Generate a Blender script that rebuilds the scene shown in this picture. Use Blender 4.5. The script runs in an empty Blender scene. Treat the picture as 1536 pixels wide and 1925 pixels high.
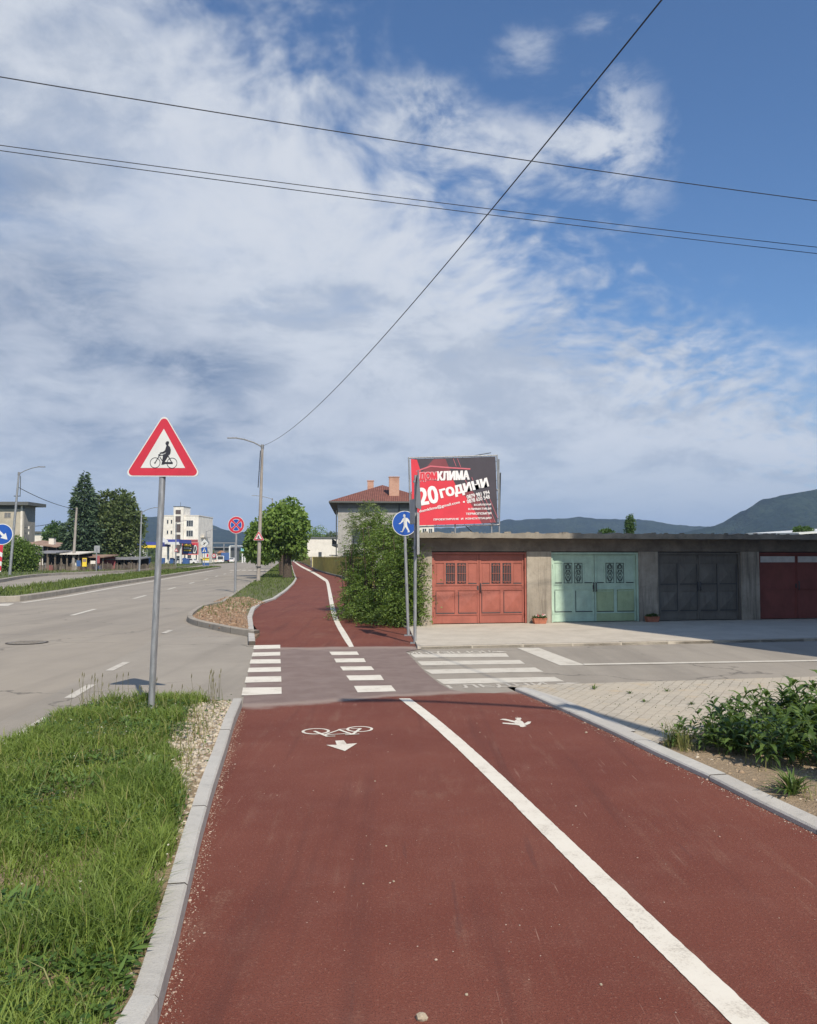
import bpy, bmesh, math, random
import numpy as np
from mathutils import Vector, Matrix

random.seed(7)
rng = np.random.default_rng(11)
SC = bpy.context.scene
COL = SC.collection

# ------------------------------------------------------------------ camera
H = 1.7
F = 1539.0
PITCH = math.atan((1048 - 962.5) / F)
cam_d = bpy.data.cameras.new('camera')
cam = bpy.data.objects.new('camera', cam_d)
COL.objects.link(cam)
cam.location = (0, 0, H)
cam.rotation_euler = (math.radians(90) + PITCH, 0, 0)
cam_d.sensor_fit = 'VERTICAL'
cam_d.sensor_height = 24.0
cam_d.lens = 24.0 * F / 1925.0
cam_d.clip_start = 0.05
cam_d.clip_end = 30000
SC.camera = cam

_Fv = Vector((0, math.cos(PITCH), math.sin(PITCH)))
_Uv = Vector((0, -math.sin(PITCH), math.cos(PITCH)))


def ray(px, py):
    return _Fv * F + Vector((1, 0, 0)) * (px - 768) + _Uv * (962.5 - py)


def G(px, py, z=0.0):
    """point of the level z seen at that spot of the photograph"""
    d = ray(px, py)
    t = (z - H) / d.z
    return Vector((d.x * t, d.y * t, z))


def P(px, py, Y):
    d = ray(px, py)
    t = Y / d.y
    return Vector((d.x * t, Y, H + d.z * t))


# ------------------------------------------------------------------ sun + sky
SUN_AZ = math.radians(23)      # sun behind the camera, to the right
SUN_EL = math.radians(45)
sun_dir = Vector((math.sin(SUN_AZ) * math.cos(SUN_EL), -math.cos(SUN_AZ) * math.cos(SUN_EL), math.sin(SUN_EL)))
ld = bpy.data.lights.new('sun', 'SUN')
ld.energy = 5.0
ld.angle = math.radians(0.5)
ld.color = (1.0, 0.90, 0.76)
lo = bpy.data.objects.new('sun', ld)
COL.objects.link(lo)
lo.rotation_euler = sun_dir.to_track_quat('Z', 'Y').to_euler()

SC.view_settings.view_transform = 'Standard'
SC.view_settings.look = 'None'
SC.view_settings.exposure = 0.17
SC.view_settings.gamma = 1.0
SC.cycles.max_bounces = 6
SC.cycles.volume_bounces = 0


class NB:
    """little helper to write node trees as expressions"""

    def __init__(s, tree):
        s.t = tree
        s.n = tree.nodes
        s.l = tree.links

    def _set(s, sock, v):
        if v is None:
            return
        if isinstance(v, bpy.types.NodeSocket):
            s.l.new(v, sock)
        else:
            if isinstance(v, (tuple, list)) and sock.type == 'RGBA' and len(v) == 3:
                v = (*v, 1)
            sock.default_value = v

    def m(s, op, a, b=None, c=None, clamp=False):
        n = s.n.new('ShaderNodeMath')
        n.operation = op
        n.use_clamp = clamp
        s._set(n.inputs[0], a)
        s._set(n.inputs[1], b)
        if c is not None:
            s._set(n.inputs[2], c)
        return n.outputs[0]

    def add(s, a, b): return s.m('ADD', a, b)
    def sub(s, a, b): return s.m('SUBTRACT', a, b)
    def mul(s, a, b): return s.m('MULTIPLY', a, b)
    def div(s, a, b): return s.m('DIVIDE', a, b)

    def step(s, x, lo_, hi, a=0.0, b=1.0, mode='SMOOTHSTEP'):
        n = s.n.new('ShaderNodeMapRange')
        n.interpolation_type = mode
        s._set(n.inputs[0], x)
        for i, v in enumerate((lo_, hi, a, b)):
            s._set(n.inputs[i + 1], v)
        return n.outputs[0]

    def noise(s, vec, scale, detail=4, rough=0.55, dist=0.0):
        n = s.n.new('ShaderNodeTexNoise')
        s._set(n.inputs['Vector'], vec)
        s._set(n.inputs['Scale'], scale)
        n.inputs['Detail'].default_value = detail
        n.inputs['Roughness'].default_value = rough
        n.inputs['Distortion'].default_value = dist
        return n.outputs['Fac']

    def voro(s, vec, scale, feature='F1', out='Distance'):
        n = s.n.new('ShaderNodeTexVoronoi')
        n.feature = feature
        s._set(n.inputs['Vector'], vec)
        s._set(n.inputs['Scale'], scale)
        return n.outputs[out]

    def mix(s, f, a, b, mode='MIX'):
        n = s.n.new('ShaderNodeMix')
        n.data_type = 'RGBA'
        n.blend_type = mode
        s._set(n.inputs[0], f)
        s._set(n.inputs[6], a)
        s._set(n.inputs[7], b)
        return n.outputs[2]

    def map(s, vec, scale=(1, 1, 1), rot=(0, 0, 0), loc=(0, 0, 0)):
        n = s.n.new('ShaderNodeMapping')
        s._set(n.inputs[0], vec)
        n.inputs['Scale'].default_value = scale
        n.inputs['Rotation'].default_value = rot
        n.inputs['Location'].default_value = loc
        return n.outputs[0]

    def sep(s, vec):
        n = s.n.new('ShaderNodeSeparateXYZ')
        s._set(n.inputs[0], vec)
        return n.outputs

    def comb(s, x, y, z):
        n = s.n.new('ShaderNodeCombineXYZ')
        for i, v in enumerate((x, y, z)):
            s._set(n.inputs[i], v)
        return n.outputs[0]

    def pos(s):
        return s.n.new('ShaderNodeNewGeometry').outputs['Position']

    def objc(s):
        return s.n.new('ShaderNodeTexCoord').outputs['Object']

    def attr(s, name):
        n = s.n.new('ShaderNodeAttribute')
        n.attribute_name = name
        return n.outputs['Color']


# world: clear Nishita sky with a layer of broken cloud
world = bpy.data.worlds.new('World')
SC.world = world
world.use_nodes = True
wt = world.node_tree
wt.nodes.clear()
W = NB(wt)
sky = wt.nodes.new('ShaderNodeTexSky')
sky.sky_type = 'NISHITA'
sky.sun_disc = False
sky.sun_elevation = SUN_EL
sky.sun_rotation = math.pi - SUN_AZ
sky.air_density = 1.0
sky.dust_density = 1.2
sky.ozone_density = 1.6
dvec = wt.nodes.new('ShaderNodeTexCoord').outputs['Generated']
dx, dy, dz = W.sep(dvec)
yy = W.m('MAXIMUM', dy, 0.12)
U = W.div(dx, yy)                 # bearing against north
V = W.div(dz, yy)                 # steepness above the horizon
zz = W.m('MAXIMUM', W.add(dz, 0.30), 0.08)
cp = W.comb(W.div(dx, zz), W.div(dy, zz), 0.0)   # cloud deck seen in perspective


def uvpx(px, py):
    d = ray(px, py)
    return d.x / d.y, d.z / d.y


def blob(px, py, rx, ry, rot=0.0):
    u0, v0 = uvpx(px, py)
    a = W.sub(U, u0)
    b = W.sub(V, v0)
    c, s_ = math.cos(rot), math.sin(rot)
    a2 = W.add(W.mul(a, c), W.mul(b, s_))
    b2 = W.sub(W.mul(b, c), W.mul(a, s_))
    a2 = W.mul(a2, F / rx)
    b2 = W.mul(b2, F / ry)
    r = W.m('SQRT', W.add(W.mul(a2, a2), W.mul(b2, b2)))
    return W.step(r, 1.0, 0.0)


cpw = W.n.new('ShaderNodeVectorMath')
cpw.operation = 'ADD'
wn = W.n.new('ShaderNodeTexNoise')
wn.inputs['Scale'].default_value = 1.6
wn.inputs['Detail'].default_value = 3
W.l.new(cp, wn.inputs['Vector'])
W.l.new(cp, cpw.inputs[0])
sc_ = W.n.new('ShaderNodeVectorMath')
sc_.operation = 'SCALE'
W.l.new(wn.outputs['Color'], sc_.inputs[0])
sc_.inputs['Scale'].default_value = 0.35
W.l.new(sc_.outputs[0], cpw.inputs[1])
cq = cpw.outputs[0]
# distance (in tangent units) past the front of the cloud bank
u1, v1 = uvpx(600, -20)
u2, v2 = uvpx(1350, 640)
nx, ny = -(v2 - v1), (u2 - u1)
ln = math.hypot(nx, ny)
nx, ny = nx / ln, ny / ln
front = W.add(W.mul(W.sub(U, u1), nx), W.mul(W.sub(V, v1), ny))     # > 0 in the blue
n_big = W.noise(cq, 1.1, 6, 0.62)
n_mid = W.noise(W.map(cq, loc=(3.1, 1.7, 0)), 3.4, 7, 0.62)
n_fine = W.noise(W.map(cq, loc=(7.3, 2.2, 0)), 9.0, 6, 0.6)
cells = W.noise(W.map(cq, loc=(1.3, 9.2, 0)), 20.0, 3, 0.5)
cov = W.add(W.mul(W.sub(n_big, 0.5), 1.1), W.mul(W.sub(n_mid, 0.5), 1.3))
cov = W.add(cov, W.mul(W.sub(n_fine, 0.5), 0.75))
cov = W.add(cov, 0.86)
cov = W.sub(cov, W.step(front, -0.22, 0.14, 0.0, 1.5, 'LINEAR'))
# mackerel texture near the front
mack = W.mul(W.step(front, -0.30, -0.08), W.step(front, 0.12, -0.05))
cov = W.add(cov, W.mul(mack, W.mul(W.sub(cells, 0.5), 2.0)))
# wisps in the blue
wis = W.m('MAXIMUM', blob(1170, 240, 190, 260, 0.25), W.mul(blob(1000, 90, 150, 130), 0.7))
wis = W.m('MAXIMUM', wis, W.mul(blob(1140, 45, 170, 90), 0.75))
wis = W.m('MAXIMUM', wis, W.mul(blob(800, 190, 160, 120), 0.75))
wtex = W.step(W.add(W.mul(n_mid, .6), W.mul(n_fine, .5)), 0.42, 0.66)
cov = W.add(cov, W.mul(wis, W.add(W.mul(wtex, 1.15), 0.12)))
cov = W.add(cov, W.mul(blob(980, 280, 260, 120), W.mul(wtex, 0.9)))
# low veil
cov = W.add(cov, W.step(V, 0.46, 0.06, 0.0, 0.85))
cover = W.step(cov, -0.2, 1.15)
cover = W.mul(cover, 0.95)
# shaded undersides
grey = W.m('MAXIMUM', blob(100, 590, 430, 260, -0.25), W.mul(blob(40, 360, 240, 110), 0.7))
grey = W.m('MAXIMUM', grey, W.mul(blob(330, 800, 620, 150, 0.0), 0.75))
gn = W.noise(W.map(cq, loc=(5.0, 4.0, 0)), 2.3, 6, 0.6)
grey = W.m('MAXIMUM', grey, W.mul(blob(330, 690, 330, 130, -0.2), 0.9))
grey = W.mul(grey, W.step(gn, 0.30, 0.62, 0.35, 1.25))
grey = W.add(grey, W.mul(W.step(n_mid, 0.40, 0.56, 0.2, 0.0), 1.0))
grey = W.m('MINIMUM', grey, 1.0)
cloud_c = W.mix(grey, (0.66, 0.705, 0.775), (0.20, 0.27, 0.40))
soft = W.mul(W.add(W.mul(W.step(n_mid, 0.45, 0.68), 0.6), W.mul(W.step(n_fine, 0.4, 0.7), 0.25)), 0.6)
cloud_c = W.mix(soft, cloud_c, (0.76, 0.785, 0.84))
cloud_c = W.mix(W.step(n_mid, 0.5, 0.34, 0, 0.45), cloud_c, (0.36, 0.43, 0.55))
low = W.step(V, 0.16, 0.0, 0.0, 0.85)
cloud_c = W.mix(low, cloud_c, (0.42, 0.51, 0.615))
skyc = W.mix(1.0, sky.outputs[0], (0.072, 0.102, 0.132), 'MULTIPLY')
fin = W.mix(cover, skyc, cloud_c)
bg = wt.nodes.new('ShaderNodeBackground')
bg.inputs['Strength'].default_value = 0.9
wt.links.new(fin, bg.inputs[0])
wo = wt.nodes.new('ShaderNodeOutputWorld')
wt.links.new(bg.outputs[0], wo.inputs[0])


# ------------------------------------------------------------------ materials
def newmat(name):
    m = bpy.data.materials.new(name)
    m.use_nodes = True
    nt = m.node_tree
    b = nt.nodes['Principled BSDF']
    return m, NB(nt), b


def bump(nb, b, h, strength=0.3, dist=0.01):
    n = nb.n.new('ShaderNodeBump')
    n.inputs['Strength'].default_value = strength
    n.inputs['Distance'].default_value = dist
    nb._set(n.inputs['Height'], h)
    nb.l.new(n.outputs[0], b.inputs['Normal'])


MATS = {}


def paint(name, c, rough=0.55, var=0.12, scale=6.0, metal=0.0, dirt=None, bmp=0.0, fine=60.0):
    """worn paint / generic painted or cast surface"""
    if name in MATS:
        return MATS[name]
    m, nb, b = newmat(name)
    o = nb.objc()
    n1 = nb.noise(o, scale, 5, 0.6)
    n2 = nb.noise(o, fine, 3, 0.6)
    dk = tuple(x * (1 - var * 1.6) for x in c)
    lt = tuple(min(1, x * (1 + var)) for x in c)
    col = nb.mix(nb.step(n1, 0.3, 0.7), dk, lt)
    col = nb.mix(nb.mul(nb.step(n2, 0.45, 0.75), var * 1.2), col, tuple(x * 0.6 for x in c))
    if dirt:
        dn = nb.noise(nb.map(o, (3.0, 3.0, 0.6)), 2.5, 6, 0.65)
        col = nb.mix(nb.step(dn, 0.5, 0.72, 0.0, 0.6), col, dirt)
    nb.l.new(col, b.inputs['Base Color'])
    b.inputs['Roughness'].default_value = rough
    b.inputs['Metallic'].default_value = metal
    if bmp:
        bump(nb, b, n2, bmp, 0.005)
    MATS[name] = m
    return m


def foliage(name, c1, c2, trans=0.35, rough=0.5):
    m, nb, b = newmat(name)
    t = nb.sep(nb.attr('tint'))
    col = nb.mix(t[0], c1, c2)
    col = nb.mix(nb.mul(t[1], 0.5), col, (c2[0] * 1.5, c2[1] * 1.25, c2[2] * 0.9))
    nb.l.new(col, b.inputs['Base Color'])
    b.inputs['Roughness'].default_value = rough
    b.inputs['Specular IOR Level'].default_value = 0.35
    tr = nb.n.new('ShaderNodeBsdfTranslucent')
    nb.l.new(nb.mix(1.0, col, (1.3, 1.35, 0.6), 'MULTIPLY'), tr.inputs[0])
    ms = nb.n.new('ShaderNodeMixShader')
    ms.inputs[0].default_value = trans
    nb.l.new(b.outputs[0], ms.inputs[1])
    nb.l.new(tr.outputs[0], ms.inputs[2])
    nb.l.new(ms.outputs[0], nb.n['Material Output'].inputs[0])
    MATS[name] = m
    return m


def mat_asphalt(name, base, warm, dust=0.5, patches=True):
    m, nb, b = newmat(name)
    p = nb.pos()
    big = nb.noise(p, 0.22, 5, 0.6)
    mid = nb.noise(p, 1.7, 5, 0.65)
    fine = nb.noise(p, 130, 2, 0.6)
    wear = nb.noise(nb.map(p, (1.6, 0.12, 1), (0, 0, math.radians(-8.3))), 0.8, 4, 0.6)
    col = nb.mix(nb.step(big, 0.3, 0.7), base, warm)
    col = nb.mix(nb.mul(nb.step(mid, 0.4, 0.7), 0.25 * dust), col, tuple(min(1, x * 1.35) for x in warm))
    col = nb.mix(nb.mul(nb.step(wear, 0.44, 0.66), 0.34), col, tuple(x * 0.62 for x in base))
    oil = nb.voro(p, 0.35)
    col = nb.mix(nb.mul(nb.step(nb.add(oil, nb.mul(mid, .25)), 0.2, 0.13), 0.3), col, tuple(x * 0.45 for x in base))
    col = nb.mix(nb.mul(nb.step(fine, 0.5, 0.75), 0.35), col, tuple(x * 0.5 for x in base))
    col = nb.mix(nb.mul(nb.step(fine, 0.45, 0.2), 0.3), col, tuple(min(1, x * 1.5) for x in warm))
    # faint cracks
    wv = nb.n.new('ShaderNodeVectorMath'); wv.operation = 'ADD'
    cn = nb.n.new('ShaderNodeTexNoise'); cn.inputs['Scale'].default_value = 1.3; cn.inputs['Detail'].default_value = 6
    nb.l.new(p, cn.inputs['Vector'])
    nb.l.new(p, wv.inputs[0]); nb.l.new(cn.outputs['Color'], wv.inputs[1])
    ce = nb.voro(wv.outputs[0], 0.22, 'DISTANCE_TO_EDGE')
    ck = nb.mul(nb.step(ce, 0.006, 0.0), nb.step(nb.noise(p, 0.35, 2), 0.45, 0.55, 0, 0.75))
    col = nb.mix(ck, col, tuple(x * 0.35 for x in base))
    nb.l.new(col, b.inputs['Base Color'])
    b.inputs['Roughness'].default_value = 0.85
    bump(nb, b, fine, 0.35, 0.004)
    MATS[name] = m
    return m


def mat_redpath():
    m, nb, b = newmat('red_surfacing')
    p = nb.pos()
    x, y, z = nb.sep(p)
    # the old street asphalt crosses the red lane between the two kerb ends
    wob = nb.mul(nb.sub(nb.noise(p, 0.9, 5, 0.6), 0.5), 0.7)
    y2 = nb.add(nb.sub(y, nb.mul(x, 0.06)), wob)
    near = nb.step(nb.add(y2, nb.step(x, -1.9, 0.6, 0.35, -0.45)), 9.75, 10.2)
    far = nb.step(y2, 15.9, 15.3)
    cross = nb.mul(near, far)
    big = nb.noise(p, 0.55, 5, 0.6)
    mid = nb.noise(p, 3.0, 6, 0.65)
    spk = nb.noise(p, 150, 2, 0.75)
    spk2 = nb.noise(p, 62, 3, 0.8)
    vr = nb.voro(p, 26.0)
    stre = nb.noise(nb.map(p, (7.0, 0.55, 1), (0, 0, math.radians(14))), 1.3, 7, 0.72)
    red = nb.mix(nb.step(big, 0.28, 0.72), (0.148, 0.038, 0.023), (0.192, 0.058, 0.036))
    red = nb.mix(nb.mul(nb.step(mid, 0.45, 0.75), 0.3), red, (0.22, 0.09, 0.066))
    dustm = nb.step(stre, 0.5, 0.74, 0, 0.5)
    dustm = nb.mul(dustm, nb.step(nb.noise(p, 0.75, 5, .65), 0.42, 0.62, 0.1, 1.0))
    dustm = nb.mul(dustm, nb.step(spk2, 0.35, 0.6, 0.35, 1.0))
    red = nb.mix(dustm, red, (0.31, 0.18, 0.125))
    pt = nb.noise(nb.map(p, (1.0, .45, 1), (0, 0, .3), (4, 7, 0)), 1.1, 7, .7)
    red = nb.mix(nb.mul(nb.step(pt, .56, .68), nb.step(spk2, .4, .62, .1, .42)), red, (0.30, 0.18, 0.125))
    red = nb.mix(nb.mul(nb.step(spk, 0.49, 0.64), 0.7), red, (0.05, 0.016, 0.012))
    red = nb.mix(nb.mul(nb.step(spk2, 0.55, 0.68), 0.5), red, (0.31, 0.15, 0.105))
    red = nb.mix(nb.mul(nb.step(vr, 0.07, 0.03), nb.step(nb.noise(p, 9, 2), 0.55, 0.66)), red, (0.52, 0.42, 0.35))
    # scuffs
    sc1 = nb.noise(nb.map(p, (14.0, 0.9, 1), (0, 0, math.radians(24)), (3, 0, 0)), 1.0, 3, 0.5)
    red = nb.mix(nb.mul(nb.step(sc1, 0.69, 0.74), nb.mul(nb.step(mid, 0.42, 0.6), 0.28)), red, (0.36, 0.22, 0.17))
    sc2 = nb.noise(nb.map(p, (10.0, 0.7, 1), (0, 0, math.radians(-9)), (9, 4, 0)), 1.0, 3, 0.5)
    red = nb.mix(nb.mul(nb.step(sc2, 0.68, 0.74), 0.35), red, (0.09, 0.035, 0.03))
    # thin pale scratches and darker wheel tracks along the lane
    for i_, (rt_, of_) in enumerate(((38, 1), (-32, 5), (6, 8))):
        sn = nb.noise(nb.map(p, (38.0, 1.6, 1), (0, 0, math.radians(rt_)), (of_, of_, 0)), 1.0, 2, 0.5)
        gate = nb.step(nb.noise(nb.map(p, loc=(of_, 0, 0)), 0.8, 3), 0.52, 0.62)
        red = nb.mix(nb.mul(nb.step(sn, 0.715, 0.76), nb.mul(gate, 0.6)), red, (0.40, 0.25, 0.19))
    trk = nb.noise(nb.map(p, (3.2, 0.16, 1), (0, 0, math.radians(9))), 1.0, 4, 0.6)
    red = nb.mix(nb.step(trk, 0.54, 0.68, 0, 0.38), red, (0.085, 0.027, 0.02))
    gr = nb.mix(nb.step(mid, 0.3, 0.7), (0.185, 0.138, 0.122), (0.235, 0.185, 0.165))
    gr = nb.mix(nb.mul(nb.step(spk, 0.5, 0.72), 0.35), gr, (0.08, 0.06, 0.055))
    gr = nb.mix(nb.mul(nb.step(nb.noise(nb.map(p, (0.3, 3.0, 1)), 1.2, 4), 0.5, 0.72), 0.25), gr, (0.28, 0.23, 0.2))
    rim = nb.mul(nb.mul(cross, nb.sub(1.0, cross)), 2.6)
    col = nb.mix(nb.mul(cross, 0.93), red, gr)
    col = nb.mix(nb.m('MINIMUM', rim, 0.75), col, (0.34, 0.28, 0.24))
    # dust and grit along the left kerb
    nb.l.new(col, b.inputs['Base Color'])
    b.inputs['Roughness'].default_value = 0.8
    b.inputs['Specular IOR Level'].default_value = 0.35
    bump(nb, b, nb.add(spk, nb.mul(spk2, 0.8)), 0.8, 0.007)
    return m


def mat_roadpaint(name='road_paint', c=(0.66, 0.63, 0.57), wear=0.35, under=(0.2, 0.17, 0.15)):
    m, nb, b = newmat(name)
    p = nb.pos()
    n1 = nb.noise(p, 90, 3, 0.7)
    n2 = nb.noise(p, 4, 5, 0.7)
    n3 = nb.noise(nb.map(p, (1, 9, 1)), 6, 4, 0.7)
    w = nb.mul(nb.step(nb.add(nb.mul(n1, 0.5), nb.mul(n2, 0.6)), 0.55, 0.78), wear * 2)
    col = nb.mix(nb.m('MINIMUM', w, 1.0), c, under)
    col = nb.mix(nb.step(n2, 0.35, 0.75, 0, 0.25), col, (c[0] * 0.75, c[1] * 0.68, c[2] * 0.6))
    col = nb.mix(nb.step(n3, 0.62, 0.75, 0, wear), col, (0.35, 0.3, 0.26))
    nb.l.new(col, b.inputs['Base Color'])
    b.inputs['Roughness'].default_value = 0.7
    bump(nb, b, n1, 0.3, 0.003)
    MATS[name] = m
    return m


def mat_concrete(name, c1, c2, stain=(0.12, 0.11, 0.1), vertical=False, scale=1.0, st=0.5):
    m, nb, b = newmat(name)
    p = nb.pos()
    n1 = nb.noise(p, 1.4 * scale, 6, 0.65)
    n2 = nb.noise(p, 9 * scale, 6, 0.7)
    n3 = nb.noise(p, 110, 3, 0.6)
    col = nb.mix(nb.step(n1, 0.3, 0.7), c1, c2)
    col = nb.mix(nb.mul(nb.step(n2, 0.5, 0.75), 0.4), col, tuple(x * 0.6 for x in c1))
    if vertical:
        sv = nb.noise(nb.map(p, (5, 5, 0.35)), 1.6 * scale, 6, 0.7)
        col = nb.mix(nb.step(sv, 0.45, 0.72, 0, st), col, stain)
    else:
        sv = nb.noise(nb.map(p, (1, 1, 1)), 0.6 * scale, 6, 0.7)
        col = nb.mix(nb.step(sv, 0.52, 0.76, 0, st), col, stain)
    col = nb.mix(nb.mul(nb.step(n3, 0.5, 0.75), 0.3), col, tuple(x * 0.55 for x in c1))
    nb.l.new(col, b.inputs['Base Color'])
    b.inputs['Roughness'].default_value = 0.9
    bump(nb, b, nb.add(n3, nb.mul(n2, 2.0)), 0.4, 0.008)
    MATS[name] = m
    return m


def mat_soil(name, c1, c2, c3, sc=1.0):
    m, nb, b = newmat(name)
    p = nb.pos()
    n1 = nb.noise(p, 3 * sc, 6, 0.7)
    n2 = nb.noise(p, 38 * sc, 5, 0.7)
    n0 = nb.noise(p, 0.5 * sc, 4, 0.6)
    col = nb.mix(nb.step(n1, 0.3, 0.7), c1, c2)
    col = nb.mix(nb.step(n0, 0.42, 0.62, 0, 0.7), col, c3)
    col = nb.mix(nb.step(n2, 0.5, 0.72, 0, 0.6), col, tuple(x * 0.45 for x in c1))
    nb.l.new(col, b.inputs['Base Color'])
    b.inputs['Roughness'].default_value = 0.95
    bump(nb, b, nb.add(n2, nb.mul(n1, 2)), 0.9, 0.03)
    MATS[name] = m
    return m


def mat_pavers():
    m, nb, b = newmat('interlocking_pavers')
    p = nb.pos()
    wv = nb.n.new('ShaderNodeVectorMath'); wv.operation = 'ADD'
    cn = nb.n.new('ShaderNodeTexNoise'); cn.inputs['Scale'].default_value = 7; cn.inputs['Detail'].default_value = 2
    nb.l.new(p, cn.inputs['Vector'])
    ss = nb.n.new('ShaderNodeVectorMath'); ss.operation = 'SCALE'; ss.inputs['Scale'].default_value = 0.05
    nb.l.new(cn.outputs['Color'], ss.inputs[0])
    nb.l.new(p, wv.inputs[0]); nb.l.new(ss.outputs[0], wv.inputs[1])
    br = nb.n.new('ShaderNodeTexBrick')
    nb.l.new(nb.map(wv.outputs[0], rot=(0, 0, math.radians(-62))), br.inputs['Vector'])
    br.inputs['Scale'].default_value = 1.0
    br.inputs['Brick Width'].default_value = 0.21
    br.inputs['Row Height'].default_value = 0.115
    br.inputs['Mortar Size'].default_value = 0.006
    br.inputs['Mortar Smooth'].default_value = 0.4
    br.inputs['Color1'].default_value = (0.37, 0.335, 0.275, 1)
    br.inputs['Color2'].default_value = (0.43, 0.39, 0.32, 1)
    br.inputs['Mortar'].default_value = (0.22, 0.19, 0.145, 1)
    n1 = nb.noise(p, 1.2, 5, 0.65)
    n2 = nb.noise(p, 60, 3, 0.6)
    dust = nb.mul(nb.step(n1, 0.38, 0.66), 0.85)
    col = nb.mix(dust, br.outputs['Color'], (0.43, 0.38, 0.30))
    col = nb.mix(nb.step(nb.noise(p, 2.5, 4), 0.56, 0.7, 0, 0.5), col, (0.45, 0.35, 0.22))
    col = nb.mix(nb.mul(nb.step(n2, 0.5, 0.75), 0.3), col, (0.2, 0.17, 0.13))
    nb.l.new(col, b.inputs['Base Color'])
    b.inputs['Roughness'].default_value = 0.9
    bump(nb, b, nb.sub(nb.mul(n2, 0.3), nb.mul(br.outputs['Fac'], 1.0)), 0.5, 0.008)
    return m


def mat_brick(name, c1, c2, mortar, w=0.22, h=0.075, ms=0.012):
    m, nb, b = newmat(name)
    o = nb.objc()
    x, y, z = nb.sep(o)
    br = nb.n.new('ShaderNodeTexBrick')
    nb.l.new(nb.comb(nb.add(x, y), z, 0.0), br.inputs['Vector'])
    br.inputs['Scale'].default_value = 1.0
    br.inputs['Brick Width'].default_value = w
    br.inputs['Row Height'].default_value = h
    br.inputs['Mortar Size'].default_value = ms
    br.inputs['Color1'].default_value = (*c1, 1)
    br.inputs['Color2'].default_value = (*c2, 1)
    br.inputs['Mortar'].default_value = (*mortar, 1)
    n = nb.noise(o, 1.2, 5, 0.6)
    col = nb.mix(nb.step(n, 0.4, 0.7, 0, 0.4), br.outputs['Color'], tuple(x * 0.5 for x in c1))
    nb.l.new(col, b.inputs['Base Color'])
    b.inputs['Roughness'].default_value = 0.9
    MATS[name] = m
    return m


def mat_rooftile(name, c1, c2):
    m, nb, b = newmat(name)
    o = nb.objc()
    x, y, z = nb.sep(o)
    w = nb.m('SINE', nb.mul(nb.add(x, nb.mul(y, 0.0)), 26.0))
    r = nb.m('FRACT', nb.mul(z, 6.0))
    n = nb.noise(o, 1.5, 5, 0.7)
    col = nb.mix(nb.step(n, 0.3, 0.7), c1, c2)
    col = nb.mix(nb.step(w, -0.9, -0.2, 0.55, 0.0), col, tuple(q * 0.3 for q in c1))
    col = nb.mix(nb.step(r, 0.25, 0.0, 0.0, 0.4), col, tuple(q * 0.3 for q in c1))
    nb.l.new(col, b.inputs['Base Color'])
    b.inputs['Roughness'].default_value = 0.85
    bump(nb, b, w, 0.6, 0.05)
    MATS[name] = m
    return m


def mat_glass(name, c=(0.03, 0.035, 0.04), rough=0.15):
    m, nb, b = newmat(name)
    n = nb.noise(nb.objc(), 1.5, 3)
    nb.l.new(nb.mix(n, c, tuple(x * 2.2 for x in c)), b.inputs['Base Color'])
    b.inputs['Roughness'].default_value = rough
    MATS[name] = m
    return m


def mat_galv():
    m, nb, b = newmat('galvanised_steel')
    o = nb.objc()
    n1 = nb.noise(nb.map(o, (1, 1, 0.15)), 30, 4, 0.6)
    n2 = nb.noise(o, 3, 4, 0.6)
    col = nb.mix(nb.step(n1, 0.3, 0.7), (0.24, 0.25, 0.26), (0.40, 0.41, 0.42))
    col = nb.mix(nb.step(n2, 0.55, 0.75, 0, 0.4), col, (0.18, 0.17, 0.16))
    nb.l.new(col, b.inputs['Base Color'])
    b.inputs['Metallic'].default_value = 0.55
    b.inputs['Roughness'].default_value = 0.48
    MATS['galv'] = m
    return m


M_asph = mat_asphalt('road_asphalt', (0.25, 0.222, 0.185), (0.30, 0.265, 0.215))
M_street = mat_asphalt('street_asphalt', (0.255, 0.228, 0.19), (0.30, 0.27, 0.225), 0.8)
M_red = mat_redpath()
M_paint = mat_roadpaint('road_paint', (0.66, 0.625, 0.545), 0.34)
M_paint_worn = mat_roadpaint('worn_road_paint', (0.56, 0.53, 0.46), 0.5, (0.26, 0.235, 0.2))
M_paint_vworn = mat_roadpaint('faded_road_paint', (0.50, 0.47, 0.41), 0.85, (0.27, 0.245, 0.21))
M_kerb = mat_concrete('kerb_concrete', (0.39, 0.375, 0.345), (0.46, 0.44, 0.40), (0.27, 0.25, 0.22), st=0.4)
M_kerb_b = mat_concrete('kerb_concrete_dusty', (0.36, 0.34, 0.30), (0.43, 0.40, 0.355), (0.22, 0.19, 0.15), st=0.6)
M_kerb_c = mat_concrete('kerb_concrete_pale', (0.41, 0.40, 0.37), (0.48, 0.465, 0.43), (0.26, 0.24, 0.20), st=0.5)
KB = [M_kerb, M_kerb_b, M_kerb_c]
M_kerb_old = mat_concrete('old_kerb_concrete', (0.27, 0.24, 0.20), (0.36, 0.325, 0.27), (0.16, 0.14, 0.115), st=0.6)
M_forecourt = mat_concrete('forecourt_concrete', (0.42, 0.38, 0.315), (0.50, 0.455, 0.38), (0.30, 0.26, 0.21), st=0.5)
M_gwall = mat_concrete('raw_garage_concrete', (0.255, 0.225, 0.18), (0.40, 0.355, 0.29), (0.12, 0.10, 0.08), vertical=True, st=0.85)
M_gslab = mat_concrete('roof_slab_concrete', (0.20, 0.18, 0.15), (0.30, 0.27, 0.22), (0.06, 0.055, 0.045), scale=2.0, st=0.8)
M_joint = paint('joint_grime', (0.07, 0.06, 0.05), .95, .2)
M_soil = mat_soil('dry_soil', (0.26, 0.185, 0.115), (0.36, 0.27, 0.175), (0.30, 0.23, 0.15))
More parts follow.
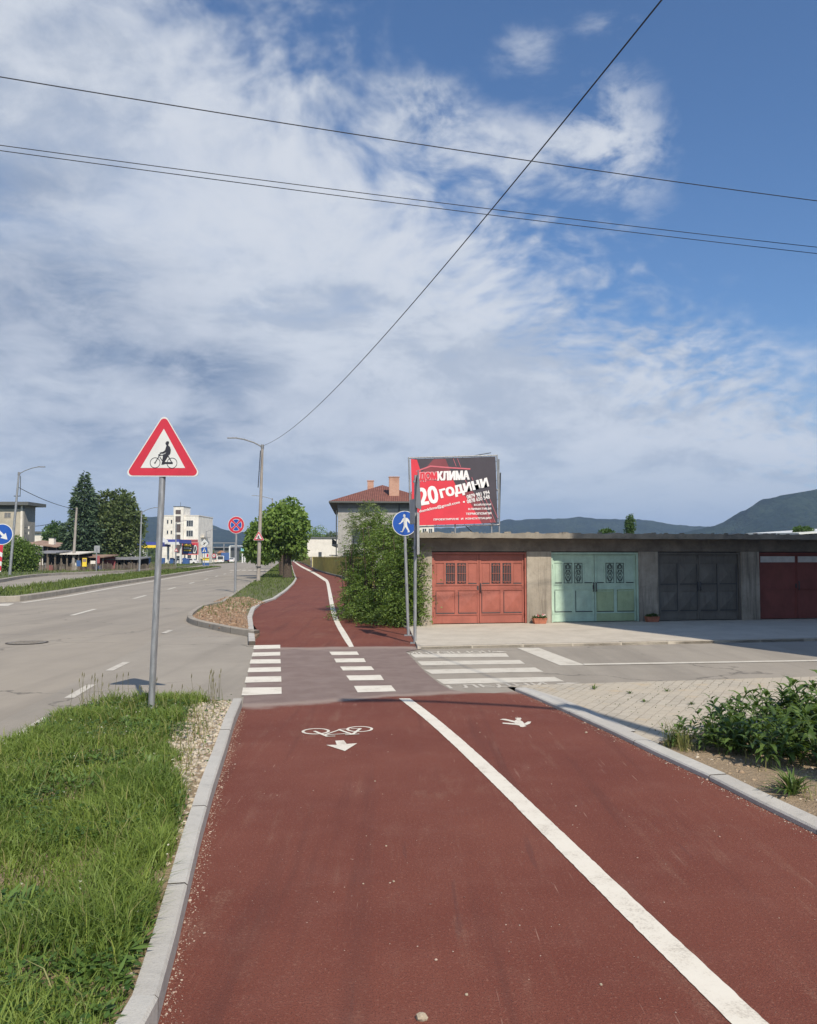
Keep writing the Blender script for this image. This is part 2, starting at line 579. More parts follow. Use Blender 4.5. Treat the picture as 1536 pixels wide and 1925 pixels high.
M_soil_red = mat_soil('brown_soil', (0.21, 0.135, 0.085), (0.30, 0.205, 0.135), (0.25, 0.17, 0.11))
_nb = NB(M_soil_red.node_tree)
_b = M_soil_red.node_tree.nodes['Principled BSDF']
_c = _b.inputs['Base Color'].links[0].from_socket
_p = _nb.pos()
_y = _nb.sep(_p)[1]
_g = _nb.step(_nb.add(_y, _nb.mul(_nb.noise(_p, 0.8, 4), 5.0)), 25.5, 29.5, 0, .85)
_nb.l.new(_nb.mix(_g, _c, (0.085, 0.11, 0.035)), _b.inputs['Base Color'])
M_turf = mat_soil('turf_ground', (0.055, 0.075, 0.022), (0.10, 0.125, 0.04), (0.13, 0.12, 0.055), 0.7)
M_land = mat_soil('land', (0.06, 0.08, 0.03), (0.09, 0.11, 0.045), (0.11, 0.11, 0.06), 0.03)
M_pav = mat_pavers()
M_galv = mat_galv()
M_black = paint('black_vinyl', (0.02, 0.02, 0.028), 0.5, 0.05)
M_white = paint('white_reflective', (0.60, 0.61, 0.59), 0.45, 0.03)
M_redsign = paint('red_reflective', (0.50, 0.028, 0.05), 0.4, 0.05)
M_blue = paint('blue_reflective', (0.012, 0.075, 0.34), 0.4, 0.05)
M_signback = paint('grey_sign_back', (0.32, 0.33, 0.34), 0.5, 0.08, metal=0.3)
M_darkmetal = paint('dark_metal_and_shade_lines', (0.05, 0.055, 0.06), 0.5, 0.1)  # dark metal parts, also the painted shadow lines on the garage doors
M_cable = paint('cable_black', (0.012, 0.014, 0.02), 0.6, 0.0)
M_lampgrey = paint('lamp_grey', (0.20, 0.205, 0.21), 0.5, 0.1)
M_polec = mat_concrete('pole_concrete', (0.27, 0.24, 0.21), (0.36, 0.325, 0.29), (0.17, 0.15, 0.13), vertical=True)
M_bark = paint('bark', (0.075, 0.055, 0.04), 0.95, 0.4, 12.0, bmp=0.8, fine=25)
M_glass = mat_glass('dark_glass')
M_glass2 = mat_glass('grey_glass', (0.10, 0.10, 0.10), 0.3)


# ------------------------------------------------------------------ mesh building
class MB:
    def __init__(s):
        s.v = []
        s.f = []
        s.fm = []
        s.mats = []
        s.smooth = []

    def mi(s, mat):
        if mat not in s.mats:
            s.mats.append(mat)
        return s.mats.index(mat)

    def poly(s, pts, mat, sm=False):
        i = len(s.v)
        s.v += [tuple(p) for p in pts]
        s.f.append(tuple(range(i, i + len(pts))))
        s.fm.append(s.mi(mat))
        s.smooth.append(sm)

    def add(s, vs, fs, mat, sm=False):
        i = len(s.v)
        s.v += [tuple(p) for p in vs]
        k = s.mi(mat)
        for f in fs:
            s.f.append(tuple(i + j for j in f))
            s.fm.append(k)
            s.smooth.append(sm)

    def box(s, x0, x1, y0, y1, z0, z1, mat, T=None):
        vs = [Vector((x, y, z)) for z in (z0, z1) for y in (y0, y1) for x in (x0, x1)]
        if T is not None:
            vs = [T @ v for v in vs]
        s.add(vs, [(0, 2, 3, 1), (4, 5, 7, 6), (0, 1, 5, 4), (2, 6, 7, 3), (0, 4, 6, 2), (1, 3, 7, 5)], mat)

    def prism(s, pts, d, mat, mside=None):
        """polygon (3D points) extruded by vector d"""
        d = Vector(d)
        pts = [Vector(p) for p in pts]
        n = len(pts)
        top = [p + d for p in pts]
        s.poly(top, mat)
        s.poly(pts[::-1], mside or mat)
        for i in range(n):
            j = (i + 1) % n
            s.poly([pts[i], pts[j], top[j], top[i]], mside or mat)

    def tube(s, pts, r, mat, n=8, caps=True):
        pts = [Vector(p) for p in pts]
        rs = r if isinstance(r, (list, tuple)) else [r] * len(pts)
        rings = []
        prev = None
        for i, p in enumerate(pts):
            a = pts[max(0, i - 1)]
            b = pts[min(len(pts) - 1, i + 1)]
            t = (b - a).normalized()
            ref = Vector((0, 0, 1)) if abs(t.z) < 0.95 else Vector((1, 0, 0))
            u = t.cross(ref).normalized()
            if prev is not None and u.dot(prev) < 0:
                u = -u
            prev = u
            w = t.cross(u).normalized()
            rings.append([p + u * (rs[i] * math.cos(k * 2 * math.pi / n)) + w * (rs[i] * math.sin(k * 2 * math.pi / n)) for k in range(n)])
        vs = [q for rg in rings for q in rg]
        fs = []
        for i in range(len(rings) - 1):
            for k in range(n):
                k2 = (k + 1) % n
                fs.append((i * n + k, i * n + k2, (i + 1) * n + k2, (i + 1) * n + k))
        s.add(vs, fs, mat, True)
        if caps:
            s.poly(rings[0], mat)
            s.poly(rings[-1], mat)

    def text(s, txt, T, w, h, mat, bold=0.0, shear=0.0, fat=0.0):
        vs, fs = text_geo(txt, bold)
        x0 = min(v[0] for v in vs); x1 = max(v[0] for v in vs)
        z0 = min(v[1] for v in vs); z1 = max(v[1] for v in vs)
        out = []
        passes = [(0, 0)] if not fat else [(dx_, dz_) for dx_ in (-fat, 0, fat) for dz_ in (-fat * .45, fat * .45)]
        for i, (ox, oz) in enumerate(passes):
            out = []
            for v in vs:
                a = (v[0] - x0) / (x1 - x0) * w + ox * h
                b = (v[1] - z0) / (z1 - z0) * h + oz * h
                out.append(T @ Vector((a + shear * b, -i * 0.0006, b)))
            s.add(out, fs, mat)

    def build(s, name, parent=None, bevel=0.0):
        me = bpy.data.meshes.new(name)
        org = Vector(parent['_org']) if parent is not None else Vector((0, 0, 0))
        if parent is None and s.v:
            xs = [v[0] for v in s.v]; ys = [v[1] for v in s.v]; zs = [v[2] for v in s.v]
        me.from_pydata([tuple(Vector(v) - org) for v in s.v], [], s.f)
        for m in s.mats:
            me.materials.append(m)
        me.polygons.foreach_set('material_index', s.fm)
        me.polygons.foreach_set('use_smooth', s.smooth)
        me.update()
        o = bpy.data.objects.new(name, me)
        COL.objects.link(o)
        if parent is not None:
            o.parent = parent
        o['_org'] = tuple(org)
        if bevel:
            md = o.modifiers.new('bevel', 'BEVEL')
            md.width = bevel
            md.segments = 2
            md.limit_method = 'ANGLE'
        return o


_tc = {}


def text_geo(txt, bold):
    k = (txt, bold)
    if k not in _tc:
        cu = bpy.data.curves.new('t', 'FONT')
        cu.body = txt
        cu.size = 1.0
        cu.offset = bold
        cu.resolution_u = 3
        ob = bpy.data.objects.new('t', cu)
        COL.objects.link(ob)
        bpy.context.view_layer.update()
        dg = bpy.context.evaluated_depsgraph_get()
        me = bpy.data.meshes.new_from_object(ob.evaluated_get(dg))
        vs = [tuple(v.co) for v in me.vertices]
        fs = [tuple(p.vertices) for p in me.polygons]
        bpy.data.objects.remove(ob)
        bpy.data.curves.remove(cu)
        bpy.data.meshes.remove(me)
        _tc[k] = (vs, fs)
    return _tc[k]


def thing(name, label, cat, loc, group=None):
    o = bpy.data.objects.new(name, None)
    o.empty_display_size = 0.2
    COL.objects.link(o)
    o.location = loc
    o['_org'] = tuple(loc)
    o['label'] = label
    o['category'] = cat
    if group:
        o['group'] = group
    return o


def tag(o, label, cat, group=None, kind=None):
    o['label'] = label
    o['category'] = cat
    if group:
        o['group'] = group
    if kind:
        o['kind'] = kind
    return o


def struct(o):
    o['kind'] = 'structure'
    return o


def np_mesh(name, V_, Q, T_, mat, tint=None, parent=None, org=(0, 0, 0)):
    """V (n,3), Q (q,4), T (t,3); tint per vertex (n,2)"""
    me = bpy.data.meshes.new(name)
    V_ = np.asarray(V_, dtype=np.float32) - np.asarray(org, dtype=np.float32)
    nq = len(Q); nt = len(T_)
    me.vertices.add(len(V_))
    me.vertices.foreach_set('co', V_.ravel())
    loops = np.concatenate([np.asarray(Q, dtype=np.int32).ravel(), np.asarray(T_, dtype=np.int32).ravel()]) if nt else np.asarray(Q, dtype=np.int32).ravel()
    me.loops.add(len(loops))
    me.loops.foreach_set('vertex_index', loops.astype(np.int32))
    me.polygons.add(nq + nt)
    starts = np.concatenate([np.arange(nq) * 4, nq * 4 + np.arange(nt) * 3]).astype(np.int32)
    me.polygons.foreach_set('loop_start', starts)
    me.update(calc_edges=True)
    if tint is not None:
        at = me.attributes.new('tint', 'FLOAT_COLOR', 'POINT')
        c = np.zeros((len(V_), 4), dtype=np.float32)
        c[:, :2] = tint
        c[:, 3] = 1
        at.data.foreach_set('color', c.ravel())
    me.materials.append(mat)
    o = bpy.data.objects.new(name, me)
    COL.objects.link(o)
    if parent is not None:
        o.parent = parent
        o['_org'] = parent['_org']
    return o


def in_poly(x, y, poly):
    poly = [(p[0], p[1]) for p in poly]
    r = np.zeros(len(x), dtype=bool)
    n = len(poly)
    for i in range(n):
        x1, y1 = poly[i]
        x2, y2 = poly[(i + 1) % n]
        c = ((y1 > y) != (y2 > y)) & (x < (x2 - x1) * (y - y1) / (y2 - y1 + 1e-12) + x1)
        r ^= c
    return r


def scatter(poly, n, power=None):
    xs = [p[0] for p in poly]; ys = [p[1] for p in poly]
    x = rng.uniform(min(xs), max(xs), n)
    y = rng.uniform(min(ys), max(ys), n)
    k = in_poly(x, y, poly)
    return x[k], y[k]


def vnoise(x, y, s, seed=0):
    """cheap smooth value noise"""
    x = np.asarray(x) * s + seed * 17.3; y = np.asarray(y) * s + seed * 5.1
    xi = np.floor(x); yi = np.floor(y)
    fx = x - xi; fy = y - yi
    fx = fx * fx * (3 - 2 * fx); fy = fy * fy * (3 - 2 * fy)

    def h(a, b):
        q = np.sin(a * 127.1 + b * 311.7 + seed) * 43758.5453
        return q - np.floor(q)
    return (h(xi, yi) * (1 - fx) + h(xi + 1, yi) * fx) * (1 - fy) + (h(xi, yi + 1) * (1 - fx) + h(xi + 1, yi + 1) * fx) * fy


def blades(name, x, y, z, hgt, wid, mat, lean=0.5, parent=None, tint0=None):
    n = len(x)
    a = rng.uniform(0, 2 * np.pi, n)
    la = rng.uniform(0, 2 * np.pi, n)
    ll = rng.uniform(0.1, 1.0, n) * lean * hgt
    wx = np.cos(a) * wid * 0.5; wy = np.sin(a) * wid * 0.5
    lx = np.cos(la) * ll; ly = np.sin(la) * ll
    V_ = np.zeros((n, 5, 3), dtype=np.float32)
    V_[:, 0] = np.stack([x - wx, y - wy, z], 1)
    V_[:, 1] = np.stack([x + wx, y + wy, z], 1)
    V_[:, 2] = np.stack([x + wx * .8 + lx * .35, y + wy * .8 + ly * .35, z + hgt * .6], 1)
    V_[:, 3] = np.stack([x - wx * .8 + lx * .35, y - wy * .8 + ly * .35, z + hgt * .6], 1)
    V_[:, 4] = np.stack([x + lx, y + ly, z + hgt * (1 - 0.25 * (ll / (hgt + 1e-6)))], 1)
    b = np.arange(n)[:, None] * 5
    Q = b + np.array([0, 1, 2, 3])
    T_ = b + np.array([3, 2, 4])
    t = np.zeros((n, 5, 2), dtype=np.float32)
    if tint0 is None:
        tint0 = rng.random(n)
    t[:, :, 0] = np.clip(tint0 + rng.normal(0, 0.18, n), 0, 1)[:, None]
    t[:, :, 1] = (rng.random(n) < 0.12)[:, None] * rng.random(n)[:, None]
    return np_mesh(name, V_.reshape(-1, 3), Q, T_, mat, t.reshape(-1, 2), parent, org=parent['_org'] if parent is not None else (0, 0, 0))


def leaves(name, C, D, L, Wd, mat, tint, parent=None, curl=0.15, up=None):
    """leaf rhombi: centre-base C (n,3), direction D (n,3), length L, width Wd"""
    n = len(C)
    D = D / (np.linalg.norm(D, axis=1, keepdims=True) + 1e-9)
    R = rng.normal(size=(n, 3)) if up is None else up + rng.normal(size=(n, 3)) * 0.35
    S = np.cross(D, R)
    S /= (np.linalg.norm(S, axis=1, keepdims=True) + 1e-9)
    N = np.cross(S, D)
    L = np.asarray(L).reshape(-1, 1) * np.ones((n, 1)); Wd = np.asarray(Wd).reshape(-1, 1) * np.ones((n, 1))
    V_ = np.zeros((n, 4, 3), dtype=np.float32)
    V_[:, 0] = C
    V_[:, 1] = C + D * L * .45 + S * Wd * .5 - N * L * curl * .3
    V_[:, 2] = C + D * L - N * L * curl
    V_[:, 3] = C + D * L * .45 - S * Wd * .5 - N * L * curl * .3
    b = np.arange(n)[:, None] * 4
    Q = b + np.array([0, 1, 2, 3])
    t = np.zeros((n, 4, 2), dtype=np.float32)
    t[:, :, 0] = np.clip(tint, 0, 1)[:, None]
    t[:, :, 1] = ((rng.random(n) < 0.15) * rng.random(n))[:, None]
    return np_mesh(name, V_.reshape(-1, 3), Q, np.zeros((0, 3), dtype=int), mat, t.reshape(-1, 2), parent, org=parent['_org'] if parent is not None else (0, 0, 0))


# ------------------------------------------------------------------ ground sheets
def sheet(name, pts, z, mat, thick=0.0):
    mb = MB()
    if thick:
        mb.prism([(p[0], p[1], z - thick) for p in pts], (0, 0, thick), mat)
    else:
        mb.poly([(p[0], p[1], z) for p in pts], mat)
    o = mb.build(name)
    bm = bmesh.new(); bm.from_mesh(o.data)
    bmesh.ops.recalc_face_normals(bm, faces=bm.faces)
    if not thick:
        for f in bm.faces:
            if f.normal.z < 0:
                f.normal_flip()
    bm.to_mesh(o.data); bm.free()
    return struct(o)


sheet('ground', [(-7000, -7000), (7000, -7000), (7000, 7000), (-7000, 7000)], -0.06, M_land)

RD = Vector((-0.148, 0.989, 0)).normalized()          # heading of the main road
RN = Vector((RD.y, -RD.x, 0))                          # to its right


def rp(t, off, base=G(348, 1168)):
    """t metres along the main road, off metres right of the near island kerb nose"""
    return base + RD * t + RN * off


# main carriageway: from far behind to the far town
med0 = G(0, 1128)
far_kerb = [G(0, 1097), G(60, 1085.5), G(150, 1080), G(230, 1076), G(290, 1073.2)]
sheet('road', [rp(-60, 1.35), rp(1000, 0.6), rp(1000, -25), rp(-60, -25)], -0.016, M_asph)

# side street and driveway apron
gbase0 = G(815, 1178)
gbase1 = G(1536, 1166.5)
E1 = (gbase1 - gbase0); E1.z = 0; E1.normalize()
E2 = Vector((-E1.y, E1.x, 0))
K0 = G(800, 1219.5)           # street kerb on the garage side
S0 = G(1062, 1287.5)          # paver edge on the near side


def gl(base, t, off=0.0, z=0.0):
    p = base + E1 * t + E2 * off
    return Vector((p.x, p.y, z))


sheet('side_street', [gl(K0, 45), gl(K0, -0.3), G(700, 1213), G(480, 1200), G(450, 1192), G(345, 1172), rp(-14, -0.3), rp(-17, 1.4), G(455, 1345), G(600, 1335), G(975, 1304), gl(S0, -0.8, -0.9), gl(S0, -0.8), gl(S0, 45)], -0.010, M_street)
sheet('forecourt', [gl(K0, -0.15), gl(K0, 45), gl(gbase0, 46, 0.5), gl(gbase0, -0.75, 0.5), G(770, 1185)], 0.045, M_forecourt, 0.09)

pathL = [Vector((-0.86, -6, 0)), Vector((-0.88, 1.5, 0))] + [G(*p) for p in
         [(297, 1925), (330, 1796), (352, 1700), (375, 1597), (400, 1503), (425, 1422), (440, 1368), (455, 1330),
          (466, 1270), (480, 1212), (478, 1190), (474, 1163), (479, 1147), (492, 1136), (518, 1127), (540, 1111), (553, 1098), (558, 1089), (553, 1077), (549, 1063), (548, 1055.5)]]
pathR = [G(*p) for p in [(558.5, 1055.5), (600, 1067), (652, 1091), (700, 1118), (760, 1150), (795, 1182), (797, 1219), (763, 1225), (772, 1234), (785, 1248), (800, 1264),
                         (825, 1284), (846, 1296), (880, 1302), (930, 1303), (968, 1299), (1010, 1316), (1070, 1343), (1150, 1380), (1238, 1423), (1333, 1467), (1426, 1515), (1536, 1569)]]
pathR += [Vector((2.70, 4.0, 0)), Vector((2.78, 2.5, 0)), Vector((2.8, -6, 0))]
sheet('cycle_path', pathL + pathR, 0.0, M_red)

# verge beside the near kerb, island, median, far verge, pavers, planting bed


def offset_line(pts, d):
    out = []
    for i, p in enumerate(pts):
        a = pts[max(0, i - 1)]; b = pts[min(len(pts) - 1, i + 1)]
        t = Vector((b.x - a.x, b.y - a.y, 0)).normalized()
        out.append(Vector((p.x - t.y * d, p.y + t.x * d, p.z)))
    return out


def resample(pts, step):
    out = [pts[0].copy()]
    acc = 0
    for i in range(len(pts) - 1):
        a, b = pts[i], pts[i + 1]
        L = (b - a).length
        n = max(1, int(round(L / step)))
        for k in range(1, n + 1):
            out.append(a.lerp(b, k / n))
    return out


def smooth_line(pts, it=2):
    for _ in range(it):
        q = [pts[0]]
        for i in range(len(pts) - 1):
            a, b = pts[i], pts[i + 1]
            q += [a.lerp(b, .25), a.lerp(b, .75)]
        q.append(pts[-1])
        pts = q
    return pts


def kerb(name, line, width, z0, z1, mat, seg=1.0, gap=0.006, step=0.5, jitter=0.003):
    """kerb stones laid along `line` (the exposed face), body to its left (width>0) or right"""
    line = [Vector((p.x, p.y, 0)) for p in line]
    pts = resample(line, step)
    mb = MB()
    acc = 0.0
    cur = [pts[0]]
    mats_ = mat if isinstance(mat, list) else [mat]
    for i in range(1, len(pts)):
        acc += (pts[i] - pts[i - 1]).length
        cur.append(pts[i])
        if acc >= seg or i == len(pts) - 1:
            off = offset_line(cur, width)
            a = cur; b = off
            t0 = (a[1] - a[0]).normalized() * gap; t1 = (a[-1] - a[-2]).normalized() * gap
            a = [a[0] + t0] + a[1:-1] + [a[-1] - t1]
            b = [b[0] + t0] + b[1:-1] + [b[-1] - t1]
            dz = random.uniform(-jitter, jitter)
            mat = random.choice(mats_)
            ch = 0.012 if abs(width) < 0.3 else 0.02
            a2 = [p.lerp(q, ch / abs(width)) for p, q in zip(a, b)]
            n = len(a)
            prof = [[Vector((p.x, p.y, z0)) for p in a], [Vector((p.x, p.y, z1 - ch + dz)) for p in a], [Vector((p.x, p.y, z1 + dz)) for p in a2],
                    [Vector((p.x, p.y, z1 + dz)) for p in b], [Vector((p.x, p.y, z0)) for p in b]]
            for r in range(4):
                for k in range(n - 1):
                    mb.poly([prof[r][k], prof[r][k + 1], prof[r + 1][k + 1], prof[r + 1][k]], mat)
            mb.poly([prof[r][0] for r in range(5)], M_joint)
            mb.poly([prof[r][-1] for r in range(5)], M_joint)
            cur = [pts[i]]
            acc = 0.0
    o = mb.build(name)
    bm = bmesh.new(); bm.from_mesh(o.data)
    bmesh.ops.remove_doubles(bm, verts=bm.verts, dist=0.0005)
    bmesh.ops.recalc_face_normals(bm, faces=bm.faces)
    bm.to_mesh(o.data); bm.free()
    return struct(o)


nearL = pathL[:10]
kerb('kerb', nearL, 0.095, -0.05, 0.105, KB, 1.0, 0.004, jitter=.003)
# right kerb of the path
kr = pathR[15:][::-1]
kr = [p.copy() for p in kr]
kerb('kerb', kr, -0.15, -0.05, 0.04, KB, 1.0, 0.004, jitter=.003)
# island kerb: path side (flat white edging) and road side
islR = pathL[11:]
kerb('kerb', islR[:-1], 0.13, -0.05, 0.07, M_kerb, 1.0)
nose = smooth_line([G(478, 1197), G(440, 1192), G(395, 1182), G(358, 1173), G(349, 1165), G(362, 1153), G(378, 1144), rp(7.5, 0.25)], 2)
isl_road = nose + [rp(60, 0.45), rp(130, 0.5), rp(330, 0.6)]
kerb('kerb', isl_road[:len(nose)], -0.14, -0.05, 0.13, M_kerb_old, 1.0, 0.01)
kerb('kerb', [isl_road[len(nose) - 1]] + isl_road[len(nose):], -0.14, -0.05, 0.085, M_kerb_old, 4.0, 0.01, step=2.0)

isl_poly = [Vector((p.x, p.y, 0)) for p in offset_line(nose, -0.13)] + [rp(60, 0.6), rp(130, 0.65), rp(330, 0.8)] + [Vector((p.x, p.y, 0)) for p in offset_line(islR, 0.12)][::-1][1:]
sheet('island_ground', isl_poly, 0.062, M_soil_red, 0.1)

verge_poly = [p for p in offset_line(nearL, 0.09)] + [G(420, 1327), G(330, 1326), G(250, 1333), G(180, 1338), G(110, 1362), G(40, 1408), G(0, 1440), Vector((-3.3, 4.5, 0)), Vector((-3.1, -6, 0))]
sheet('verge_ground', verge_poly, 0.07, M_soil, 0.1)

# median island
medN = [rp(0, 0)] * 0 + [G(-300, 1134), G(-60, 1131.5), G(30, 1130.5), G(60, 1127), G(120, 1117.5), G(200, 1103), G(280, 1090.5), G(340, 1080.5), G(400, 1070.5), G(416, 1067.8)]
medF = [G(416, 1066.8), G(400, 1066.8), G(300, 1074.3), G(200, 1084.5), G(100, 1099), G(0, 1111), G(-300, 1119)]
kerb('kerb', smooth_line(medN, 1), 0.35, -0.05, 0.2, M_kerb_old, 3.0, 0.01, step=1.5)
kerb('kerb', medF, 0.2, -0.05, 0.12, M_kerb_old, 4.0, 0.01, step=2)
med_poly = offset_line(smooth_line(medN, 1), 0.3) + offset_line(medF, 0.15)
sheet('median_ground', med_poly, 0.115, M_turf, 0.15)

fk = [G(-250, 1112), G(-40, 1099)] + [G(0, 1095.5), G(35, 1088.5), G(60, 1085), G(100, 1081.5), G(160, 1079), G(230, 1076), G(262, 1074), G(285, 1071.5)]
kerb('kerb', smooth_line(fk, 1), 0.3, -0.05, 0.22, M_kerb_old, 4.0, 0.01, step=2)
fpoly = offset_line(smooth_line(fk, 1), 0.25) + [G(330, 1068.5), G(380, 1062), G(480, 1054.5), G(440, 1053.5), Vector((-400, 500, 0)), Vector((-400, 40, 0))]
sheet('far_verge_ground', fpoly, 0.12, M_turf, 0.15)

# pavers + planting bed on the right
krout = offset_line(kr, -0.15)
pavers = [p for p in krout if p.y > 6.9][::-1]
bed_edge = [Vector((2.28, 7.55, 0)), Vector((2.75, 7.9, 0)), Vector((3.5, 8.35, 0)), Vector((4.6, 8.9, 0)), Vector((7, 9.6, 0)), Vector((12, 10.5, 0))]
pav_pts = [gl(S0, -0.75), ] + [p for p in krout if p.y > 7.6][::-1]
pav_pts = [gl(S0, 45)] + [gl(S0, -0.78)] + [p for p in krout[::-1] if p.y > 7.3] + bed_edge + [Vector((46, 15, 0))]
sheet('paving', pav_pts, 0.012, M_pav)
bed = [Vector((p.x, p.y, 0)) for p in bed_edge] + [Vector((12, -6, 0)), Vector((2.95, -6, 0))] + [p for p in krout if p.y < 7.5]
sheet('planting_bed', bed, 0.03, M_soil, 0.08)
# cement haunching between the kerb and the pavers
sheet('kerb_haunch', [p for p in krout[::-1] if 7.2 < p.y < 10.6] + [q + Vector((0.12 + 0.05 * math.sin(q.y * 7), 0, 0)) for q in krout if 7.2 < q.y < 10.6], 0.022, M_kerb)
# street kerb in front of the garages
kerb('kerb', [gl(K0, -0.1), gl(K0, 45)], 0.13, -0.05, 0.048, M_kerb_old, 1.0, 0.012)


# ------------------------------------------------------------------ road markings
def pxpoly(name, polys, z, mat, kind='structure', label=None, cat=None):
    mb = MB()
    for pl in polys:
        q = [G(*p) for p in pl]
        ar = sum(q[i].x * q[(i + 1) % len(q)].y - q[(i + 1) % len(q)].x * q[i].y for i in range(len(q)))
        if ar < 0:
            q = q[::-1]
        mb.poly([(p.x, p.y, z) for p in q], mat)
    o = mb.build(name)
    if kind:
        o['kind'] = kind
    return o


def zz7(p): return (300 + p[0] / 3.072, 1080 + p[1] / 3.072)
def z3(p): return (700 + p[0] / 2.048, 1300 + p[1] / 2.048)
def z1(p): return (400 + p[0] / 4.813, 800 + p[1] / 4.813)


def band(name, Lp, Rp, z, mat):
    mb = MB()
    a = smooth_line([G(*p) for p in Lp], 2); b = smooth_line([G(*p) for p in Rp], 2)
    aa, bb_ = [], []
    for i in range(len(a) - 1):
        m_ = max(1, min(24, int((a[i + 1] - a[i]).length / .05)))
        for k in range(m_):
            e = .002
            q1 = a[i].lerp(a[i + 1], k / m_); q2 = b[i].lerp(b[i + 1], k / m_)
            q1.x += random.gauss(0, e); q2.x += random.gauss(0, e)
            aa.append(q1); bb_.append(q2)
    a = aa + [a[-1]]; b = bb_ + [b[-1]]
    for i in range(len(a) - 1):
        mb.poly([(a[i].x, a[i].y, z), (b[i].x, b[i].y, z), (b[i + 1].x, b[i + 1].y, z), (a[i + 1].x, a[i + 1].y, z)], mat)
    return struct(mb.build(name))


nl = [(108, 30), (175, 84), (300, 190), (470, 352), (640, 524), (800, 690), (950, 845), (1120, 1010), (1390, 1275)]
nr = [(140, 25), (215, 82), (345, 190), (520, 352), (693, 510), (860, 668), (1010, 815), (1195, 990), (1515, 1275)]
_c = [(G(*z3(a)) + G(*z3(b))) / 2 for a, b in zip(nl, nr)]
_cf = np.polyfit([q.y for q in _c], [q.x for q in _c], 3)
_y0, _y1 = 1.9, _c[0].y
mb = MB()
_ys = np.linspace(_y1, _y0, 220)
_l = []; _r = []
for q in _ys:
    cx = float(np.polyval(_cf, q)); sl_q = float(np.polyval(np.polyder(_cf), q))
    hw = .066 * math.sqrt(1 + sl_q * sl_q)
    _l.append((cx - hw + random.gauss(0, .0013), float(q), .004)); _r.append((cx + hw + random.gauss(0, .0013), float(q), .004))
for i in range(len(_ys) - 1):
    mb.poly([_l[i], _l[i + 1], _r[i + 1], _r[i]], M_paint)
struct(mb.build('lane_line'))
fl = [(1095, 420), (1060, 370), (1005, 270), (985, 190), (972, 100), (962, 42)]
fr = [(1123, 418), (1088, 352), (1034, 270), (1010, 190), (992, 100), (977, 36)]
far_l = [z1((1000, 1400)), z1((900, 1332)), z1((790, 1278)), z1((745, 1243)), z1((722, 1224))]
far_r = [z1((1018, 1382)), z1((920, 1325)), z1((812, 1274)), z1((760, 1241)), z1((734, 1222))]
band('lane_line', [zz7(p) for p in fl] + far_l, [zz7(p) for p in fr] + far_r, 0.004, M_paint)

lb = [[(545, 410), (697, 407), (697, 428), (541, 432)], [(538, 452), (697, 448), (697, 469), (531, 474)], [(527, 492), (698, 490), (700, 514), (520, 516)],
      [(515, 540), (700, 536), (701, 561), (508, 566)], [(500, 592), (702, 589), (704, 620), (492, 626)], [(482, 655), (704, 652), (705, 690), (473, 700)]]
rb = [[(980, 447), (1140, 446), (1152, 465), (995, 467)], [(1008, 487), (1180, 485), (1192, 507), (1020, 509)], [(1042, 533), (1222, 531), (1240, 553), (1060, 556)],
      [(1078, 585), (1276, 581), (1296, 611), (1098, 613)], [(1122, 645), (1338, 642), (1366, 676), (1144, 682)]]
for q in lb + rb:
    pxpoly('crossing_block', [[zz7(p) for p in q]], 0.004, M_paint)
zb = [[(771, 1229), (951, 1227), (957, 1234), (781, 1235.5)], [(785, 1242.5), (977, 1240), (987, 1247), (793, 1250)],
      [(797, 1258), (1006, 1254), (1022, 1262), (812, 1266)], [(820, 1276), (1042, 1271.5), (1061, 1280), (834, 1285)]]
for q in zb:
    pxpoly('zebra_stripe', [q], -0.006, M_paint_worn)
pxpoly('stop_line', [[(972, 1217.5), (1013, 1217.3), (1100, 1249.5), (1053, 1250)]], -0.006, M_paint_worn)
pxpoly('centre_line', [[(1096, 1247.3), (1536, 1240.2), (1536, 1242.6), (1100, 1250)]], -0.0055 + 0.0035, M_paint_worn)
pxpoly('centre_line', [[(1536, 1240.2), (2400, 1227), (2400, 1229), (1536, 1242.6)]], -0.0055 + 0.0035, M_paint_worn)

# words in front of the zebra
mb = MB()
T = Matrix.Translation(gl(G(848, 1294.5), 0, 0, -0.006)) @ Matrix(((E1.x, 0, E2.x, 0), (E1.y, 0, E2.y, 0), (0, 1, 0, 0), (0, 0, 0, 1)))
mb.text('ГЛЕДНИ', T, 1.38, 0.34, M_paint_vworn, 0.02)
a0 = G(1052, 1286.5)
ar = [(0, .06), (0.16, .06), (0.16, .02), (.33, .1), (.16, .18), (.16, .14), (0, .14)]
mb.poly([(a0 + E1 * a + E2 * b)[:2] + (-0.006,) for a, b in ar], M_paint_vworn)
struct(mb.build('road_lettering'))
mb = MB()
b0 = G(918, 1221.6)
T = Matrix.Translation(Vector((b0.x, b0.y, -0.006))) @ Matrix(((-E1.x, 0, -E2.x, 0), (-E1.y, 0, -E2.y, 0), (0, 1, 0, 0), (0, 0, 0, 1)))
mb.text('ПОГЛЕДНИ', T, 1.55, 0.38, M_paint_worn, 0.02)
a0 = G(922, 1226)
mb.poly([(a0 + E1 * a * 1.1 + E2 * b * 1.1)[:2] + (-0.006,) for a, b in ar], M_paint_worn)
struct(mb.build('road_lettering'))


def zb5(p): return (550 + p[0] / 9.035, 1350 + p[1] / 9.035)


def gstroke(mb, pts, w, z, mat):
    q = [G(*zb5(p)) for p in pts]
    for i in range(len(q) - 1):
        a, b = q[i], q[i + 1]
        t = (b - a).normalized()
        n = Vector((-t.y, t.x, 0)) * w * 0.5
        e = t * w * 0.3
        mb.poly([(v.x, v.y, z + i * 0.0004) for v in (a - n - e, b - n + e, b + n + e, a + n - e)], mat)


